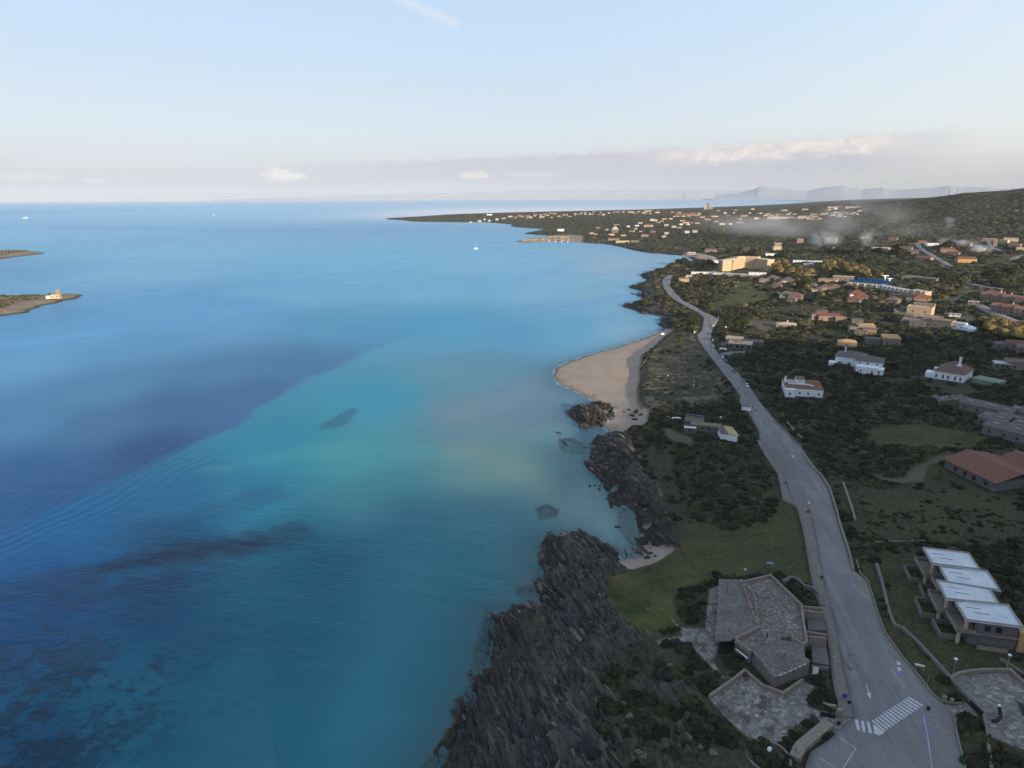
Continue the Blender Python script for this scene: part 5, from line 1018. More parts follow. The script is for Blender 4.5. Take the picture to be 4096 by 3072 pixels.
# ------------------------------------------------------------------ crescent hotel
hx, hy, hz = hit1(2975, 1078); hot = empty('hotel', (hx, hy, hz), 'big crescent shaped hotel with sunlit cream walls near the shore', 'hotel')
HB = hz-1; HT = hz+15.0
fpx = [(2889,1083),(2921,1082),(2930,1078),(2955,1073),(2979,1072),(3022,1074),(3067,1080)]
fw = [np.array(W(a, b, hz)) for a, b in fpx]
# gentle inward curve of the wings
def thick(P, dpt):
    out = []
    for i in range(len(P)):
        a = P[max(i-1, 0)]; b = P[min(i+1, len(P)-1)]; t = (b-a)/np.hypot(*(b-a)); out.append(P[i]+np.array([-t[1], t[0]])*dpt)
    return out
bk = thick(fw, 13); n = len(fw)
mb = MB(); mb.prism([tuple(p) for p in fw]+[tuple(p) for p in bk[::-1]], HB, HT); mb.build('wall', MCREAM, hot, True)
c_ = [p+(q-p)*.0 for p, q in zip(fw, bk)]
mb = MB(); ov_f = thick(fw, -.7); ov_b = thick(fw, 13.7); mb.prism([tuple(p) for p in ov_f]+[tuple(p) for p in ov_b[::-1]], HT+.004, HT+.7); mb.build('roof', plain('hotel_roof', (.68, .56, .38, 1), (.55, .45, .32, 1), .2), hot, True)
mb = MB(); i2 = [fw[3]+(bk[3]-fw[3])*.3, fw[4]+(bk[4]-fw[4])*.3, fw[5]+(bk[5]-fw[5])*.3]; o2 = [fw[3]+(bk[3]-fw[3])*.85, fw[4]+(bk[4]-fw[4])*.85, fw[5]+(bk[5]-fw[5])*.85]
mb.prism([tuple(p) for p in i2]+[tuple(p) for p in o2[::-1]], HT+.71, HT+3.0); mb.build('penthouse', MCREAM, hot, True)
for i in range(2, n-1):
    a, b = fw[i], fw[i+1]; L_ = np.hypot(*(b-a)); dv = (b-a)/L_; nv = np.array([dv[1], -dv[0]]); k = max(2, int(L_/3.4))
    for j in range(k):
        for f in range(4):
            if (i*7+j*3+f*5) % 7 == 0: continue
            p = a+dv*(L_*(j+.5)/k+((f*13+j*7) % 5-2)*.12)+nv*.06; mb = MB(); ribbon(mb, [tuple(p), tuple(p+dv*.95)], .12, hz+2.2+f*3.3, hz+3.7+f*3.3); mb.build('window', MDARK, hot, True)
# stepped balconies on the sea end
a, b = fw[0], bk[0]; t = (fw[1]-fw[0])/np.hypot(*(fw[1]-fw[0]))
for f in range(5):
    e = 5.5-f*.7; P_ = [tuple(a-t*.02), tuple(a-t*e), tuple(b-t*e), tuple(b-t*.02)]; mb = MB(); mb.prism(P_, hz+1.5+f*2.9, hz+1.95+f*2.9); mb.build('balcony', MSTONE, hot, True)
mb = MB(); p = fw[1]*.4+fw[2]*.6; nn = np.array([0.3, -1.]); mb.tube((p[0]+.6, p[1]-1.6, HB), (p[0]+.6, p[1]-1.6, HT-3), 1.0, 1.1, 10); mb.tube((p[0]+.6, p[1]-1.6, HT-3.0), (p[0]+.6, p[1]-1.6, HT-.5), 1.2, 3.6, 12); mb.build('corner_column', MCREAM, hot, True)
foot([tuple(p) for p in thick(fw, -5)]+[tuple(p) for p in thick(fw, 16)[::-1]])
NOVEG.append(HP([(2880,1085),(3070,1082),(3062,1105),(2870,1100)]))
def flatb(px, py, w, d, h, lb, rot=0, WM=None, RMt=None, name='low_building', cat='building', nw=3, fr=2, group=None, kind='flat', rh=None):
    return house(px, py, lb, [V(0, d/2, w, d, h, kind, WM or MW, RMt or MSLAB, nw=nw, ov=.5, sides=False, rh=rh)], rot=rot, name=name, cat=cat, fr=fr, group=group, ds=1.2)
flatb(2786, 1098, 15, 8, 3.4, 'low white roofed pavilion at the left end of the hotel front', 0)
flatb(2836, 1096, 20, 6, 2.6, 'long flat white roof left of the hotel terrace', 4, nw=5)
flatb(2890, 1100, 26, 7, 2.6, 'long pale flat roofed wing on the hotel terrace', 3, RMt=MSLAB, nw=6)
flatb(2945, 1104, 28, 7, 2.6, 'pale flat roofed wing in front of the hotel centre', 2, WM=MPINK, nw=6)
flatb(2998, 1108, 26, 7, 2.4, 'grey pink flat roofed wing at the right of the hotel front', -2, WM=MPINK, nw=6)
flatb(3030, 1099, 24, 6, 3.0, 'bright white roof just below the lit hotel wing', 6, nw=4)
flatb(2900, 1052, 40, 12, 3.0, 'white roofed hall behind the sea end of the hotel', 8, nw=5, WM=MW, RMt=MW)
flatb(3096, 1024, 30, 8, 4.0, 'white lit roof behind the golden grove', 14, nw=4, RMt=MW)
flatb(3205, 1050, 26, 6, 3.0, 'long thin white roof beyond the golden grove, left one', 3, nw=4, RMt=MW)
flatb(3262, 1052, 22, 6, 3.0, 'long thin white roof beyond the golden grove, right one', 3, nw=4, RMt=MW)
flatb(3235, 1063, 14, 5, 3.0, 'short white roof in front of the two long thin ones', 3, nw=3, RMt=MW)
flatb(3228, 1110, 22, 8, 3.4, 'sunlit cream flat building right of the cottages', -4, WM=MCREAM, RMt=MCREAM, nw=3)
flatb(3310, 1128, 22, 8, 3.6, 'cream building at the head of the pool terrace', -8, WM=MCREAM, RMt=MPINK, nw=3)
flatb(3370, 1122, 24, 9, 5.0, 'pink building at the left end of the blue pool', -6, WM=MPINK, RMt=MCREAM, nw=4)
flatb(3893, 1219, 9, 5, 3.0, 'small pale shed by the green garden', 0, WM=MPINK, RMt=MSLAB, name='garden_shed', cat='shed', nw=2)
flatb(3818, 1265, 9, 2.4, 2.2, 'white parked coach body by the road junction', 0, name='coach', cat='coach', nw=5)
flatb(3650, 1118, 26, 10, 3.0, 'dark grey hipped roof left of the pair near the pool', 8, WM=MGREY, RMt=MTILEG, kind='hip', rh=2.0)
flatb(3705, 1124, 22, 10, 3.0, 'dark grey hipped roof right of the pair near the pool', -14, WM=MGREY, RMt=MTILEG, kind='hip', rh=2.0)
# blue tank of the open air pool with its diving towers
p0 = np.array(hit1(3398, 1126)[:2]); p1 = np.array(hit1(3532, 1140)[:2]); pz = hit1(3465, 1133)[2]; t = (p1-p0)/np.hypot(*(p1-p0)); nn = np.array([-t[1], t[0]]); L_ = np.hypot(*(p1-p0))
pool = empty('swimming_pool', (*p0, pz), 'long empty blue pool with ribbed walls beside the sunlit terrace', 'pool')
for k, (a, b, h_) in enumerate(((p0, p1, 2.6), (p0+nn*16, p1+nn*16, 4.2))): mb = MB(); ribbon(mb, [a, b], .5, pz-2, pz+h_); mb.build('side_wall', MBLUE, pool, True)
mb = MB(); mb.prism([tuple(p0+nn*.3), tuple(p1+nn*.3), tuple(p1+nn*15.7), tuple(p0+nn*15.7)], pz-2, pz+.4); mb.build('pool_floor', MBLUE, pool, True)
for k in range(9): q = p0+t*L_*(.1+.09*k)+nn*15.5; mb = MB(); mb.box((q[0], q[1], pz+2.3), (.8, .5, 3.7), math.atan2(t[1], t[0])); mb.build('rib', MDARK, pool, True)
foot([tuple(p0-nn*1), tuple(p1-nn*1), tuple(p1+nn*17), tuple(p0+nn*17)]); q_ = nn*-9; NOVEG.append([tuple(p0+q_), tuple(p1+q_), tuple(p1), tuple(p0)])
for (px, py, h_, w_, lb) in ((3537,1132,9,8,'tall white T shaped diving tower at the pool end'), (3556,1134,6,6,'lower white T shaped diving tower right of the tall one')):
    x, y, g = hit1(px, py); r = empty('diving_tower', (x, y, g), lb, 'tower', None); mb = MB(); mb.prism([(-.9, -.6), (.9, -.6), (.7, .6), (-.7, .6)], -1, h_); mb.build('column', MW, r); mb = MB(); mb.prism([(-w_/2, -1.5), (w_/2, -1.5), (w_/2, 1.5), (-w_/2, 1.5)], h_+.003, h_+.7); mb.build('platform', MW, r); foot([(x-2, y-2), (x+2, y-2), (x+2, y+2), (x-2, y+2)])
# long sunlit terrace of row units
def longrow(a, b, d, h, lb, WM, RMt, nwin, rot=0, dots=8):
    A = np.array(hit1(*a)); B = np.array(hit1(*b)); m = (A+B)/2; w = np.hypot(*(B-A)[:2]); rz = math.atan2(B[1]-A[1], B[0]-A[0]); r = empty('terrace_row', (m[0], m[1], m[2]), lb, 'building', None, rz)
    vol(r, 0, d/2, w, d, h, 'flat', WM, RMt, nw=nwin, ov=.5, sides=False)
    for k in range(dots): x = -w/2+w*(k+.6)/dots; mm = MB(); mm.box((x, -.9, h*.55), (1.4, 1.8, h*1.0)); mm.build('porch', MW, r)
    c, s = math.cos(rz), math.sin(rz); P = [(m[0]+u*c-v*s, m[1]+u*s+v*c) for u, v in ((-w/2-1, -1.5), (w/2+1, -1.5), (w/2+1, d+1), (-w/2-1, d+1))]; foot(P)
    NOVEG.append([(m[0]+u*c-v*s, m[1]+u*s+v*c) for u, v in ((-w/2, -7), (w/2, -7), (w/2, 0), (-w/2, 0))])
    return r
longrow((3385,1142), (3500,1150), 7, 3.4, 'sunlit cream terrace row in front of the blue pool', MCREAM, MCREAM, 6, dots=4)
longrow((3508,1152), (3640,1176), 8, 3.6, 'long sunlit terrace row with white porches', MCREAM, MSLAB, 8)
longrow((3642,1177), (3697,1186), 9, 5.0, 'taller cream end block of the long terrace row', MCREAM, MSLAB, 3, dots=2)
longrow((3560,1186), (3700,1196), 5, 2.4, 'low brown terrace in front of the long row', MSTONE, MTILEB, 7, dots=0)
# pink stone holiday houses at the right edge
PKS = [(3965,1200,20,9,5.5), (4008,1206,20,9,5.5), (4056,1212,22,9,5.5), (4100,1219,20,9,5.5), (4010,1250,20,9,6), (4058,1258,22,9,6), (4105,1266,20,9,6), (3975,1190,16,7,5)]
for i, (px, py, w, d, h) in enumerate(PKS):
    wh_ = ('back row', 'front row')[py > 1230]; nm = ('left end of the', 'second in the', 'third in the', 'right edge of the')[(0, 1, 2, 3, 0, 1, 2, 1)[i]]
    house(px, py, f'pink stone holiday house, {nm} {wh_} by the green gardens' if i < 7 else 'small pink roof behind the left end of the back row', [V(0, d/2, w, d, h, 'gable', MPINK, MREDW if i % 2 == 0 else MTILE, rh=1.8, nw=4, ov=.4), V(w*.2, -1.5, 4, 3, h*.75, 'flat', MPINK, MPINK, nw=0, sides=False)], rot=-10, name='holiday_house', group='pink stone holiday houses', chim=((w*.3, d*.5, h, h+3, .8),), fr=2)
# scattered villas farther back
FV = [(3792,1008,22,4.5,MTILE,MPINK,'terracotta villa with white chimney behind the straight lane'), (3809,1020,18,4,MTILE,MPINK,'lower terracotta wing in front of the white chimney'), (3870,1049,26,5,MTILE,MOCHRE,'wide red gabled house beside the bright green lawn'), (3690,972,14,4,MTILE,MPINK,'small pink house left of the straight lane'), (3860,984,16,5,MREDW,MPINK,'pink house half hidden by drifting smoke'), (4045,965,22,6,MSLAB,MCREAM,'large cream house at the curve of the upper lane'), (4055,988,18,5,MCREAM,MPINK,'second cream house below the curve of the upper lane'), (3991,927,6,11,MPINK,MPINK,'tall narrow tower house on the rising ground'), (3960,932,20,3.5,MSLAB,MPINK,'low pale wing left of the tower house'), (4018,934,14,3.5,MCREAM,MCREAM,'low cream wing right of the tower house'), (3527,1000,30,4,MSLAB,MCREAM,'white lit flat roof in the middle of the wood'), (3620,1000,20,4,MTILEB,MPINK,'brown roofed house right of the white lit roof'), (3740,981,26,3,MW,MW,'long whitewashed low house near the smoke'), (3640,1015,26,4,MTILEG,MSTONE,'grey roofed house below the brown roofed one'), (3690,1040,22,3.6,MTILEB,MPINK,'brown roof close to the straight lane'), (3201,972,13,8,MPINK,MPINK,'tall pink house standing out of the wood'), (3322,970,20,8,MREDW,MPINK,'reddish tall house behind the thin smoke'), (3110,1000,16,7,MCREAM,MCREAM,'bright yellow house right behind the hotel'), (3112,984,14,6,MW,MCREAM,'white topped house behind the yellow one'), (3345,1000,18,4,MSLAB,MCREAM,'low light house in front of the reddish tall one'), (3440,1010,16,4,MTILEB,MSTONE,'brown roofed house left of the straight lane top'), (2763,1018,14,4,MW,MCREAM,'white beach kiosk on the far little beach'), (2845,1008,24,3,MTILEG,MPINK,'low brown house behind the far little beach'), (2980,1000,18,4,MTILEB,MSTONE,'brown roofed house in the wood behind the bay'), (3920,1000,12,4,MTILEB,MPINK,'brown house right of the white smoke'), (4085,1000,14,4,MSLAB,MCREAM,'pale house at the right edge by the upper lane'), (3570,960,16,4,MTILEB,MPINK,'house in the haze left of the pink one'), (3460,955,16,4,MTILEG,MSTONE,'grey house under the thin smoke')]
for i, (px, py, w, h, rf, wm, lb) in enumerate(FV):
    house(px, py, lb, [V(0, w*.25, w, w*.45, h, 'flat' if rf in (MSLAB, MW, MCREAM) or w < 7 else 'gable', wm, rf, rh=w*.12, nw=3, ov=.4, sides=False)], rot=(10, -12, 18, 0, -20)[i % 5], name='villa', cat='villa', group='villas among the trees behind the bay', chim=((w*.25, w*.25, h, h+3.2, 1.2),) if 'chimney' in lb else (), fr=8)
# ------------------------------------------------------------------ far villages: small houses
protos = []
MFW = plain('weathered_white', (.50, .48, .46, 1), (.38, .36, .34, 1), .2)
def far_house(px, py, k, label, group, s=1.0, rot=0):
    x, y, z = hit1(px, py)
    if k < len(protos):
        o = copy_tree(protos[k], (x, y, z-1.6), rot, label, s); o['group'] = group; return o
for k, (w, d, h, kd, wm, rf) in enumerate(((11, 8, 5, 'gable', MFW, MTILE), (13, 8, 4.4, 'gable', MCREAM, MTILE), (10, 9, 6.4, 'flat', MFW, MSLAB), (16, 9, 5.5, 'hip', MCREAM, MTILEB), (9, 8, 4.4, 'hip', MFW, MTILEG), (14, 9, 5, 'gable', MPINK, MREDW))):
    px, py = ((2080,868),(2110,874),(2300,862),(2220,858),(2460,850),(2060,872))[k]; x, y, z = hit1(px, py)
    r = empty('village_house', (x, y, z-.3), None, 'house', None, -.1*k); vol(r, 0, 0, w, d, h, kd, wm, rf, nw=2, ov=.4, sides=False); protos.append(r)
GR = {'h': ('houses on the far headland', 'small house among the trees of the far headland village'), 'm': ('houses of the middle village', 'small house in the village behind the marina bay'), 's': ('houses below the wooded hill', 'small pale house on the slope below the wooded hill'), 'w': ('white terraces near the hill foot', 'white terrace unit in the bright cluster at the hill foot')}
rs = np.random.RandomState(21)
for k, p in enumerate(protos): p['label'] = GR['h'][1]; p['group'] = GR['h'][0]
def scatter(n, x0, x1, yf, key, sc=(.8, 1.3), ks=(0, 1, 2, 3, 4, 5)):
    for i in range(n):
        px = x0+(x1-x0)*(i+rs.uniform(0, 1))/n; py = yf(px, rs); far_house(px, py, int(rs.choice(ks)), GR[key][1], GR[key][0], rs.uniform(*sc), rs.uniform(-.6, .6))
skl = lambda x: np.interp(x, [1900, 2100, 2300, 2600, 2800, 3000, 3200], [872, 857, 849, 840, 834, 828, 826])
scatter(34, 1880, 2640, lambda x, r: skl(x)+r.uniform(2, 14)**1.0, 'h', (1.0, 1.6))
scatter(20, 2060, 2420, lambda x, r: skl(x)+r.uniform(6, 22), 'h', (1.1, 1.7))
scatter(38, 2540, 2960, lambda x, r: skl(x)+r.uniform(12, 70), 'm', (1.1, 1.7))
scatter(26, 2700, 2790, lambda x, r: skl(x)+r.uniform(20, 32), 'm', (1.0, 1.5), (1, 3, 5))
scatter(30, 2960, 3360, lambda x, r: 838+r.uniform(0, 42), 's', (1.2, 1.8))
scatter(34, 3330, 3480, lambda x, r: 858+(x-3330)*-.02+r.uniform(-4, 16), 'w', (.9, 1.3), (0, 2, 4))
scatter(22, 2350, 2800, lambda x, r: 890+r.uniform(0, 60), 'm', (.9, 1.4))
for px, py, w, h, wm, lb in ((2590,848,42,9,MCREAM,'long cream block of flats on the headland skyline'), (2454,846,30,8,MW,'white house with round roof on the headland skyline'), (2525,852,34,9,MCREAM,'pale villa standing above the headland houses'), (1958,861,30,6,MW,'white roofed house near the end of the headland houses'), (3140,876,120,7,MSLAB,'long grey white terrace under the hill'), (3230,874,60,8,MCREAM,'cream arched building at the end of the long grey terrace'), (3340,832,60,6,MSLAB,'pale house in the saddle of the wooded hill'), (3410,833,50,6,MSLAB,'pale house right of the saddle house'), (2243,925,22,7,MW,'white villa above the marina point'), (2455,960,30,4,MPINK,'pink roofed house on the bay shore'), (2490,970,34,4,MCREAM,'cream house on the bay shore'), (2540,969,20,4,MPINK,'small pink house on the bay shore'), (2460,932,20,10,MSTONEG,'grey conical roofed house above the bay')):
    flatb(px, py, w, 12, h, lb, 0, wm, MSLAB if wm != MPINK else MREDW, name='villa', cat='house', nw=4, fr=20, kind='flat' if 'conical' not in lb else 'hip', rh=9)
# red and white tower on the skyline
x, y, z = hit1(2832, 838); tw = empty('water_tower', (x, y, z), 'pink and white tower block on the headland skyline', 'tower')
vol(tw, 0, 0, 14, 14, 48, 'flat', MPINK, MREDW, nw=2, ov=0, sides=False, ww=3); vol(tw, -22, 0, 18, 14, 22, 'flat', MCREAM, MW, nw=2, ov=0, sides=False, ww=3); vol(tw, 20, 0, 24, 14, 16, 'flat', MPINK, MREDW, nw=3, ov=0, sides=False, ww=3)
# masts on the hill
def skyz(px, py, r):
    d = rays(px, py)[0]; k = r/math.hypot(d[0], d[1]); return d[0]*k, d[1]*k, CAMZ+d[2]*k
def mast(px, py, hgt, lb, name='radio_mast', cat='mast', w=1.6, group=None):
    x, y, z = hit1(px, py) if not isinstance(py, tuple) else py; r = empty(name, (x, y, z-2), lb, cat, group); mb = MB(); mb.tube((0, 0, 0), (0, 0, hgt), w*.5, w*.2, 6); mb.build('pole', MGREY, r)
    mb = MB(); mb.tube((-w, 0, hgt*.93), (w, 0, hgt*.93), w*.12, n=5); mb.build('crossarm', MMETAL, r); return r
for (a, t0), lb in zip(((3799, 5200), (3830, 5200)), ('left of the two radio masts on the wooded hill', 'right of the two radio masts on the wooded hill')):
    # find the crest below the mast
    rr_s = np.linspace(1200, 7000, 200); d = rays(a, 760)[0]; dx, dy = d[0]/math.hypot(d[0], d[1]), d[1]/math.hypot(d[0], d[1]); hh_ = H(dx*rr_s, dy*rr_s); k = int(np.argmax((hh_-CAMZ)/rr_s)); 
    mast(a, (dx*rr_s[k], dy*rr_s[k], float(hh_[k])), 26*rr_s[k]/2650, lb, w=2.4, group='radio masts')
PL = [(3633,1071,8.5),(3707,995,9),(3829,1061,10),(3777,1036,9),(3730,1058,6),(3678,1071,7),(3417,942,12),(3464,885,12),(3702,885,12),(3718,910,9),(3440,930,9),(3812,900,9),(3395,1000,8),(3600,950,9),(3930,930,8)]
for i, (a, b, h_) in enumerate(PL): mast(a, b, h_*1.15, ('pale utility pole rising out of the wood'), 'utility_pole', 'pole', .45, 'utility poles in the wood')
# ------------------------------------------------------------------ power station chimney and works on the far shore
x, y, z = skyz(2734, 793, 24500); ch = empty('power_station', (x, y, 2), 'tall thin chimney with works buildings on the hazy far shore', 'power station')
mb = MB(); mb.tube((0, 0, 0), (0, 0, 300), 12, 8, 10); mb.build('chimney', MGREY, ch); vol(ch, 140, 0, 180, 80, 40, 'flat', MPINK, MPINK, nw=0, sides=False, ov=0); vol(ch, 420, 0, 160, 80, 25, 'flat', MPINK, MPINK, nw=0, sides=False, ov=0)
rs = np.random.RandomState(8); ip0 = None
for i in range(22):
    px = rs.uniform(1880, 2640) if i < 18 else rs.uniform(2760, 2900); r_ = 33500 if px < 2300 else 30000
    if px > 2500: r_ = 27000
    x, y, z = skyz(px, 796, r_)
    if ip0 is None:
        ip0 = empty('warehouse', (x, y, 4), 'tiny white works building on the hazy far shore', 'warehouse', 'works buildings on the far shore'); vol(ip0, 0, 0, 100, 60, 24, 'flat', MSLAB, MSLAB, nw=0, sides=False, ov=0)
    else: o = copy_tree(ip0, (x, y, 4), rs.uniform(-.3, .3), None, (rs.uniform(.5, 1.8), 1, rs.uniform(.5, 1.5)))
# ------------------------------------------------------------------ islet tower and house
x, y = W(236, 1186, 6); r = empty('watch_tower', (x, y, 5), 'square old stone watchtower on the point of the near islet', 'tower', None, .5)
mb = MB(); mb.prism([(-3.4, -3.4), (3.4, -3.4), (3.4, 3.4), (-3.4, 3.4)], -2, 1.2)
vs = [(-3.2, -3.2, 1.2), (3.2, -3.2, 1.2), (3.2, 3.2, 1.2), (-3.2, 3.2, 1.2), (-2.7, -2.7, 10.2), (2.7, -2.7, 10.2), (2.7, 2.7, 10.2), (-2.7, 2.7, 10.2)]
mb.add(vs, [(4, 5, 6, 7), (0, 1, 5, 4), (1, 2, 6, 5), (2, 3, 7, 6), (3, 0, 4, 7)]); mb.build('wall', MSTONE, r)
mb = MB(); ribbon(mb, [(-2.6, -2.6), (2.6, -2.6), (2.6, 2.6), (-2.6, 2.6)], .5, 10.2, 11.0, True); mb.build('parapet', MSTONE, r); r.scale = (.85, .85, .85)
for z_ in (4, 7): mb = MB(); mb.box((0, -3.05+z_*.04, z_), (.7, .3, 1.1)); mb.build('window', MDARK, r)
x, y = W(222, 1187, 6); r = empty('islet_house', (x, y, 5.2), 'low white house at the foot of the watchtower', 'house', None, .2)
vol(r, 0, 0, 9, 4, 3.0, 'gable', MCREAM, MCREAM, nw=2, rh=.9, ov=.1, sides=False); vol(r, -7.5, 0, 4, 3, 2.0, 'flat', MW, MW, nw=0, ov=.1, sides=False)
# ------------------------------------------------------------------ boats
MHULL = plain('boat_white', (.80, .81, .82, 1), (.72, .73, .75, 1), 1, .4)
MSAILC = plain('furled_sail', (.62, .64, .66, 1), (.5, .52, .55, 1), 1, .8)
def hull(mb, L_, B_, h):
    st = [(-.5, .75, 0), (-.3, 1, 0), (0, 1, 0), (.3, .7, .1), (.5, .02, .3)]; vs = []
    for t, w, s in st:
        x = t*L_; y = B_/2*w; vs += [(x, -y, h+s*h), (x, -y*.6, -.1), (x, y*.6, -.1), (x, y, h+s*h)]
    fs = []
    for i in range(len(st)-1):
        a = i*4; b = a+4; fs += [(a, b, b+1, a+1), (a+1, b+1, b+2, a+2), (a+2, b+2, b+3, a+3), (a+3, b+3, b, a)]
    fs += [(0, 1, 2, 3), (19, 18, 17, 16)]; mb.add(vs, fs)
def boat(px, py, L_, label, sail=False, rot=0, group=None, name='motor_boat'):
    x, y = W(px, py, 0); r = empty(name, (x, y, .1), label, 'boat', group, rot); mb = MB(); hull(mb, L_, L_*.3, L_*.09+.35); mb.build('hull', MHULL, r)
    mb = MB(); mb.prism([(-.18*L_, -.1*L_), (.15*L_, -.08*L_), (.15*L_, .08*L_), (-.18*L_, .1*L_)], L_*.09+.36, L_*.2+.5); mb.build('cabin', MHULL, r)
    mb = MB(); mb.box((0, 0, L_*.15+.45), (.25*L_, .21*L_, .05*L_)); mb.build('cabin_window', MGLASS, r)
    if sail:
        mb = MB(); mb.tube((.05*L_, 0, .8), (.05*L_, 0, L_*1.35), .14, .08, 6); mb.build('mast', MHULL, r); mb = MB(); mb.tube((.04*L_, 0, L_*.28), (-.42*L_, 0, L_*.28), .3, .22, 6); mb.build('boom', MSAILC, r)
        mb = MB(); mb.tube((.48*L_, 0, L_*.15), (.06*L_, 0, L_*1.25), .16, .08, 5); mb.build('furled_jib', MSAILC, r)
    return r
boat(1903, 996, 12, 'white sailing boat with bare mast anchored in the bay', True, .5, name='sailing_boat')
boat(102, 873, 34, 'white boat alone on the sea near the left edge', False, .1)
boat(854, 861, 14, 'tiny white boat far out on the open sea', False, .6)
for i in range(9): boat(2172+i*12.5, 966-(i % 2)*2.5+i*.25, 9, 'small white boat moored in the marina', i % 2 == 0, 1.2, 'boats moored in the marina')
# jetty
A = np.array(W(2569, 1087, 0)); B = np.array(W(2608, 1089, 0)); r = empty('jetty', (*A, 0), 'small dark jetty on posts beside the rocky point', 'jetty')
mb = MB(); ribbon(mb, [A, B], 2.4, 1.6, 1.9); mb.build('deck', MWOOD, r, True)
for k in range(5):
    q = A+(B-A)*k/4
    mb = MB(); mb.tube((q[0], q[1]-.9, -1.5), (q[0], q[1]-.9, 2.6 if k < 2 else 1.59), .22); mb.build('post', MWOOD, r, True)
# marina buildings
MSAND = plain('sandy_fill', (.42, .33, .23, 1), (.30, .23, .16, 1), .1, .95)
for i, (px, py, w, h_, lb) in enumerate(((2112,962,34,3,'sunlit heap of pale rock at the tip of the marina mole'), (2160,958,46,2.4,'pale rock bank along the middle of the marina mole'), (2215,948,30,4,'brown mound beside the marina'), (2255,950,26,4,'grey roofed shed by the marina'), (2270,962,60,1.6,'pale quay on the marina shore'))):
    x, y, z = hit1(px, py); r = np.random.RandomState(i); mb = MB()
    for k in range(14): u = (k/13-.5)*w; mb.blob((x+u, y+r.uniform(-3, 3), z+.3), (w/12+r.uniform(0, 2), 3+r.uniform(0, 2), h_*r.uniform(.5, 1)), 7, 5, .25, RND)
    tag(mb.build('rock_bank', MSAND), lb, 'rock bank')
# ------------------------------------------------------------------ cars
def carmat(n, c): return plain(n, c, tuple(v*.85 for v in c[:3])+(1,), 1, .35, spec=.5)
CM = [carmat('white_paint', (.72, .73, .74, 1)), carmat('silver_paint', (.42, .43, .45, 1)), carmat('dark_paint', (.035, .04, .055, 1)), carmat('grey_paint', (.16, .17, .18, 1))]
MTYRE = plain('tyre_rubber', (.02, .02, .02, 1), None, 2, .9)
def make_car(px, py, cm, label, rot, dz=.13):
    x, y, z = hit1(px, py); r = empty('parked_car', (x, y, z+dz), label, 'car', 'cars parked along the road', rot)
    prof = [(-2.1, .35), (-2.12, .8), (-1.75, .95), (-1.5, .98), (1.0, .92), (1.95, .75), (2.1, .55), (2.1, .3)]
    mb = MB(); n = len(prof); vs = [(a, s*.86, b) for s in (-1, 1) for a, b in prof]; mb.add(vs, [tuple(range(n)), tuple(range(2*n-1, n-1, -1))]+[(i, n+i, n+(i+1) % n, (i+1) % n) for i in range(n)]); mb.build('body', cm, r)
    mb = MB(); vs = [(-1.75, -.8, .95), (1.0, -.8, .93), (1.0, .8, .93), (-1.75, .8, .95), (-1.3, -.62, 1.42), (.25, -.62, 1.42), (.25, .62, 1.42), (-1.3, .62, 1.42)]
    mb.add(vs, [(0, 1, 5, 4), (1, 2, 6, 5), (2, 3, 7, 6), (3, 0, 4, 7), (4, 5, 6, 7), (3, 2, 1, 0)]); mb.build('window', MGLASS, r)
    mb = MB(); mb.prism([(-1.3, -.62), (.25, -.62), (.25, .62), (-1.3, .62)], 1.423, 1.47); mb.build('roof', cm, r)
    for u in (-1.35, 1.3):
        for s in (-1, 1): mb = MB(); mb.tube((u, s*.70, .32), (u, s*.89, .32), .32, n=12); w_ = mb.build('wheel', MTYRE, r); mb = MB(); mb.tube((u, s*.88, .32), (u, s*.905, .32), .19, n=10); mb.build('rim', MMETAL, w_)
    for s in (-.6, .6): mb = MB(); mb.box((2.06, s, .66), (.12, .32, .14)); mb.build('headlight', MHULL, r)
    return r
def rdir(py):
    a = np.array(hit1(float(ip(RR, py-15)), py-15)[:2]); b = np.array(hit1(float(ip(RR, py+15)), py+15)[:2]); return math.atan2(b[1]-a[1], b[0]-a[0])
for px, py, c, lb in ((2853,1305,0,'white car parked at the inside of the upper bend'), (2852,1387,1,'silver car parked on the verge just above the side road'), (2890,1432,0,'white car parked first below the side road'), (2903,1446,2,'dark car parked right behind the white one below the side road'), (2935,1489,2,'dark car alone on the verge in mid road'), (2975,1531,3,'grey car in front of the white one opposite the villa'), (2988,1546,0,'white car parked behind the grey one opposite the villa'), (4100,2842,2,'dark car cut off at the right edge of the courtyard')):
    make_car(px, py, CM[c], lb, rdir(py) if px < 3500 else 1.2, .13 if px < 3500 else .02)
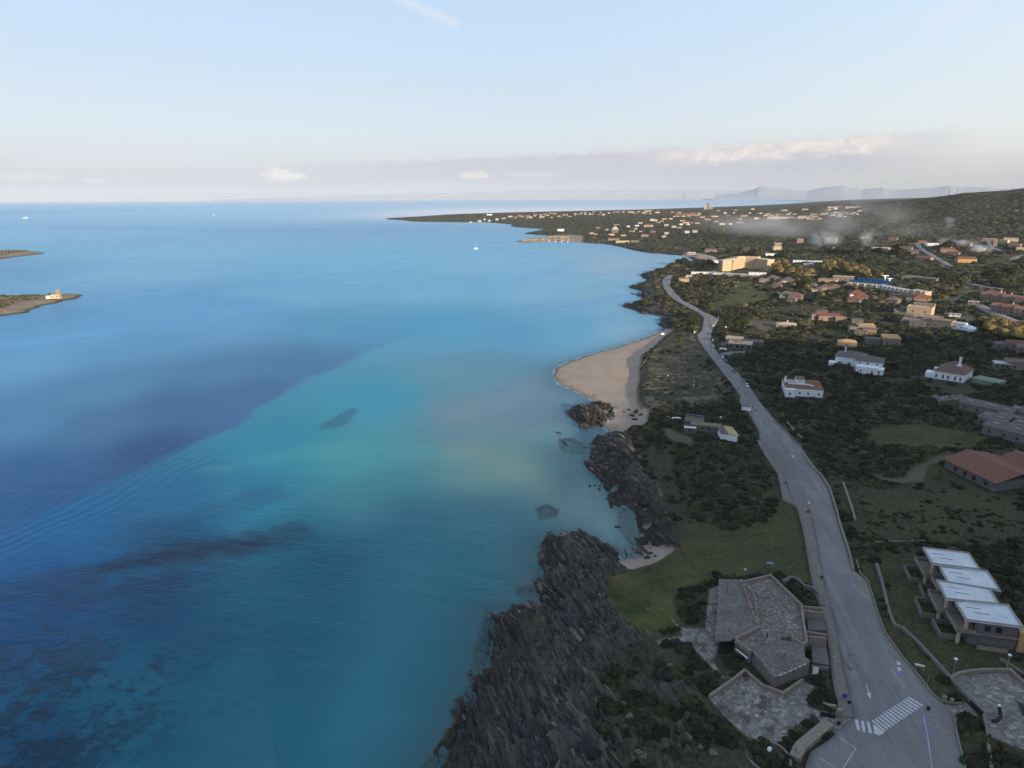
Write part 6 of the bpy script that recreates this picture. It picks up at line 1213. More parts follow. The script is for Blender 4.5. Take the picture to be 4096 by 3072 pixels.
# ------------------------------------------------------------------ people
def skinperson(x, y, z, rz, label, top, leg, pose=0, group=None):
    r = empty('person', (x, y, z), label, 'person', group, rz)
    st = .34 if pose == 1 else .12
    V_ = [(0, 0, .92), (0, 0, 1.12), (0, 0, 1.38), (0, .0, 1.5), (0, .02, 1.62), (.11, 0, .88), (.12, st*.5, .48), (.12, st, .07), (.12, st+.16, .03), (-.11, 0, .88), (-.12, -st*.2, .48), (-.12, -st, .09), (-.12, -st+.15, .03), (.19, 0, 1.40), (.25, -.04, 1.12), (.24, .12, .88), (-.19, 0, 1.40), (-.25, .02, 1.12), (-.24, -.06, .86)]
    R_ = [.15, .14, .17, .06, .10, .09, .065, .045, .035, .09, .065, .045, .035, .06, .045, .035, .06, .045, .035]
    E_ = [(0, 1), (1, 2), (2, 3), (3, 4), (0, 5), (5, 6), (6, 7), (7, 8), (0, 9), (9, 10), (10, 11), (11, 12), (2, 13), (13, 14), (14, 15), (2, 16), (16, 17), (17, 18)]
    me = bpy.data.meshes.new('body'); me.from_pydata(V_, E_, []); o = link('body', me, leg, r); me.materials.append(top)
    md = o.modifiers.new('skin', 'SKIN'); 
    for i, q in enumerate(me.skin_vertices[0].data): q.radius = (R_[i], R_[i]*.8)
    me.skin_vertices[0].data[0].use_root = True
    s = o.modifiers.new('sub', 'SUBSURF'); s.levels = 1; s.render_levels = 1
    mb = MB(); mb.prism([(-.21, -.12), (.21, -.12), (.21, .12), (-.21, .12)], .86, 1.44); mb.build('jacket', top, r); mb = MB(); mb.blob((0, .0, 1.70), (.105, .12, .13), 8, 6); mb.build('hair', MDARK, r)
    return r
JK = [plain('dark_cloth', (.02, .022, .03, 1), None, 5, .9), plain('red_cloth', (.25, .04, .03, 1), None, 5, .9), plain('blue_cloth', (.04, .07, .15, 1), None, 5, .9), plain('grey_cloth', (.12, .12, .13, 1), None, 5, .9)]
PE = [(2225,1490,0,'person in dark clothes at the tip of the sand spit, left of a pair'), (2231,1490,3,'person in grey at the tip of the sand spit, right of a pair'), (2256,1530,1,'person in reddish jacket walking alone on the wet sand'), (2288,1552,0,'person in dark clothes at the waterline below the spit'), (2373,1586,2,'shorter person of the pair near the shore rocks'), (2381,1588,0,'taller person of the pair near the shore rocks'), (2369,1652,0,'person standing on the shore rocks, left one'), (2395,1657,3,'person standing on the shore rocks, right one'),
  (2951,1561,0,'person walking on the road, left of a pair'), (2956,1557,0,'person walking on the road, right of a pair'), (2981,1581,3,'person walking alone in the middle of the road'), (2992,1613,0,'person walking on the road above the banner board'), (2979,1636,0,'person standing behind the banner board, left one'), (2988,1635,2,'person standing behind the banner board, right one'), (3011,1636,0,'person beside the white line right of the banner board'), (3021,1649,0,'person stepping over the white line by the path'), (3006,1656,3,'person crouched near the path entrance'), (3057,1694,0,'person walking down the road towards the camera')]
for i, (px, py, c, lb) in enumerate(PE):
    x, y, z = hit1(px, py); skinperson(x, y, z+(.13 if px > 2900 else 0), (i*1.3) % 6, lb, JK[c], JK[0], i % 2)
x, y = W(3068, 2555, T); skinperson(x, y, T+.01, 1.2, 'person in black striding across the flagged roof terrace', JK[0], JK[0], 1)
# ------------------------------------------------------------------ street furniture
def lamp(px, py, h_, label, rot=0, group='lamps by the courtyard'):
    x, y, z = hit1(px, py); r = empty('street_lamp', (x, y, z), label, 'street lamp', group, rot); mb = MB(); mb.tube((0, 0, -.2), (0, 0, h_), .09, .06, 8); mb.build('pole', MMETAL, r); mb = MB(); mb.tube((0, 0, h_), (0, 0, h_+.22), .42, .3, 10); mb.build('lamp_head', MW, r)
lamp(3809, 2708, 5.0, 'street lamp on the lawn left of the courtyard'); lamp(4024, 2686, 4.6, 'street lamp behind the courtyard wall at the right')
for (a, b), lb in (((2872,1283), 'lamp at the upper bend of the road'), ((3232,2046), 'round headed white lamp on the kerb where the parking bays end')): lamp(a, b, 3.4, lb, group='lamps along the road')
board(3673, 2697, 2.0, .5, 2.3, 'white arrow shaped direction sign on the grass by the bays', 'direction_sign', rot=10)
board(3709, 2738, .35, .5, 2.4, 'narrow signpost near the end of the parking bays', 'signpost', MGREY)
board(3336, 2640, .9, .5, .5, 'white warning plate lying on the pavement edge', 'warning_sign', MSLAB)
board(3398, 2636, 1.0, .5, 1.0, 'pale marker post at the pavement kerb', 'marker_post', MSTONE)
board(3376, 2800, 1.0, 1.0, .6, 'small blue and dark sign by the courtyard entrance kerb', 'road_sign', plain('sign_blue', (.05, .07, .30, 1)))
board(3078, 2272, 1.9, .7, 1.4, 'small bluish white board on the lawn behind the terrace building', 'notice_board', plain('bluish_board', (.42, .46, .85, 1)))
board(2980, 2290, .7, .7, .7, 'small white box on a post at the back corner of the terrace', 'meter_box')
MBIN = plain('bin_black', (.02, .02, .024, 1), None, 3, .6)
for px, py, lb in ((3142,1937,'dark litter bin on the pavement beside the upper bays'), (3232,2052,'dark litter bin on the pavement by the lamp'), (3286,2316,'dark litter bin on the pavement behind the terrace building'), (3397,2816,'dark litter bin on the pavement near the crossing'), (3354,2898,'dark litter bin at the courtyard gate'), (3712,2840,'dark litter bin at the far end of the crossing')):
    x, y, z = hit1(px, py); r = empty('litter_bin', (x, y, z+.27), lb, 'litter bin', 'bins on the pavement'); mb = MB(); mb.tube((0, 0, -.3), (0, 0, .85), .30, .36, 10); mb.build('bin_body', MBIN, r); mb = MB(); mb.tube((0, 0, .853), (0, 0, .95), .40, .2, 10); mb.build('lid', MGREY, r)
x, y, z = hit1(3400, 2672); r = empty('bench', (x, y, z+.27), 'short stone bench on the pavement kerb', 'bench', None, 1.2); mb = MB(); mb.box((0, 0, .45), (1.9, .5, .14)); mb.build('seat', MSTONE, r)
for u in (-.7, .7): mb = MB(); mb.box((u, 0, .17), (.25, .42, .42)); mb.build('leg', MSTONE, r)
for px, py, lb in ((3777,2801,'stone bollard at the grass tip, left of two'), (3806,2811,'stone bollard at the grass tip, right of two')):
    x, y, z = hit1(px, py); mb = MB(); mb.tube((x, y, z-.3), (x, y, z+1.0), .42, .36, 8); mb.tube((x, y, z+1.003), (x, y, z+1.15), .46, .3, 8); tag(mb.build('bollard', MSTONE), lb, 'bollard', 'stone bollards')
# curved steel sculpture, gate, planter ring in the courtyard corner
x, y, z = hit1(3985, 2868); r = empty('curved_bench', (x, y, z), 'dark curved seat with pale head on the courtyard paving', 'bench', None, .4); mb = MB(); ribbon(mb, [(-2.2, -.6), (-1, -.9), (.6, -.5), (1.4, .5)], .6, [0, 0, .2, .9], [.5, .55, .8, 1.9]); mb.build('seat', MBIN, r); mb = MB(); mb.blob((1.5, .6, 2.0), (.4, .35, .25), 8, 6); mb.build('head', MW, r)
wall([(3880,2818),(3905,2842),(3930,2868)], .35, 1.2, MBIN, 'dark metal gate between the courtyard walls', 'entrance_gate', 'gate', step=2)
mast(3857, 2790, 3.2, 'dark signpost with crossbar beside the courtyard gate', 'signpost', 'post', .25)
x, y, z = hit1(3074, 3032); mb = MB(); ribbon(mb, [(x+4.2*math.cos(t), y+4.2*math.sin(t)) for t in np.linspace(0, 6.1, 18)], .5, z-.5, z+.5); tag(mb.build('planter_ring', MSTONEG), 'round stone planting ring near the bottom edge', 'planter')
mb = MB(); mb.blob((x, y, z+2.2), (.5, .4, .55), 8, 6, .1); tag(mb.build('statue', MW), 'small white figure in the centre of the round planting', 'statue')
mb = MB(); ribbon(mb, HP([(3302,2830),(3298,2812),(3308,2798)]), .8, 4, 8.2); 
x, y, z = hit1(3306, 2812); r = empty('stone_arch', (x, y, z), 'pale C shaped stone seat in the planted corner by the pavement', 'seat'); mb = MB(); ribbon(mb, [(1.5, -1.4), (-.2, -1.0), (-1.0, .1), (-.4, 1.3)], .7, -.4, .55); mb.build('seat', MSTONE, r)
x, y, z = hit1(3357, 2862); r = empty('gatepost', (x, y, z), 'curved pale gatepost at the end of the pavement', 'gatepost'); mb = MB(); mb.tube((0, 0, -.5), (0, 0, 1.5), .8, .7, 10); mb.blob((0, 0, 1.5), (.72, .72, .35), 10, 6); mb.build('post', MSTONE, r)
x, y, z = hit1(3312, 2872); r = empty('metal_gate', (x, y, z), 'low dark gate leaf in the courtyard entrance', 'gate', None, -.3); mb = MB(); mb.box((0, 0, .75), (2.8, .12, 1.0)); mb.build('gate_leaf', MBIN, r); mb = MB(); mb.box((-1.5, 0, .6), (.2, .2, 1.7)); mb.build('hinge_post', MBIN, r)
x, y, z = hit1(2880, 1700); mb = MB(); mb.blob((x, y, z+4.0), (.5, .4, .5), 10, 8); tag(mb.build('satellite_dish', MW), 'round white dish above the beach house roof', 'dish')
# ------------------------------------------------------------------ boulders in the water, on the sand and on the rocky bank
MOUTC = plain('outcrop_rock', (.26, .24, .22, 1), (.13, .12, .11, 1), .8, .92, .8, .1)
MROCK = plain('dark_rock', (.075, .068, .06, 1), (.035, .032, .03, 1), .9, .92, .8, .1)
MROCKP = plain('pale_rock', (.20, .155, .115, 1), (.11, .09, .072, 1), .9, .92, .8, .1)
BR = [(2340,1716,4.0,1.9,'dark rock islet just off the lower end of the beach'), (2229,1749,1.2,.4,'small dark rock far out in the shallows, left one'), (2240,1752,1.0,.4,'small dark rock far out in the shallows, right one'), (2357,1962,.9,.4,'dark stone in the shallows off the rocks, outermost'), (2382,1956,.8,.35,'dark stone in the shallows off the rocks, second out'), (2398,1959,.8,.35,'dark stone in the shallows off the rocks, third out'), (2398,1973,1.0,.4,'dark stone in the shallows nearest the camera'), (2458,1999,.8,.4,'dark stone in the shallows close to the rocky shore'), (2391,1915,1.0,.4,'dark stone in the shallows by the rock pool'), (2470,2121,1.2,.4,'dark stone at the mouth of the small cove'), (2515,1640,1.3,.7,'dark rock on the sand, left of the beach cluster'), (2530,1662,2.2,1.0,'large dark rock at the centre of the beach cluster'), (2545,1650,1.8,.9,'dark rock at the top of the beach cluster'), (2558,1660,1.5,.7,'dark rock at the right of the beach cluster'), (2541,1677,1.9,.8,'dark rock at the bottom of the beach cluster'), (2552,1642,1.2,.6,'small dark rock behind the beach cluster'), (2494,1648,1.0,.4,'small flat rock on the sand left of the cluster'), (2534,1709,.8,.4,'small rock at the top of the lower beach, left of two'), (2546,1709,.8,.4,'small rock at the top of the lower beach, right of two'), (2440,1737,1.8,.9,'dark rock on the shore at the end of the beach'), (2470,1735,2.2,1.1,'larger dark rock where the beach meets the cliff'), (2400,1610,1.3,.6,'rock at the upper edge of the shore rocks'), (2420,1614,1.1,.5,'flat rock above the shore rocks'), (2440,1640,2.0,.9,'rock slab at the right of the shore rocks'), (2600,2215,1.1,.5,'dark stone on the small pebble cove, upper'), (2585,2235,1.3,.6,'dark stone on the small pebble cove, lower'), (2620,2225,.7,.3,'small stone on the cove sand')]
BP = [(2857,3012,1.4,.5,'pale orange stone slab on the bare ground near the bottom'), (2676,2664,1.2,.5,'pale flat stone on the slope left of the paved path'), (2590,2442,.8,.5,'small brown stone in the middle of the bright lawn'), (2800,2985,1.3,.5,'pale stone beside the orange slab'), (2330,2290,1.3,.8,'ochre lit slab on top of the rocky headland'), (2490,2820,1.5,.8,'long pinkish rock rib in the shrubs'), (2520,2870,1.4,.7,'lower end of the long pinkish rock rib'), (2510,2510,1.2,.7,'pale rock at the foot of the lawn'), (2880,2960,1.6,.4,'broken pale slab below the paved terrace'), (2560,3030,1.8,.9,'pale rock by the bottom edge'), (2660,3000,1.2,.6,'grey rock by the bottom edge'), (2750,2940,1.5,.5,'low pale rock among the lower bushes')]
for L_, M_ in ((BR, MROCK), (BP, MROCKP)):
    for i, (px, py, s, h_, lb) in enumerate(L_):
        x, y, z = hit1(px, py); z = max(z, 0) if px < 2480 else z; r = random.Random(i*7+3); mb = MB()
        for k in range(4 if s > 1.5 else 2):
            mb.blob((x+r.uniform(-.55, .55)*s, y+r.uniform(-.45, .45)*s, z), (s*r.uniform(.45, .75), s*r.uniform(.35, .6), h_*r.uniform(.6, 1.1)+.2), 8, 6, .28, r)
        tag(mb.build('rock', M_), lb, 'rock', 'dark rocks by the water' if M_ is MROCK else 'pale rocks on the bank')
rr5 = random.Random(9)
for i in range(9):
    px, py = 3735+i*15, 1597+(i*7) % 16-8; x, y, z = hit1(px, py); mb = MB()
    for k in range(3): mb.blob((x+rr5.uniform(-1.5, 1.5), y+rr5.uniform(-1.5, 1.5), z+.2), (rr5.uniform(1, 2.2), rr5.uniform(.8, 1.6), rr5.uniform(.8, 1.7)), 7, 5, .3, rr5)
    NOVEG.append([(x-2.5, y-5), (x+2.5, y-5), (x+2.5, y+2.5), (x-2.5, y+2.5)]); tag(mb.build('rock', MOUTC), 'pale grey rock of the natural outcrop below the arched white villa', 'rock', 'pale outcrop rocks')
# ------------------------------------------------------------------ painted markings
MPAINT = plain('road_paint', (.60, .60, .60, 1), (.34, .34, .35, 1), 2.5, .8); MPY = plain('yellow_paint', (.40, .27, .09, 1), (.20, .15, .08, 1), 2.5, .8); MPB = plain('blue_paint', (.18, .24, .58, 1), (.13, .16, .32, 1), 2.5, .8)
MPDK = plain('bay_line_dark', (.115, .107, .103, 1), (.14, .13, .125, 1), 2, .9)
def rz_(P, dz=.136): return [float(v)+dz for v in H([p[0] for p in P], [p[1] for p in P])]
def decal(mb, pts, dz=.136):
    P = HP(pts); z = rz_(P, dz); n = len(P); A = sum(P[i][0]*P[(i+1) % n][1]-P[(i+1) % n][0]*P[i][1] for i in range(n)); vs = [(p[0], p[1], q) for p, q in zip(P, z)]
    mb.add(vs, [tuple(range(n)) if A > 0 else tuple(range(n))[::-1]])
def dline(mb, a, b, w, dz=.136, n=1):
    P = HP([a, b]); A, B = np.array(P[0]), np.array(P[1]); t = (B-A)/np.hypot(*(B-A)); nn = np.array([-t[1], t[0]])*w/2
    for k in range(n):
        p, q = A+(B-A)*k/n, A+(B-A)*(k+1)/n; Q = [p-nn, q-nn, q+nn, p+nn]; z = rz_(Q, dz); mb.add([(c[0], c[1], e) for c, e in zip(Q, z)], [(0, 1, 2, 3)])
zb = MB()
for a, b, c, d in (((3419,2881),(3432,2881),(3440,2924),(3429,2924)), ((3443,2886),(3455,2886),(3463,2930),(3450,2929)), ((3466,2890),(3477,2889),(3489,2935),(3475,2934))): decal(zb, (a, b, c, d))
decal(zb, ((3491,2898),(3538,2932),(3518,2944),(3498,2937)))
for k in range(14):
    f = k/13.6; a = (3486+(3636-3486)*f, 2886-(2886-2788)*f); b = (3537+(3694-3537)*f, 2928-(2928-2823)*f); da = ((3636-3486)/13.6*.56, -(2886-2788)/13.6*.56); db = ((3694-3537)/13.6*.56, -(2928-2823)/13.6*.56)
    decal(zb, (a, b, (b[0]+db[0], b[1]+db[1]), (a[0]+da[0], a[1]+da[1])))
o = zb.build('zebra_crossing', MPAINT, kind='structure')
m = MB(); dline(m, (3464,2737), (3476,2775), .22); decal(m, ((3466,2774),(3484,2772),(3482,2801)))
dline(m, (3165,1816), (3172,1828), .25); decal(m, ((3166,1824),(3176,1823),(3176,1834)))
m.build('road_arrow', MPAINT, kind='structure')
m = MB()
for a, b in (((3362,2956),(3424,2995)), ((3424,2995),(3372,3075)), ((3280,3035),(3360,3085)), ((3562,2673),(3620,2755)), ((3694,2862),(3712,2960)), ((3712,2960),(3727,3072)), ((3402,2349),(3480,2394)), ((2996,1630),(3033,1660)), ((3090,1697),(3120,1714)), ((3135,1724),(3160,1750))): dline(m, a, b, .14, n=3)
for k in range(7): dline(m, (3120+k*13, 1700+k*14), (3124+k*13, 1706+k*14), .35)
m.build('parking_lines', MPAINT, kind='structure')
m = MB()
for k in range(12): y0 = 2420+k*22; x0 = 3417+(y0-2389)*.40; dline(m, (x0, y0), (x0+72, y0+34), .12, n=2)
for k in range(4): y0 = 2930+k*42; dline(m, (3706+k*8, y0), (3830+k*10, y0+22), .12, n=3)
m.build('bay_lines', plain('worn_paint', (.20, .20, .21, 1), (.10, .10, .105, 1), 3, .9), kind='structure')
m = MB()
for k in range(27):
    y0 = 1765+k*9.4; xl = float(ip(SO_, y0)); xi = float(ip(RL, min(y0, 2009))); xr = np.interp(y0, [1727, 1790, 1876, 1974, 2013], [3072, 3117, 3176, 3227, 3235]); dline(m, (xi+4, y0), (xr, y0+5), .9 if y0 < 1900 else .8, .132)
m.build('paved_bays', MPDK, kind='structure')
m = MB()
for base, n, st in ((((3388,2281),(3410,2293),(3432,2307)), 3, None), (((3399,2329),(3415,2338),(3433,2346),(3452,2357)), 4, None), (((3710,2890),(3738,2900),(3765,2910),(3790,2918)), 4, None)):
    for (a, b) in base: decal(m, ((a, b), (a+11, b+3), (a+15, b+17), (a+5, b+13)), .138)
decal(m, ((3600,2712),(3616,2722),(3622,2735),(3610,2730)), .138); dline(m, (3383,2278), (3405,2300), .14); 
m.build('yellow_hatching', MPY, kind='structure')
m = MB()
def wheelchair(px, py, s):
    """international access symbol, painted"""
    decal(m, ((px-.15*s, py-.55*s), (px+.15*s, py-.55*s), (px+.15*s, py-.35*s), (px-.15*s, py-.35*s)), .14)
    dline(m, (px, py-.35*s), (px+.05*s, py+.05*s), .16, .14); dline(m, (px, py+.05*s), (px+.4*s, py+.05*s), .16, .141); dline(m, (px+.4*s, py+.05*s), (px+.6*s, py+.4*s), .16, .142)
    for k in range(9):
        t0 = math.radians(100+k*26); t1 = math.radians(100+(k+1)*26); dline(m, (px+.05*s+.42*s*math.cos(t0), py+.15*s-.34*s*math.sin(t0)), (px+.05*s+.42*s*math.cos(t1), py+.15*s-.34*s*math.sin(t1)), .16, .143)
for a, b, s in ((3404,2310,13), (3414,2346,13), (3597,2698,15), (3708,2875,18), (3717,2918,18)): wheelchair(a, b, s)
dline(m, (3694,2872), (3725,3060), .09, .137, 6)
m.build('access_symbols', MPB, kind='structure')
m = MB(); decal(m, ((3584,2648),(3600,2650),(3605,2660),(3590,2662)), .138); decal(m, ((3588,2670),(3602,2672),(3606,2685),(3592,2686)), .138); m.build('bay_symbols', MPAINT, kind='structure')
# ------------------------------------------------------------------ vegetation
def leaf_mat():
    m, nt, b = newmat('foliage'); A = N(nt, 'ShaderNodeAttribute', attribute_name='tint'); co = objco(nt); n = noise(nt, 1.3, 4, .6, co)
    c = mix(nt, 1.0, A.outputs['Color'], ramp(nt, n, [(.3, (.66, .68, .6, 1)), (.7, (1.25, 1.2, 1.1, 1))]), 'MULTIPLY')
    nt.links.new(c, b.inputs['Base Color']); b.inputs['Roughness'].default_value = .85; b.inputs['Specular IOR Level'].default_value = .18; return m
MLEAF = leaf_mat(); MBARK = plain('bark', (.12, .10, .08, 1), (.06, .05, .04, 1), 4, .95)
def blob_template(rs, seg, ring, jit, squash=.8):
    V_ = []; 
    for i in range(ring+1):
        t = (math.pi*.5)*i/ring+.0
        for j in range(seg):
            q = 1+rs.uniform(-jit, jit); p = 2*math.pi*(j+.5*(i % 2))/seg
            V_.append((q*math.cos(t)*math.cos(p)*(1 if i < ring else .1), q*math.cos(t)*math.sin(p)*(1 if i < ring else .1), squash*q*math.sin(t)-.12*(i == 0)))
    F_ = []
    for i in range(ring):
        for j in range(seg):
            a = i*seg+j; b = i*seg+(j+1) % seg; c = a+seg; d = b+seg
            if i % 2 == 0: F_ += [(a, b, c), (b, d, c)]
            else: F_ += [(a, b, d), (a, d, c)]
    return np.array(V_), np.array(F_)
def quads(rs, n, size, lumps, up=.15):
    """leaf clumps: small triangles pairs scattered on the lumps of a crown"""
    V_ = []; F_ = []
    for i in range(n):
        L_ = lumps[rs.randint(len(lumps))]; d = rs.normal(size=3); d[2] = abs(d[2])*.9-up; d /= np.linalg.norm(d)+1e-9
        c = np.array(L_[:3])+d*np.array([L_[3], L_[3], L_[4]])*rs.uniform(.86, 1.06)
        nn = d+rs.normal(size=3)*.5; nn /= np.linalg.norm(nn); u = np.cross(nn, [0, 0, 1.]); u = u/(np.linalg.norm(u)+1e-6); w = np.cross(nn, u); s = size*rs.uniform(.6, 1.35); a = rs.uniform(0, 6.28); u, w = u*math.cos(a)+w*math.sin(a), -u*math.sin(a)+w*math.cos(a)
        b = len(V_); V_ += [c-u*s*.6, c+w*s*.55+nn*s*.15, c+u*s*.65, c-w*s*.5-nn*s*.1]; F_ += [(b, b+1, b+2), (b, b+2, b+3)]
    return np.array(V_), np.array(F_)
def crown_template(rs, nl, nq, size, flat=.75, core=(8, 3)):
    lumps = [(0, 0, .18, .78, .72*flat)]+[(*(np.array([math.cos(t), math.sin(t)])*rs.uniform(.35, .55)), rs.uniform(.1, .45)*flat, rs.uniform(.32, .5), rs.uniform(.3, .5)*flat) for t in rs.uniform(0, 6.28, nl)]
    Vs = []; Fs = []; o = 0; K = []
    v, f = blob_template(rs, core[0], core[1], .16, flat*.9); v = v*[.86, .86, .86]; Vs.append(v); Fs.append(f); o = len(v); K.append(np.full(len(v), .85))
    for L_ in lumps[1:]:
        v, f = blob_template(rs, 7, 2, .2, 1.0); v = v*[L_[3]*.85, L_[3]*.85, L_[4]*.9]+[L_[0], L_[1], L_[2]]; Vs.append(v); Fs.append(f+o); o += len(v); K.append(np.full(len(v), rs.uniform(.75, 1.2)))
    v, f = quads(rs, nq, size, lumps); Vs.append(v); Fs.append(f+o); k = np.repeat(rs.uniform(.6, 1.5, nq), 4); K.append(k)
    return np.concatenate(Vs), np.concatenate(Fs), np.concatenate(K)
rs = np.random.RandomState(17)
T_HI = [crown_template(rs, 6, 230, .17) for _ in range(5)]
T_MD = [crown_template(rs, 4, 46, .26, core=(7, 2)) for _ in range(6)]
def crown_lo(rs):
    v, f = blob_template(rs, 7, 2, .28, .75); q, g = quads(rs, 9, .42, [(0, 0, .1, .85, .7)]); return np.concatenate([v, q]), np.concatenate([f, g+len(v)]), np.concatenate([rs.uniform(.75, 1.25, len(v)), np.repeat(rs.uniform(.6, 1.4, 9), 4)])
T_LO = [crown_lo(rs) for _ in range(8)]
def crown_xl(rs):
    v, f = blob_template(rs, 6, 1, .3, .8); v = np.concatenate([v[:6], [[rs.uniform(-.15, .15), rs.uniform(-.15, .15), .78]], v[:6]*[.62, .62, 0]+[0, 0, .55]+rs.uniform(-.1, .1, (6, 3))]); f = [(i, (i+1) % 6, 7+i) for i in range(6)]+[((i+1) % 6, 7+(i+1) % 6, 7+i) for i in range(6)]+[(7+i, 7+(i+1) % 6, 6) for i in range(6)]
    return v, np.array(f), rs.uniform(.7, 1.35, len(v))
T_XL = [crown_xl(rs) for _ in range(10)]
PAL = np.array([(.020, .025, .012), (.030, .035, .017), (.040, .044, .021), (.060, .060, .028), (.082, .076, .042), (.062, .056, .044), (.034, .031, .024), (.105, .080, .044)])
def stuff_mesh(name, T, X, Y, Z, S, RZ, TI, kind='stuff'):
    Vs = []; Fs = []; Cs = []; o = 0; pick = NR.randint(0, len(T), len(X))
    for t, (v, f, k) in enumerate(T):
        I = np.where(pick == t)[0]
        if not len(I): continue
        c, s = np.cos(RZ[I])[:, None], np.sin(RZ[I])[:, None]; asp = NR.uniform(.8, 1.25, len(I))[:, None]
        x = (v[None, :, 0]*c-v[None, :, 1]*s)*S[I][:, None]*asp+X[I][:, None]; y = (v[None, :, 0]*s+v[None, :, 1]*c)*S[I][:, None]/asp+Y[I][:, None]; z = v[None, :, 2]*np.minimum(S[I], 3.2+.12*S[I])[:, None]*NR.uniform(.75, 1.25, len(I))[:, None]+Z[I][:, None]
        Vs.append(np.stack([x, y, z], 2).reshape(-1, 3)); n = len(v); Fs.append((f[None]+(np.arange(len(I))*n)[:, None, None]).reshape(-1, 3)+o); o += n*len(I)
        Cs.append((TI[I][:, None, :]*k[None, :, None]).reshape(-1, 3))
    if not Vs: return None
    me = npmesh(name, np.concatenate(Vs), np.concatenate(Fs), attrs={'tint': np.concatenate(Cs)}); ob = link(name, me, MLEAF); ob['kind'] = kind; return ob
# ---- trees: trunk with limbs and a crown of leaf clumps
def tree_proto(name, x, y, z, S, hgt, tints, lab, cat, group, seed, flat=.95, lean=.0, nq=420):
    r = np.random.RandomState(seed); root = empty(name, (x, y, z), lab, cat, group); mb = MB(); top = hgt-S*.75
    mb.tube((0, 0, -.8), (lean, 0, top*.7), S*.09, S*.06, 7)
    for k in range(5): a = k*1.26+r.uniform(-.3, .3); mb.tube((lean*.9, 0, top*.55+r.uniform(0, .2)*top), (lean+math.cos(a)*S*.5, math.sin(a)*S*.5, top+S*r.uniform(.0, .4)), S*.045, S*.02, 5)
    mb.build('trunk', MBARK, root); v, f, k = crown_template(r, 8, nq, .17, flat); tt = np.array(tints)[r.randint(0, len(tints), len(v))] if False else np.tile(np.array(tints[0]), (len(v), 1)); tt = tt*k[:, None]
    me = npmesh('crown', v*[S, S, S]+[lean, 0, top-S*.15], f, attrs={'tint': tt}); link('crown', me, MLEAF, root); return root
GOLD = [(.19, .145, .060), (.15, .125, .055), (.22, .165, .070), (.12, .11, .05)]
prot = []
def grove(n, fn, name, lab, group, srange, hk, seed, cat='tree', tints=GOLD):
    r = np.random.RandomState(seed); P0 = []; pts = []
    for i in range(n):
        for _ in range(30):
            px, py = fn(r); x, y, z = hit1(px, py)
            if all((x-a)**2+(y-b)**2 > (srange[0]*1.05)**2 for a, b in pts): break
        pts.append((x, y)); s = r.uniform(*srange)
        if len(P0) < 4:
            P0.append(tree_proto(name, x, y, z, s, s*hk, [tints[len(P0) % len(tints)]], lab, cat, group, seed+len(P0))); P0[-1]['s0'] = s
        else:
            q = P0[r.randint(4)]; o = copy_tree(q, (x, y, z), r.uniform(0, 6.2), lab, (s/q['s0'],)*3)
    for q in P0: del q['s0']
def inpoly_px(P):
    P = np.array(P, float); mn, mx = P.min(0), P.max(0)
    def f(r):
        while True:
            p = r.uniform(mn, mx)
            if inside(np.array([p[0]]), np.array([p[1]]), P)[0]: return p
    return f
grove(34, inpoly_px([(3070,1058),(3110,1045),(3160,1062),(3230,1098),(3290,1112),(3280,1122),(3200,1118),(3130,1106),(3085,1092)]), 'eucalyptus_tree', 'sunlit golden tree in the grove right of the hotel', 'golden grove beside the hotel', (4.4, 6.2), 1.9, 41)
grove(44, inpoly_px([(3275,1070),(3330,1055),(3400,1066),(3460,1085),(3500,1100),(3540,1118),(3480,1115),(3400,1102),(3330,1094),(3290,1086)]), 'eucalyptus_tree', 'sunlit golden tree in the long grove behind the pool', 'golden grove behind the pool', (4.2, 6.2), 1.9, 43)
grove(40, inpoly_px([(3890,1300),(3960,1290),(4030,1308),(4110,1325),(4110,1372),(4040,1368),(3990,1358),(3930,1335)]), 'eucalyptus_tree', 'pale brown tree in the grove below the main road bend', 'brown grove below the road bend', (3.2, 4.4), 2.1, 45)
ST = [((2892,1148),2.6,'round pale topped tree left of the lawn, front one'), ((2934,1142),2.6,'round pale topped tree on the left edge of the lawn'), ((2941,1155),2.4,'leaning pale tree at the lawn edge below the round one'), ((2880,1140),2.2,'small pale tree left of the lawn, back one'), ((2976,1242),3.6,'broad ochre tree alone below the lawn'), ((3172,1155),3.4,'tall umbrella shaped tree below the cottage row'), ((3228,1163),3.6,'round golden tree right of the cottage row'), ((3190,1132),3.2,'golden tree just right of the large cottage'), ((3287,1196),3.4,'bright golden tree between two cottage groups'), ((3494,1210),3.4,'tall golden tree left of the long terrace row'), ((3520,1225),3.0,'golden tree under the long terrace row'), ((2627,1166),3.6,'bright yellow lit tree alone on the rocky point'), ((3500,1100),3.6,'golden tree at the pool corner'), ((3420,1165),3.0,'golden tree behind the reddish cottages'), ((3242,1172),2.8,'small golden tree right of the lower cottages')]
for i, ((px, py), s, lb) in enumerate(ST):
    x, y, z = hit1(px, py); tree_proto('broadleaf_tree', x, y, z, s, s*2.3, [GOLD[i % 4]], lb, 'tree', None, 70+i, .9)
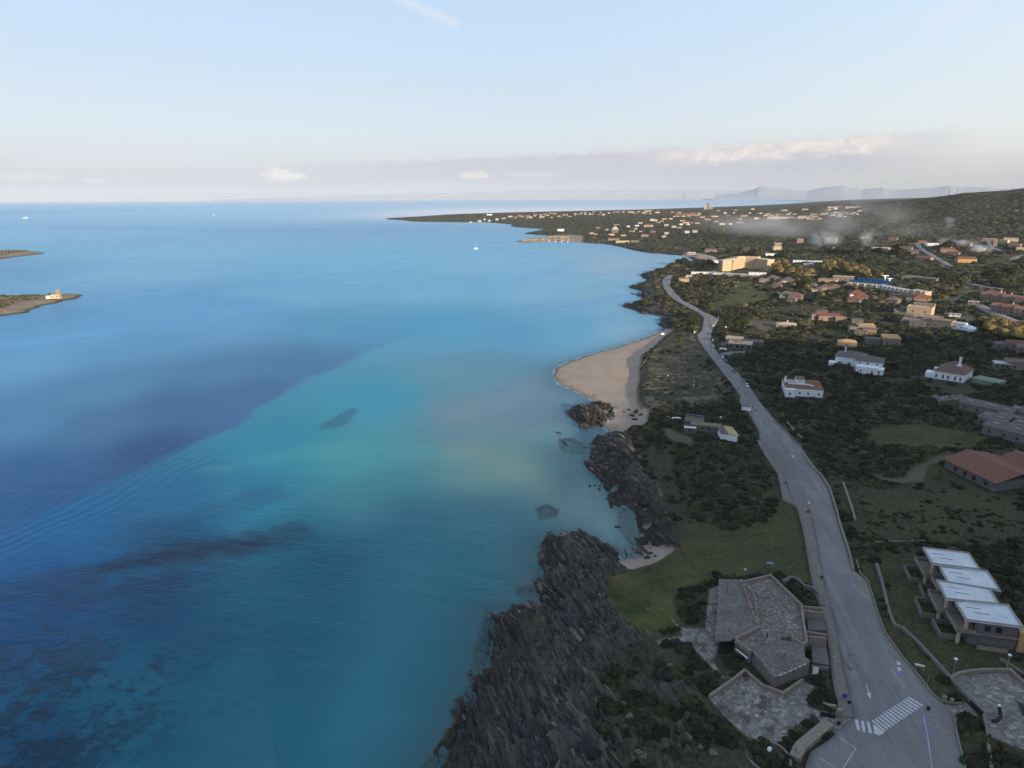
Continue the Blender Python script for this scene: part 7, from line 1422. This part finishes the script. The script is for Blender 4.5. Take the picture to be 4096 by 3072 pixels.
def palm(px, py, s, lb):
    x, y, z = hit1(px, py); r = empty('palm_tree', (x, y, z), lb, 'palm'); mb = MB(); mb.tube((0, 0, -.5), (.2, 0, s*1.3), s*.14, s*.10, 8); mb.build('trunk', MBARK, r); V_ = []; F_ = []
    for k in range(46):
        a = k*2.4; e = math.radians(75-k*2.7); L_ = s*(.9+.2*math.sin(k)); pts = []
        for q in range(6): t = q/5; pts.append((math.cos(a)*L_*t*math.cos(e)*(1), math.sin(a)*L_*t*math.cos(e), s*1.3+L_*t*math.sin(e)-L_*.55*t*t))
        for q in range(6):
            w = s*.10*(1-abs(q/5-.4)); nx, ny = -math.sin(a)*w, math.cos(a)*w; V_ += [(pts[q][0]-nx, pts[q][1]-ny, pts[q][2]-.1), (pts[q][0]+nx, pts[q][1]+ny, pts[q][2]-.1)]
        b = len(V_)-12
        for q in range(5): F_ += [(b+2*q, b+2*q+1, b+2*q+3), (b+2*q, b+2*q+3, b+2*q+2)]
    me = npmesh('fronds', np.array(V_), np.array(F_), attrs={'tint': np.tile((.105, .088, .030), (len(V_), 1))}); link('fronds', me, MLEAF, r)
palm(3198, 1392, 3.6, 'low golden palm in the scrub right of the roadside villa'); palm(3755, 1915, 2.6, 'yellowish palm on the lawn before the terracotta house'); palm(3700, 1845, 1.8, 'small yellow palm at the bend of the gravel drive')
# ---- the macchia
FRX = lambda x, y, z: None
def project(x, y, z):
    d = np.stack([x, y, z-CAMZ], 1)@RN; return 2048+F*d[:, 0]/-d[:, 2], 1536-F*d[:, 1]/-d[:, 2], -d[:, 2]
def excluded(x, y, pad=.6):
    ex = np.zeros(len(x), bool)
    for P in NOVEG:
        P = np.array(P); mn = P.min(0)-4; mx = P.max(0)+4; k = np.where((x > mn[0]) & (x < mx[0]) & (y > mn[1]) & (y < mx[1]) & ~ex)[0]
        if len(k): ex[k] = sdist(x[k], y[k], P) > -pad_[k]
    return ex
X = []; Y = []; Sp = []
r0 = 80.0
while r0 < 7500:
    s = max(2.3, r0*.0086) if r0 < 1250 else max(12.2, r0*.0034); dth = s/r0; n = int(math.radians(66)/dth); th = math.radians(-14)+np.arange(n)*dth+NR.uniform(-.5, .5, n)*dth*.95; rr = r0+NR.uniform(-.5, .5, n)*s*.95
    X.append(rr*np.sin(th)); Y.append(rr*np.cos(th)); Sp.append(np.full(n, s)); r0 += s
X = np.concatenate(X); Y = np.concatenate(Y); Sp = np.concatenate(Sp)
d = coastd(X, Y); r = np.hypot(X, Y); k = d > 2+r*.002; X, Y, Sp, d, r = X[k], Y[k], Sp[k], d[k], r[k]
prob = np.full(len(X), .93); f1 = fbm(X/26, Y/26, 101, 4); f2 = fbm(X/9, Y/9, 103, 3); f3 = fbm(X/140, Y/140, 105, 4)
prob *= np.where(r < 1300, sstep(f1, .26, .36), np.where(f3 > .36, 1, .6))
def setp(P, v, w=0):
    P = np.array(P); m = inside(X, Y, P); prob[m] = v*(sstep(f2, .42, .6)[m] if w else 1)
setp(ROCK1, .0); ri_ = inside(X, Y, np.array(ROCK1)) & (d > 27); prob[ri_] = .3*sstep(f2, .4, .55)[ri_]; setp(ROCK2, .02); setp(ROCK3, 0); setp(ROCK4, .35); setp(ROCK1B, .85, 1); setp(DUNEP, .42, 1); setp(MEADOW, .10, 1); setp(MEADOW2, .62, 1); setp(MEADOW3, .07, 1); setp(MEADOW4, .10, 1); setp(FIELD, .0); setp(MEADOW5, .05)
SCR2 = HP([(2600,1790),(2700,1760),(2720,1850),(2700,1960),(2760,2060),(2740,2130),(2700,2180),(2680,2100),(2650,2000),(2600,1900),(2570,1830)]); prob[inside(X, Y, np.array(HP([(2600,1640),(2900,1600),(2965,1640),(3040,1730),(3030,1763),(3060,1830),(3120,1930),(3040,1980),(2760,1960),(2720,1850),(2600,1720)])))] = .96; setp(SCR2, .6, 1)
LOWF = HP([(2740,2060),(2800,1900),(2960,1960),(3120,2010),(3060,2080),(2900,2120)]); setp(LOWF, .93)
size = Sp*np.clip(NR.normal(.70, .2, len(X)), .3, 1.2)*np.where((NR.uniform(0, 1, len(X)) < .07) & (r > 300) & (r < 1500), 1.7, 1.0)
pad_ = size*.9
for P in LIGHTG: setp(P, 0)
keep = NR.uniform(0, 1, len(X)) < prob; X, Y, Sp, d, r, size, pad_, f1, f2, f3 = [a[keep] for a in (X, Y, Sp, d, r, size, pad_, f1, f2, f3)]
size = np.where(inside(X, Y, np.array(DUNEP)) | inside(X, Y, np.array(MEADOW2)), size*.62, size)
ex = excluded(X, Y)
ex |= np.zeros(len(X), bool)
keep = ~ex; X, Y, d, r, size, f1, f2, f3 = [a[keep] for a in (X, Y, d, r, size, f1, f2, f3)]
# hand placed shrubs of the near bank and gardens: photo position and radius in metres
EX = [(2826,2337,2.2),(2855,2328,2),(2805,2358,2.4),(2731,2384,2.2),(2721,2421,2.4),(2726,2450,2),(2779,2452,3.6),(2770,2420,2.6),(2653,2528,1.8),(2684,2522,1.8),(2710,2516,1.6),(2668,2578,2.2),(2705,2576,2.2),(2747,2584,2.2),(2653,2705,3.4),(2640,2660,2.8),(2690,2690,2.6),(2705,2831,3.8),(2660,2850,3),(2758,2815,3.6),(2800,2835,3.0),(2730,2870,2.6),(2784,2741,2.6),(2800,2760,2.2),(2900,2918,3.2),(2925,2940,2.8),(2885,2890,2.2),(2960,2958,2.4),(3057,2970,2.2),(3015,2995,2.6),(3050,3050,2.4),(3100,3010,2.2),(3110,3050,2.4),(3025,3050,2.2),(3152,2964,1.9),(3178,2943,1.9),(3205,2920,1.9),(3231,2899,1.9),(3257,2884,1.6),(3130,2985,1.9),(3272,2796,2.6),(3300,2775,2.2),(3255,2812,2.2),(3330,2800,1.8),(3310,2835,1.6),(2890,2600,2),(2905,2640,2.2),(2930,2670,2.2),(2960,2690,1.9),(2870,2700,1.6),
 (3539,2433,1.9),(3530,2400,1.6),(3633,2561,1.9),(3650,2580,1.4),(3772,2722,2.4),(3715,2630,1.3),(3870,2880,3),(3892,2900,2.8),(3860,2920,2.4),(3906,3062,3.2),(3880,3050,2.4),(3925,2930,1.8),(3190,2345,2.0),(3215,2370,1.8),(3245,2400,2.0),(3262,2430,1.6),(3170,2325,1.6),(3500,2245,2.6),(3480,2215,3),(2980,2700,1.2),(2560,2740,2.2),(2600,2800,2.4),(2590,2900,2.6),(2650,2930,2.2),(2600,2980,2.2),(2700,2950,2),(2530,2690,1.8),(2480,2640,1.6),(2560,2640,1.6)]
if True:
    a = np.array(EX, float); ex_, ey_, ez_ = hit(a[:, 0], a[:, 1]); X = np.concatenate([X, ex_]); Y = np.concatenate([Y, ey_]); size = np.concatenate([size, a[:, 2]*.82]); r = np.hypot(X, Y); d = coastd(X, Y)
    f1 = fbm(X/26, Y/26, 101, 4); f2 = fbm(X/9, Y/9, 103, 3); f3 = fbm(X/140, Y/140, 105, 4)
Z = Hd(X, Y, d)-.15*size
# tint: mostly dark olive, some yellow green, grey or brown clumps
u = NR.uniform(0, 1, len(X)); g = fbm(X/45, Y/45, 111, 3)
ti = np.select([u < .30, u < .56, u < .74, u < .86, u < .93, u < .965, u < .99], [0, 1, 2, 3, 4, 5, 6], 7); ti = np.where((g > .56) & (u > .4), np.minimum(ti+1, 5), ti)
ti = np.where((r > 560) & (NR.uniform(0, 1, len(X)) < .6*sstep(r, 500, 900)) & (ti < 6), np.minimum(ti+1, 5), ti); TI = PAL[ti]*(NR.uniform(.75, 1.2, len(X)))[:, None]  # farther bushes shift to paler, yellower tints, imitating warm low sun on them
TI = TI*(1+.5*sstep(r, 700, 1500))[:, None] if False else TI
RZ = NR.uniform(0, 6.28, len(X))
px, py, dep = project(X, Y, Z); vis = (px > -60) & (px < 4156) & (py < 3150) & (dep > 5)
score = np.where(vis, size/r, 0); order = np.argsort(-score); ind = np.zeros(len(X), bool); ind[order[:300]] = True
shp = []
for t in range(10):
    v, f, k = T_HI[t % 5]; me = npmesh('shrub', v, f, attrs={'tint': np.tile(PAL[(0, 1, 2, 1, 3, 0, 2, 1, 4, 6)[t]], (len(v), 1))*k[:, None]}); me.materials.append(MLEAF); shp.append(me)
def zone(x_, y_, a, b):
    if a < 3000 and b > 2560: return 'dark shrub on the rocky slope and gardens around the paved terrace'
    if a > 3440 and b > 2150: return 'dark shrub beside the apartment lawn and the parking bays'
    if a > 3100 and b > 2560: return 'dark shrub at the edge of the paved terrace near the road'
    if a < 3300 and b > 2280: return 'dark shrub close to the stone seaside building'
    if a < 3250: return 'dense dark shrub in the scrub between the rocks and the road'
    if a > 3300 and b > 1850: return 'dark shrub scattered over the field right of the road'
    return 'dense dark shrub in the scrub right of the road'
for i in order[:300]:
    o = bpy.data.objects.new('shrub', shp[NR.randint(10)]); COL.objects.link(o); s = float(size[i]); o.location = (X[i], Y[i], Z[i]); o.rotation_euler = (0, 0, RZ[i]); o.scale = (s*NR.uniform(.85, 1.2), s*NR.uniform(.85, 1.2), s*NR.uniform(.8, 1.2))
    z_ = zone(0, 0, px[i], py[i]); tag(o, z_, 'shrub', z_.replace('dense dark shrub', 'shrubs').replace('dark shrub', 'shrubs'))
R_ = ~ind
for nm, m, T in (('scrub', R_ & (r < 330), T_HI), ('scrub', R_ & (r >= 330) & (r < 800), T_MD), ('scrub', R_ & (r >= 800) & (r < 1500), T_LO), ('scrub', R_ & (r >= 1500), T_XL)):
    I = np.where(m)[0]; T_ = T if T is not T_HI else [crown_template(rs, 5, 90, .22) for _ in range(6)]
    stuff_mesh(nm, T_, X[I], Y[I], Z[I], size[I], RZ[I], TI[I]); print('VEG', nm, len(I))
# scrub on the near islet
def islet_scrub(P, hgt, n, smax):
    P = np.array(P); mn, mx = P.min(0), P.max(0); x = NR.uniform(mn[0], mx[0], n*4); y = NR.uniform(mn[1], mx[1], n*4); d_ = sdist(x, y, P); k = (d_ > 24) & (fbm(x/18, y/18, 7, 3) > .47); x, y, d_ = x[k][:n], y[k][:n], d_[k][:n]; z = hgt*(1-np.exp(-d_/28))+.5
    stuff_mesh('islet_scrub', T_LO, x, y, z, NR.uniform(.8, smax, len(x)), NR.uniform(0, 6, len(x)), PAL[NR.randint(1, 5, len(x))]*1.3)
islet_scrub(IS1, 6.5, 1400, 2.2); islet_scrub(IS2, 9, 500, 2.6)
# ------------------------------------------------------------------ loose rock slabs of the shale headland (uncountable)
def rubble(polys, step, name, rng):
    Xs = []; Ys = []
    for P in polys:
        P = np.array(P); mn, mx = P.min(0), P.max(0); mn = np.maximum(mn, [-60, 60]); nx = int((mx[0]-mn[0])/step)+1; ny = int((mx[1]-mn[1])/step)+1; gx_, gy_ = np.meshgrid(np.arange(nx)*step+mn[0], np.arange(ny)*step+mn[1]); x = gx_.ravel()+NR.uniform(-.6, .6, nx*ny)*step; y = gy_.ravel()+NR.uniform(-.6, .6, nx*ny)*step
        k = inside(x, y, P); Xs.append(x[k]); Ys.append(y[k])
    x = np.concatenate(Xs); y = np.concatenate(Ys); d_ = coastd(x, y); k = (d_ > -3.5) & (NR.uniform(0, 1, len(x)) < 1.15-sstep(d_, 16, 42)) & (NR.uniform(0, 1, len(x)) < .75*sstep(fbm(x/7, y/7, 131, 3), .30, .55)) & ~np.array([False]*len(x)); x, y, d_ = x[k], y[k], d_[k]; z = Hd(x, y, d_); n = len(x); cov, cov2 = cover(x, y, d_, z); kk = cov[:, 1] > .35; x, y, d_, z, cov, cov2 = x[kk], y[kk], d_[kk], z[kk], cov[kk], cov2[kk]; n = len(x); z = detail(x, y, d_, cov, cov2, z)
    fs = .45+1.5*sstep(fbm(x/16, y/16, 137, 3), .35, .65); a = SANG+NR.normal(0, .2, n); L_ = NR.uniform(*rng, n)*fs; W_ = L_*NR.uniform(.12, .30, n); Hh = NR.uniform(.1, .7, n)*np.minimum(L_, 2.5)*.38; tilt = NR.uniform(-.4, .6, n)
    base = np.array([(-.5, -.5, -.6), (.5, -.35, -.6), (.45, .5, -.6), (-.45, .4, -.6), (-.42, -.1, .5), (.3, -.3, 1), (.5, .2, .55), (-.2, .42, .8)])
    b = base[None]+NR.uniform(-.14, .14, (n, 8, 3)); lx = b[:, :, 0]*L_[:, None]; ly = b[:, :, 1]*W_[:, None]; lz = b[:, :, 2]*Hh[:, None]+ly*tilt[:, None]
    c, s = np.cos(a)[:, None], np.sin(a)[:, None]; Vx = x[:, None]+lx*c-ly*s; Vy = y[:, None]+lx*s+ly*c; Vz = z[:, None]+lz; V_ = np.stack([Vx, Vy, Vz], 2).reshape(-1, 3)
    q = np.array([(4, 5, 6, 7), (0, 1, 5, 4), (1, 2, 6, 5), (2, 3, 7, 6), (3, 0, 4, 7)]); Fc = (q[None]+(np.arange(n)*8)[:, None, None]).reshape(-1, 4)
    tn = NR.choice(len(SHT), n, p=[.38, .35, .22, .05, .0]); me = npmesh(name, V_, Fc, attrs={'tint': np.repeat(SHT[tn]*NR.uniform(.7, 1.3, n)[:, None], 8, 0)}); o = link(name, me, MSHALE); o['kind'] = 'stuff'; print('RUBBLE', n)
SHT = np.array([(.026, .023, .021), (.055, .047, .040), (.11, .09, .072), (.22, .17, .12), (.28, .26, .23)])
def shale_mat():
    m, nt, b = newmat('shale'); A = N(nt, 'ShaderNodeAttribute', attribute_name='tint'); co = objco(nt); n = noise(nt, 1.1, 6, .7, co)
    c = mix(nt, 1.0, A.outputs['Color'], ramp(nt, n, [(.3, (.45, .45, .45, 1)), (.7, (1.3, 1.25, 1.2, 1))]), 'MULTIPLY'); nt.links.new(c, b.inputs['Base Color']); b.inputs['Roughness'].default_value = .9; bump(nt, b, n, .6, .15); return m
MSHALE = shale_mat()
rubble([ROCK1], 1.1, 'rock_rubble', (.8, 4.6)); rubble([ROCK2, ROCK3], 1.6, 'rock_rubble', (1.0, 4.0)); rubble([ROCK1B], 2.6, 'rock_rubble', (.8, 3.4)); rubble([ROCK4], 3.0, 'rock_rubble', (2.5, 8))
# ------------------------------------------------------------------ bonfire smoke drifting over the wood
def smoke(pts, dens, name, label_scale=.03, col=(.9, .93, 1, 1)):
    m = bpy.data.materials.new(name); m.use_nodes = True; t = m.node_tree; t.nodes.remove(t.nodes['Principled BSDF']); v = N(t, 'ShaderNodeVolumePrincipled'); v.inputs['Color'].default_value = col
    g = N(t, 'ShaderNodeTexCoord'); ln = N(t, 'ShaderNodeVectorMath', operation='LENGTH'); t.links.new(g.outputs['Object'], ln.inputs[0]); co = objco(t, (1, .35, 1)); n = noise(t, label_scale, 4, .6, co, .8)
    fall = mth(t, 'SUBTRACT', 1.0, ln.outputs['Value'], clamp=True); k = mth(t, 'MULTIPLY', mth(t, 'SUBTRACT', n, .40, clamp=True), 5.5); dn = mth(t, 'MULTIPLY', mth(t, 'MULTIPLY', fall, k), dens); t.links.new(dn, v.inputs['Density']); t.links.new(v.outputs[0], t.nodes['Material Output'].inputs['Volume'])

    for (px, py, up, sx, sy, sz, tl) in pts:
        x, y, z = hit1(px, py); mb = MB(); mb.blob((0, 0, 0), (1, 1, 1), 16, 10); o = mb.build('smoke', m, smooth=True); o.location = (x, y, z+up); o.scale = (sx, sy, sz); o.rotation_euler = (0, tl, -math.atan2(x, y)); o['kind'] = 'stuff'
smoke([(2980,950,26,150,90,30,.1), (3130,955,30,190,90,38,.1), (3330,940,40,190,80,46,-.1), (3500,950,34,150,70,40,.1)], .0042, 'smoke_thin', .009)
smoke([(3480,985,16,26,22,24,.3), (3780,945,26,14,14,30,.5), (3300,985,14,40,30,18,0)], .022, 'smoke_column', .05, (.8, .9, 1, 1))
smoke([(3915,1010,7,22,12,8,0)], .2, 'smoke_dense', .12); smoke([(3830,985,9,40,20,12,0)], .04, 'smoke_wisp', .06)
def asphalt():
    m, nt, b = newmat('asphalt'); co = objco(nt); a = math.atan2(.97, .25); cs = objco(nt, (1, 1, 1), (0, 0, -1.39)); mp = N(nt, 'ShaderNodeMapping'); mp.inputs['Scale'].default_value = (.03, .55, .3); nt.links.new(cs, mp.inputs[0])
    st = noise(nt, 1.0, 5, .6, mp.outputs[0], .3); pt = noise(nt, .09, 7, .7, co, .5); fi = noise(nt, 2.5, 5, .7, co); vo = N(nt, 'ShaderNodeTexVoronoi', feature='DISTANCE_TO_EDGE'); vo.inputs['Scale'].default_value = .11; nt.links.new(mix(nt, .12, co, mp.outputs[0]), vo.inputs['Vector'])
    k = mth(nt, 'ADD', mth(nt, 'ADD', mth(nt, 'MULTIPLY', st, .42), mth(nt, 'MULTIPLY', pt, .38)), mth(nt, 'MULTIPLY', fi, .2)); c = ramp(nt, k, [(.32, (.115, .11, .108, 1)), (.5, (.19, .182, .178, 1)), (.68, (.27, .258, .25, 1))])
    c = mix(nt, ramp(nt, vo.outputs['Distance'], [(.0, .28), (.012, 0.0)]), c, (.05, .048, .05, 1)); nt.links.new(c, b.inputs['Base Color']); b.inputs['Roughness'].default_value = .88; b.inputs['Specular IOR Level'].default_value = .25; return m
MASPH = asphalt()
MWALK = plain('pavement_stone', (.22, .19, .165, 1), (.13, .115, .10, 1), .8, .92, .5, .04)
gridmesh("road", *ROAD3, MASPH, skirt=.8)
gridmesh('pavement', SX, SY, SZ, MWALK, skirt=.9)
for l in LANES: gridmesh('lane', l[0], l[1], l[2], MASPH, skirt=1.2)
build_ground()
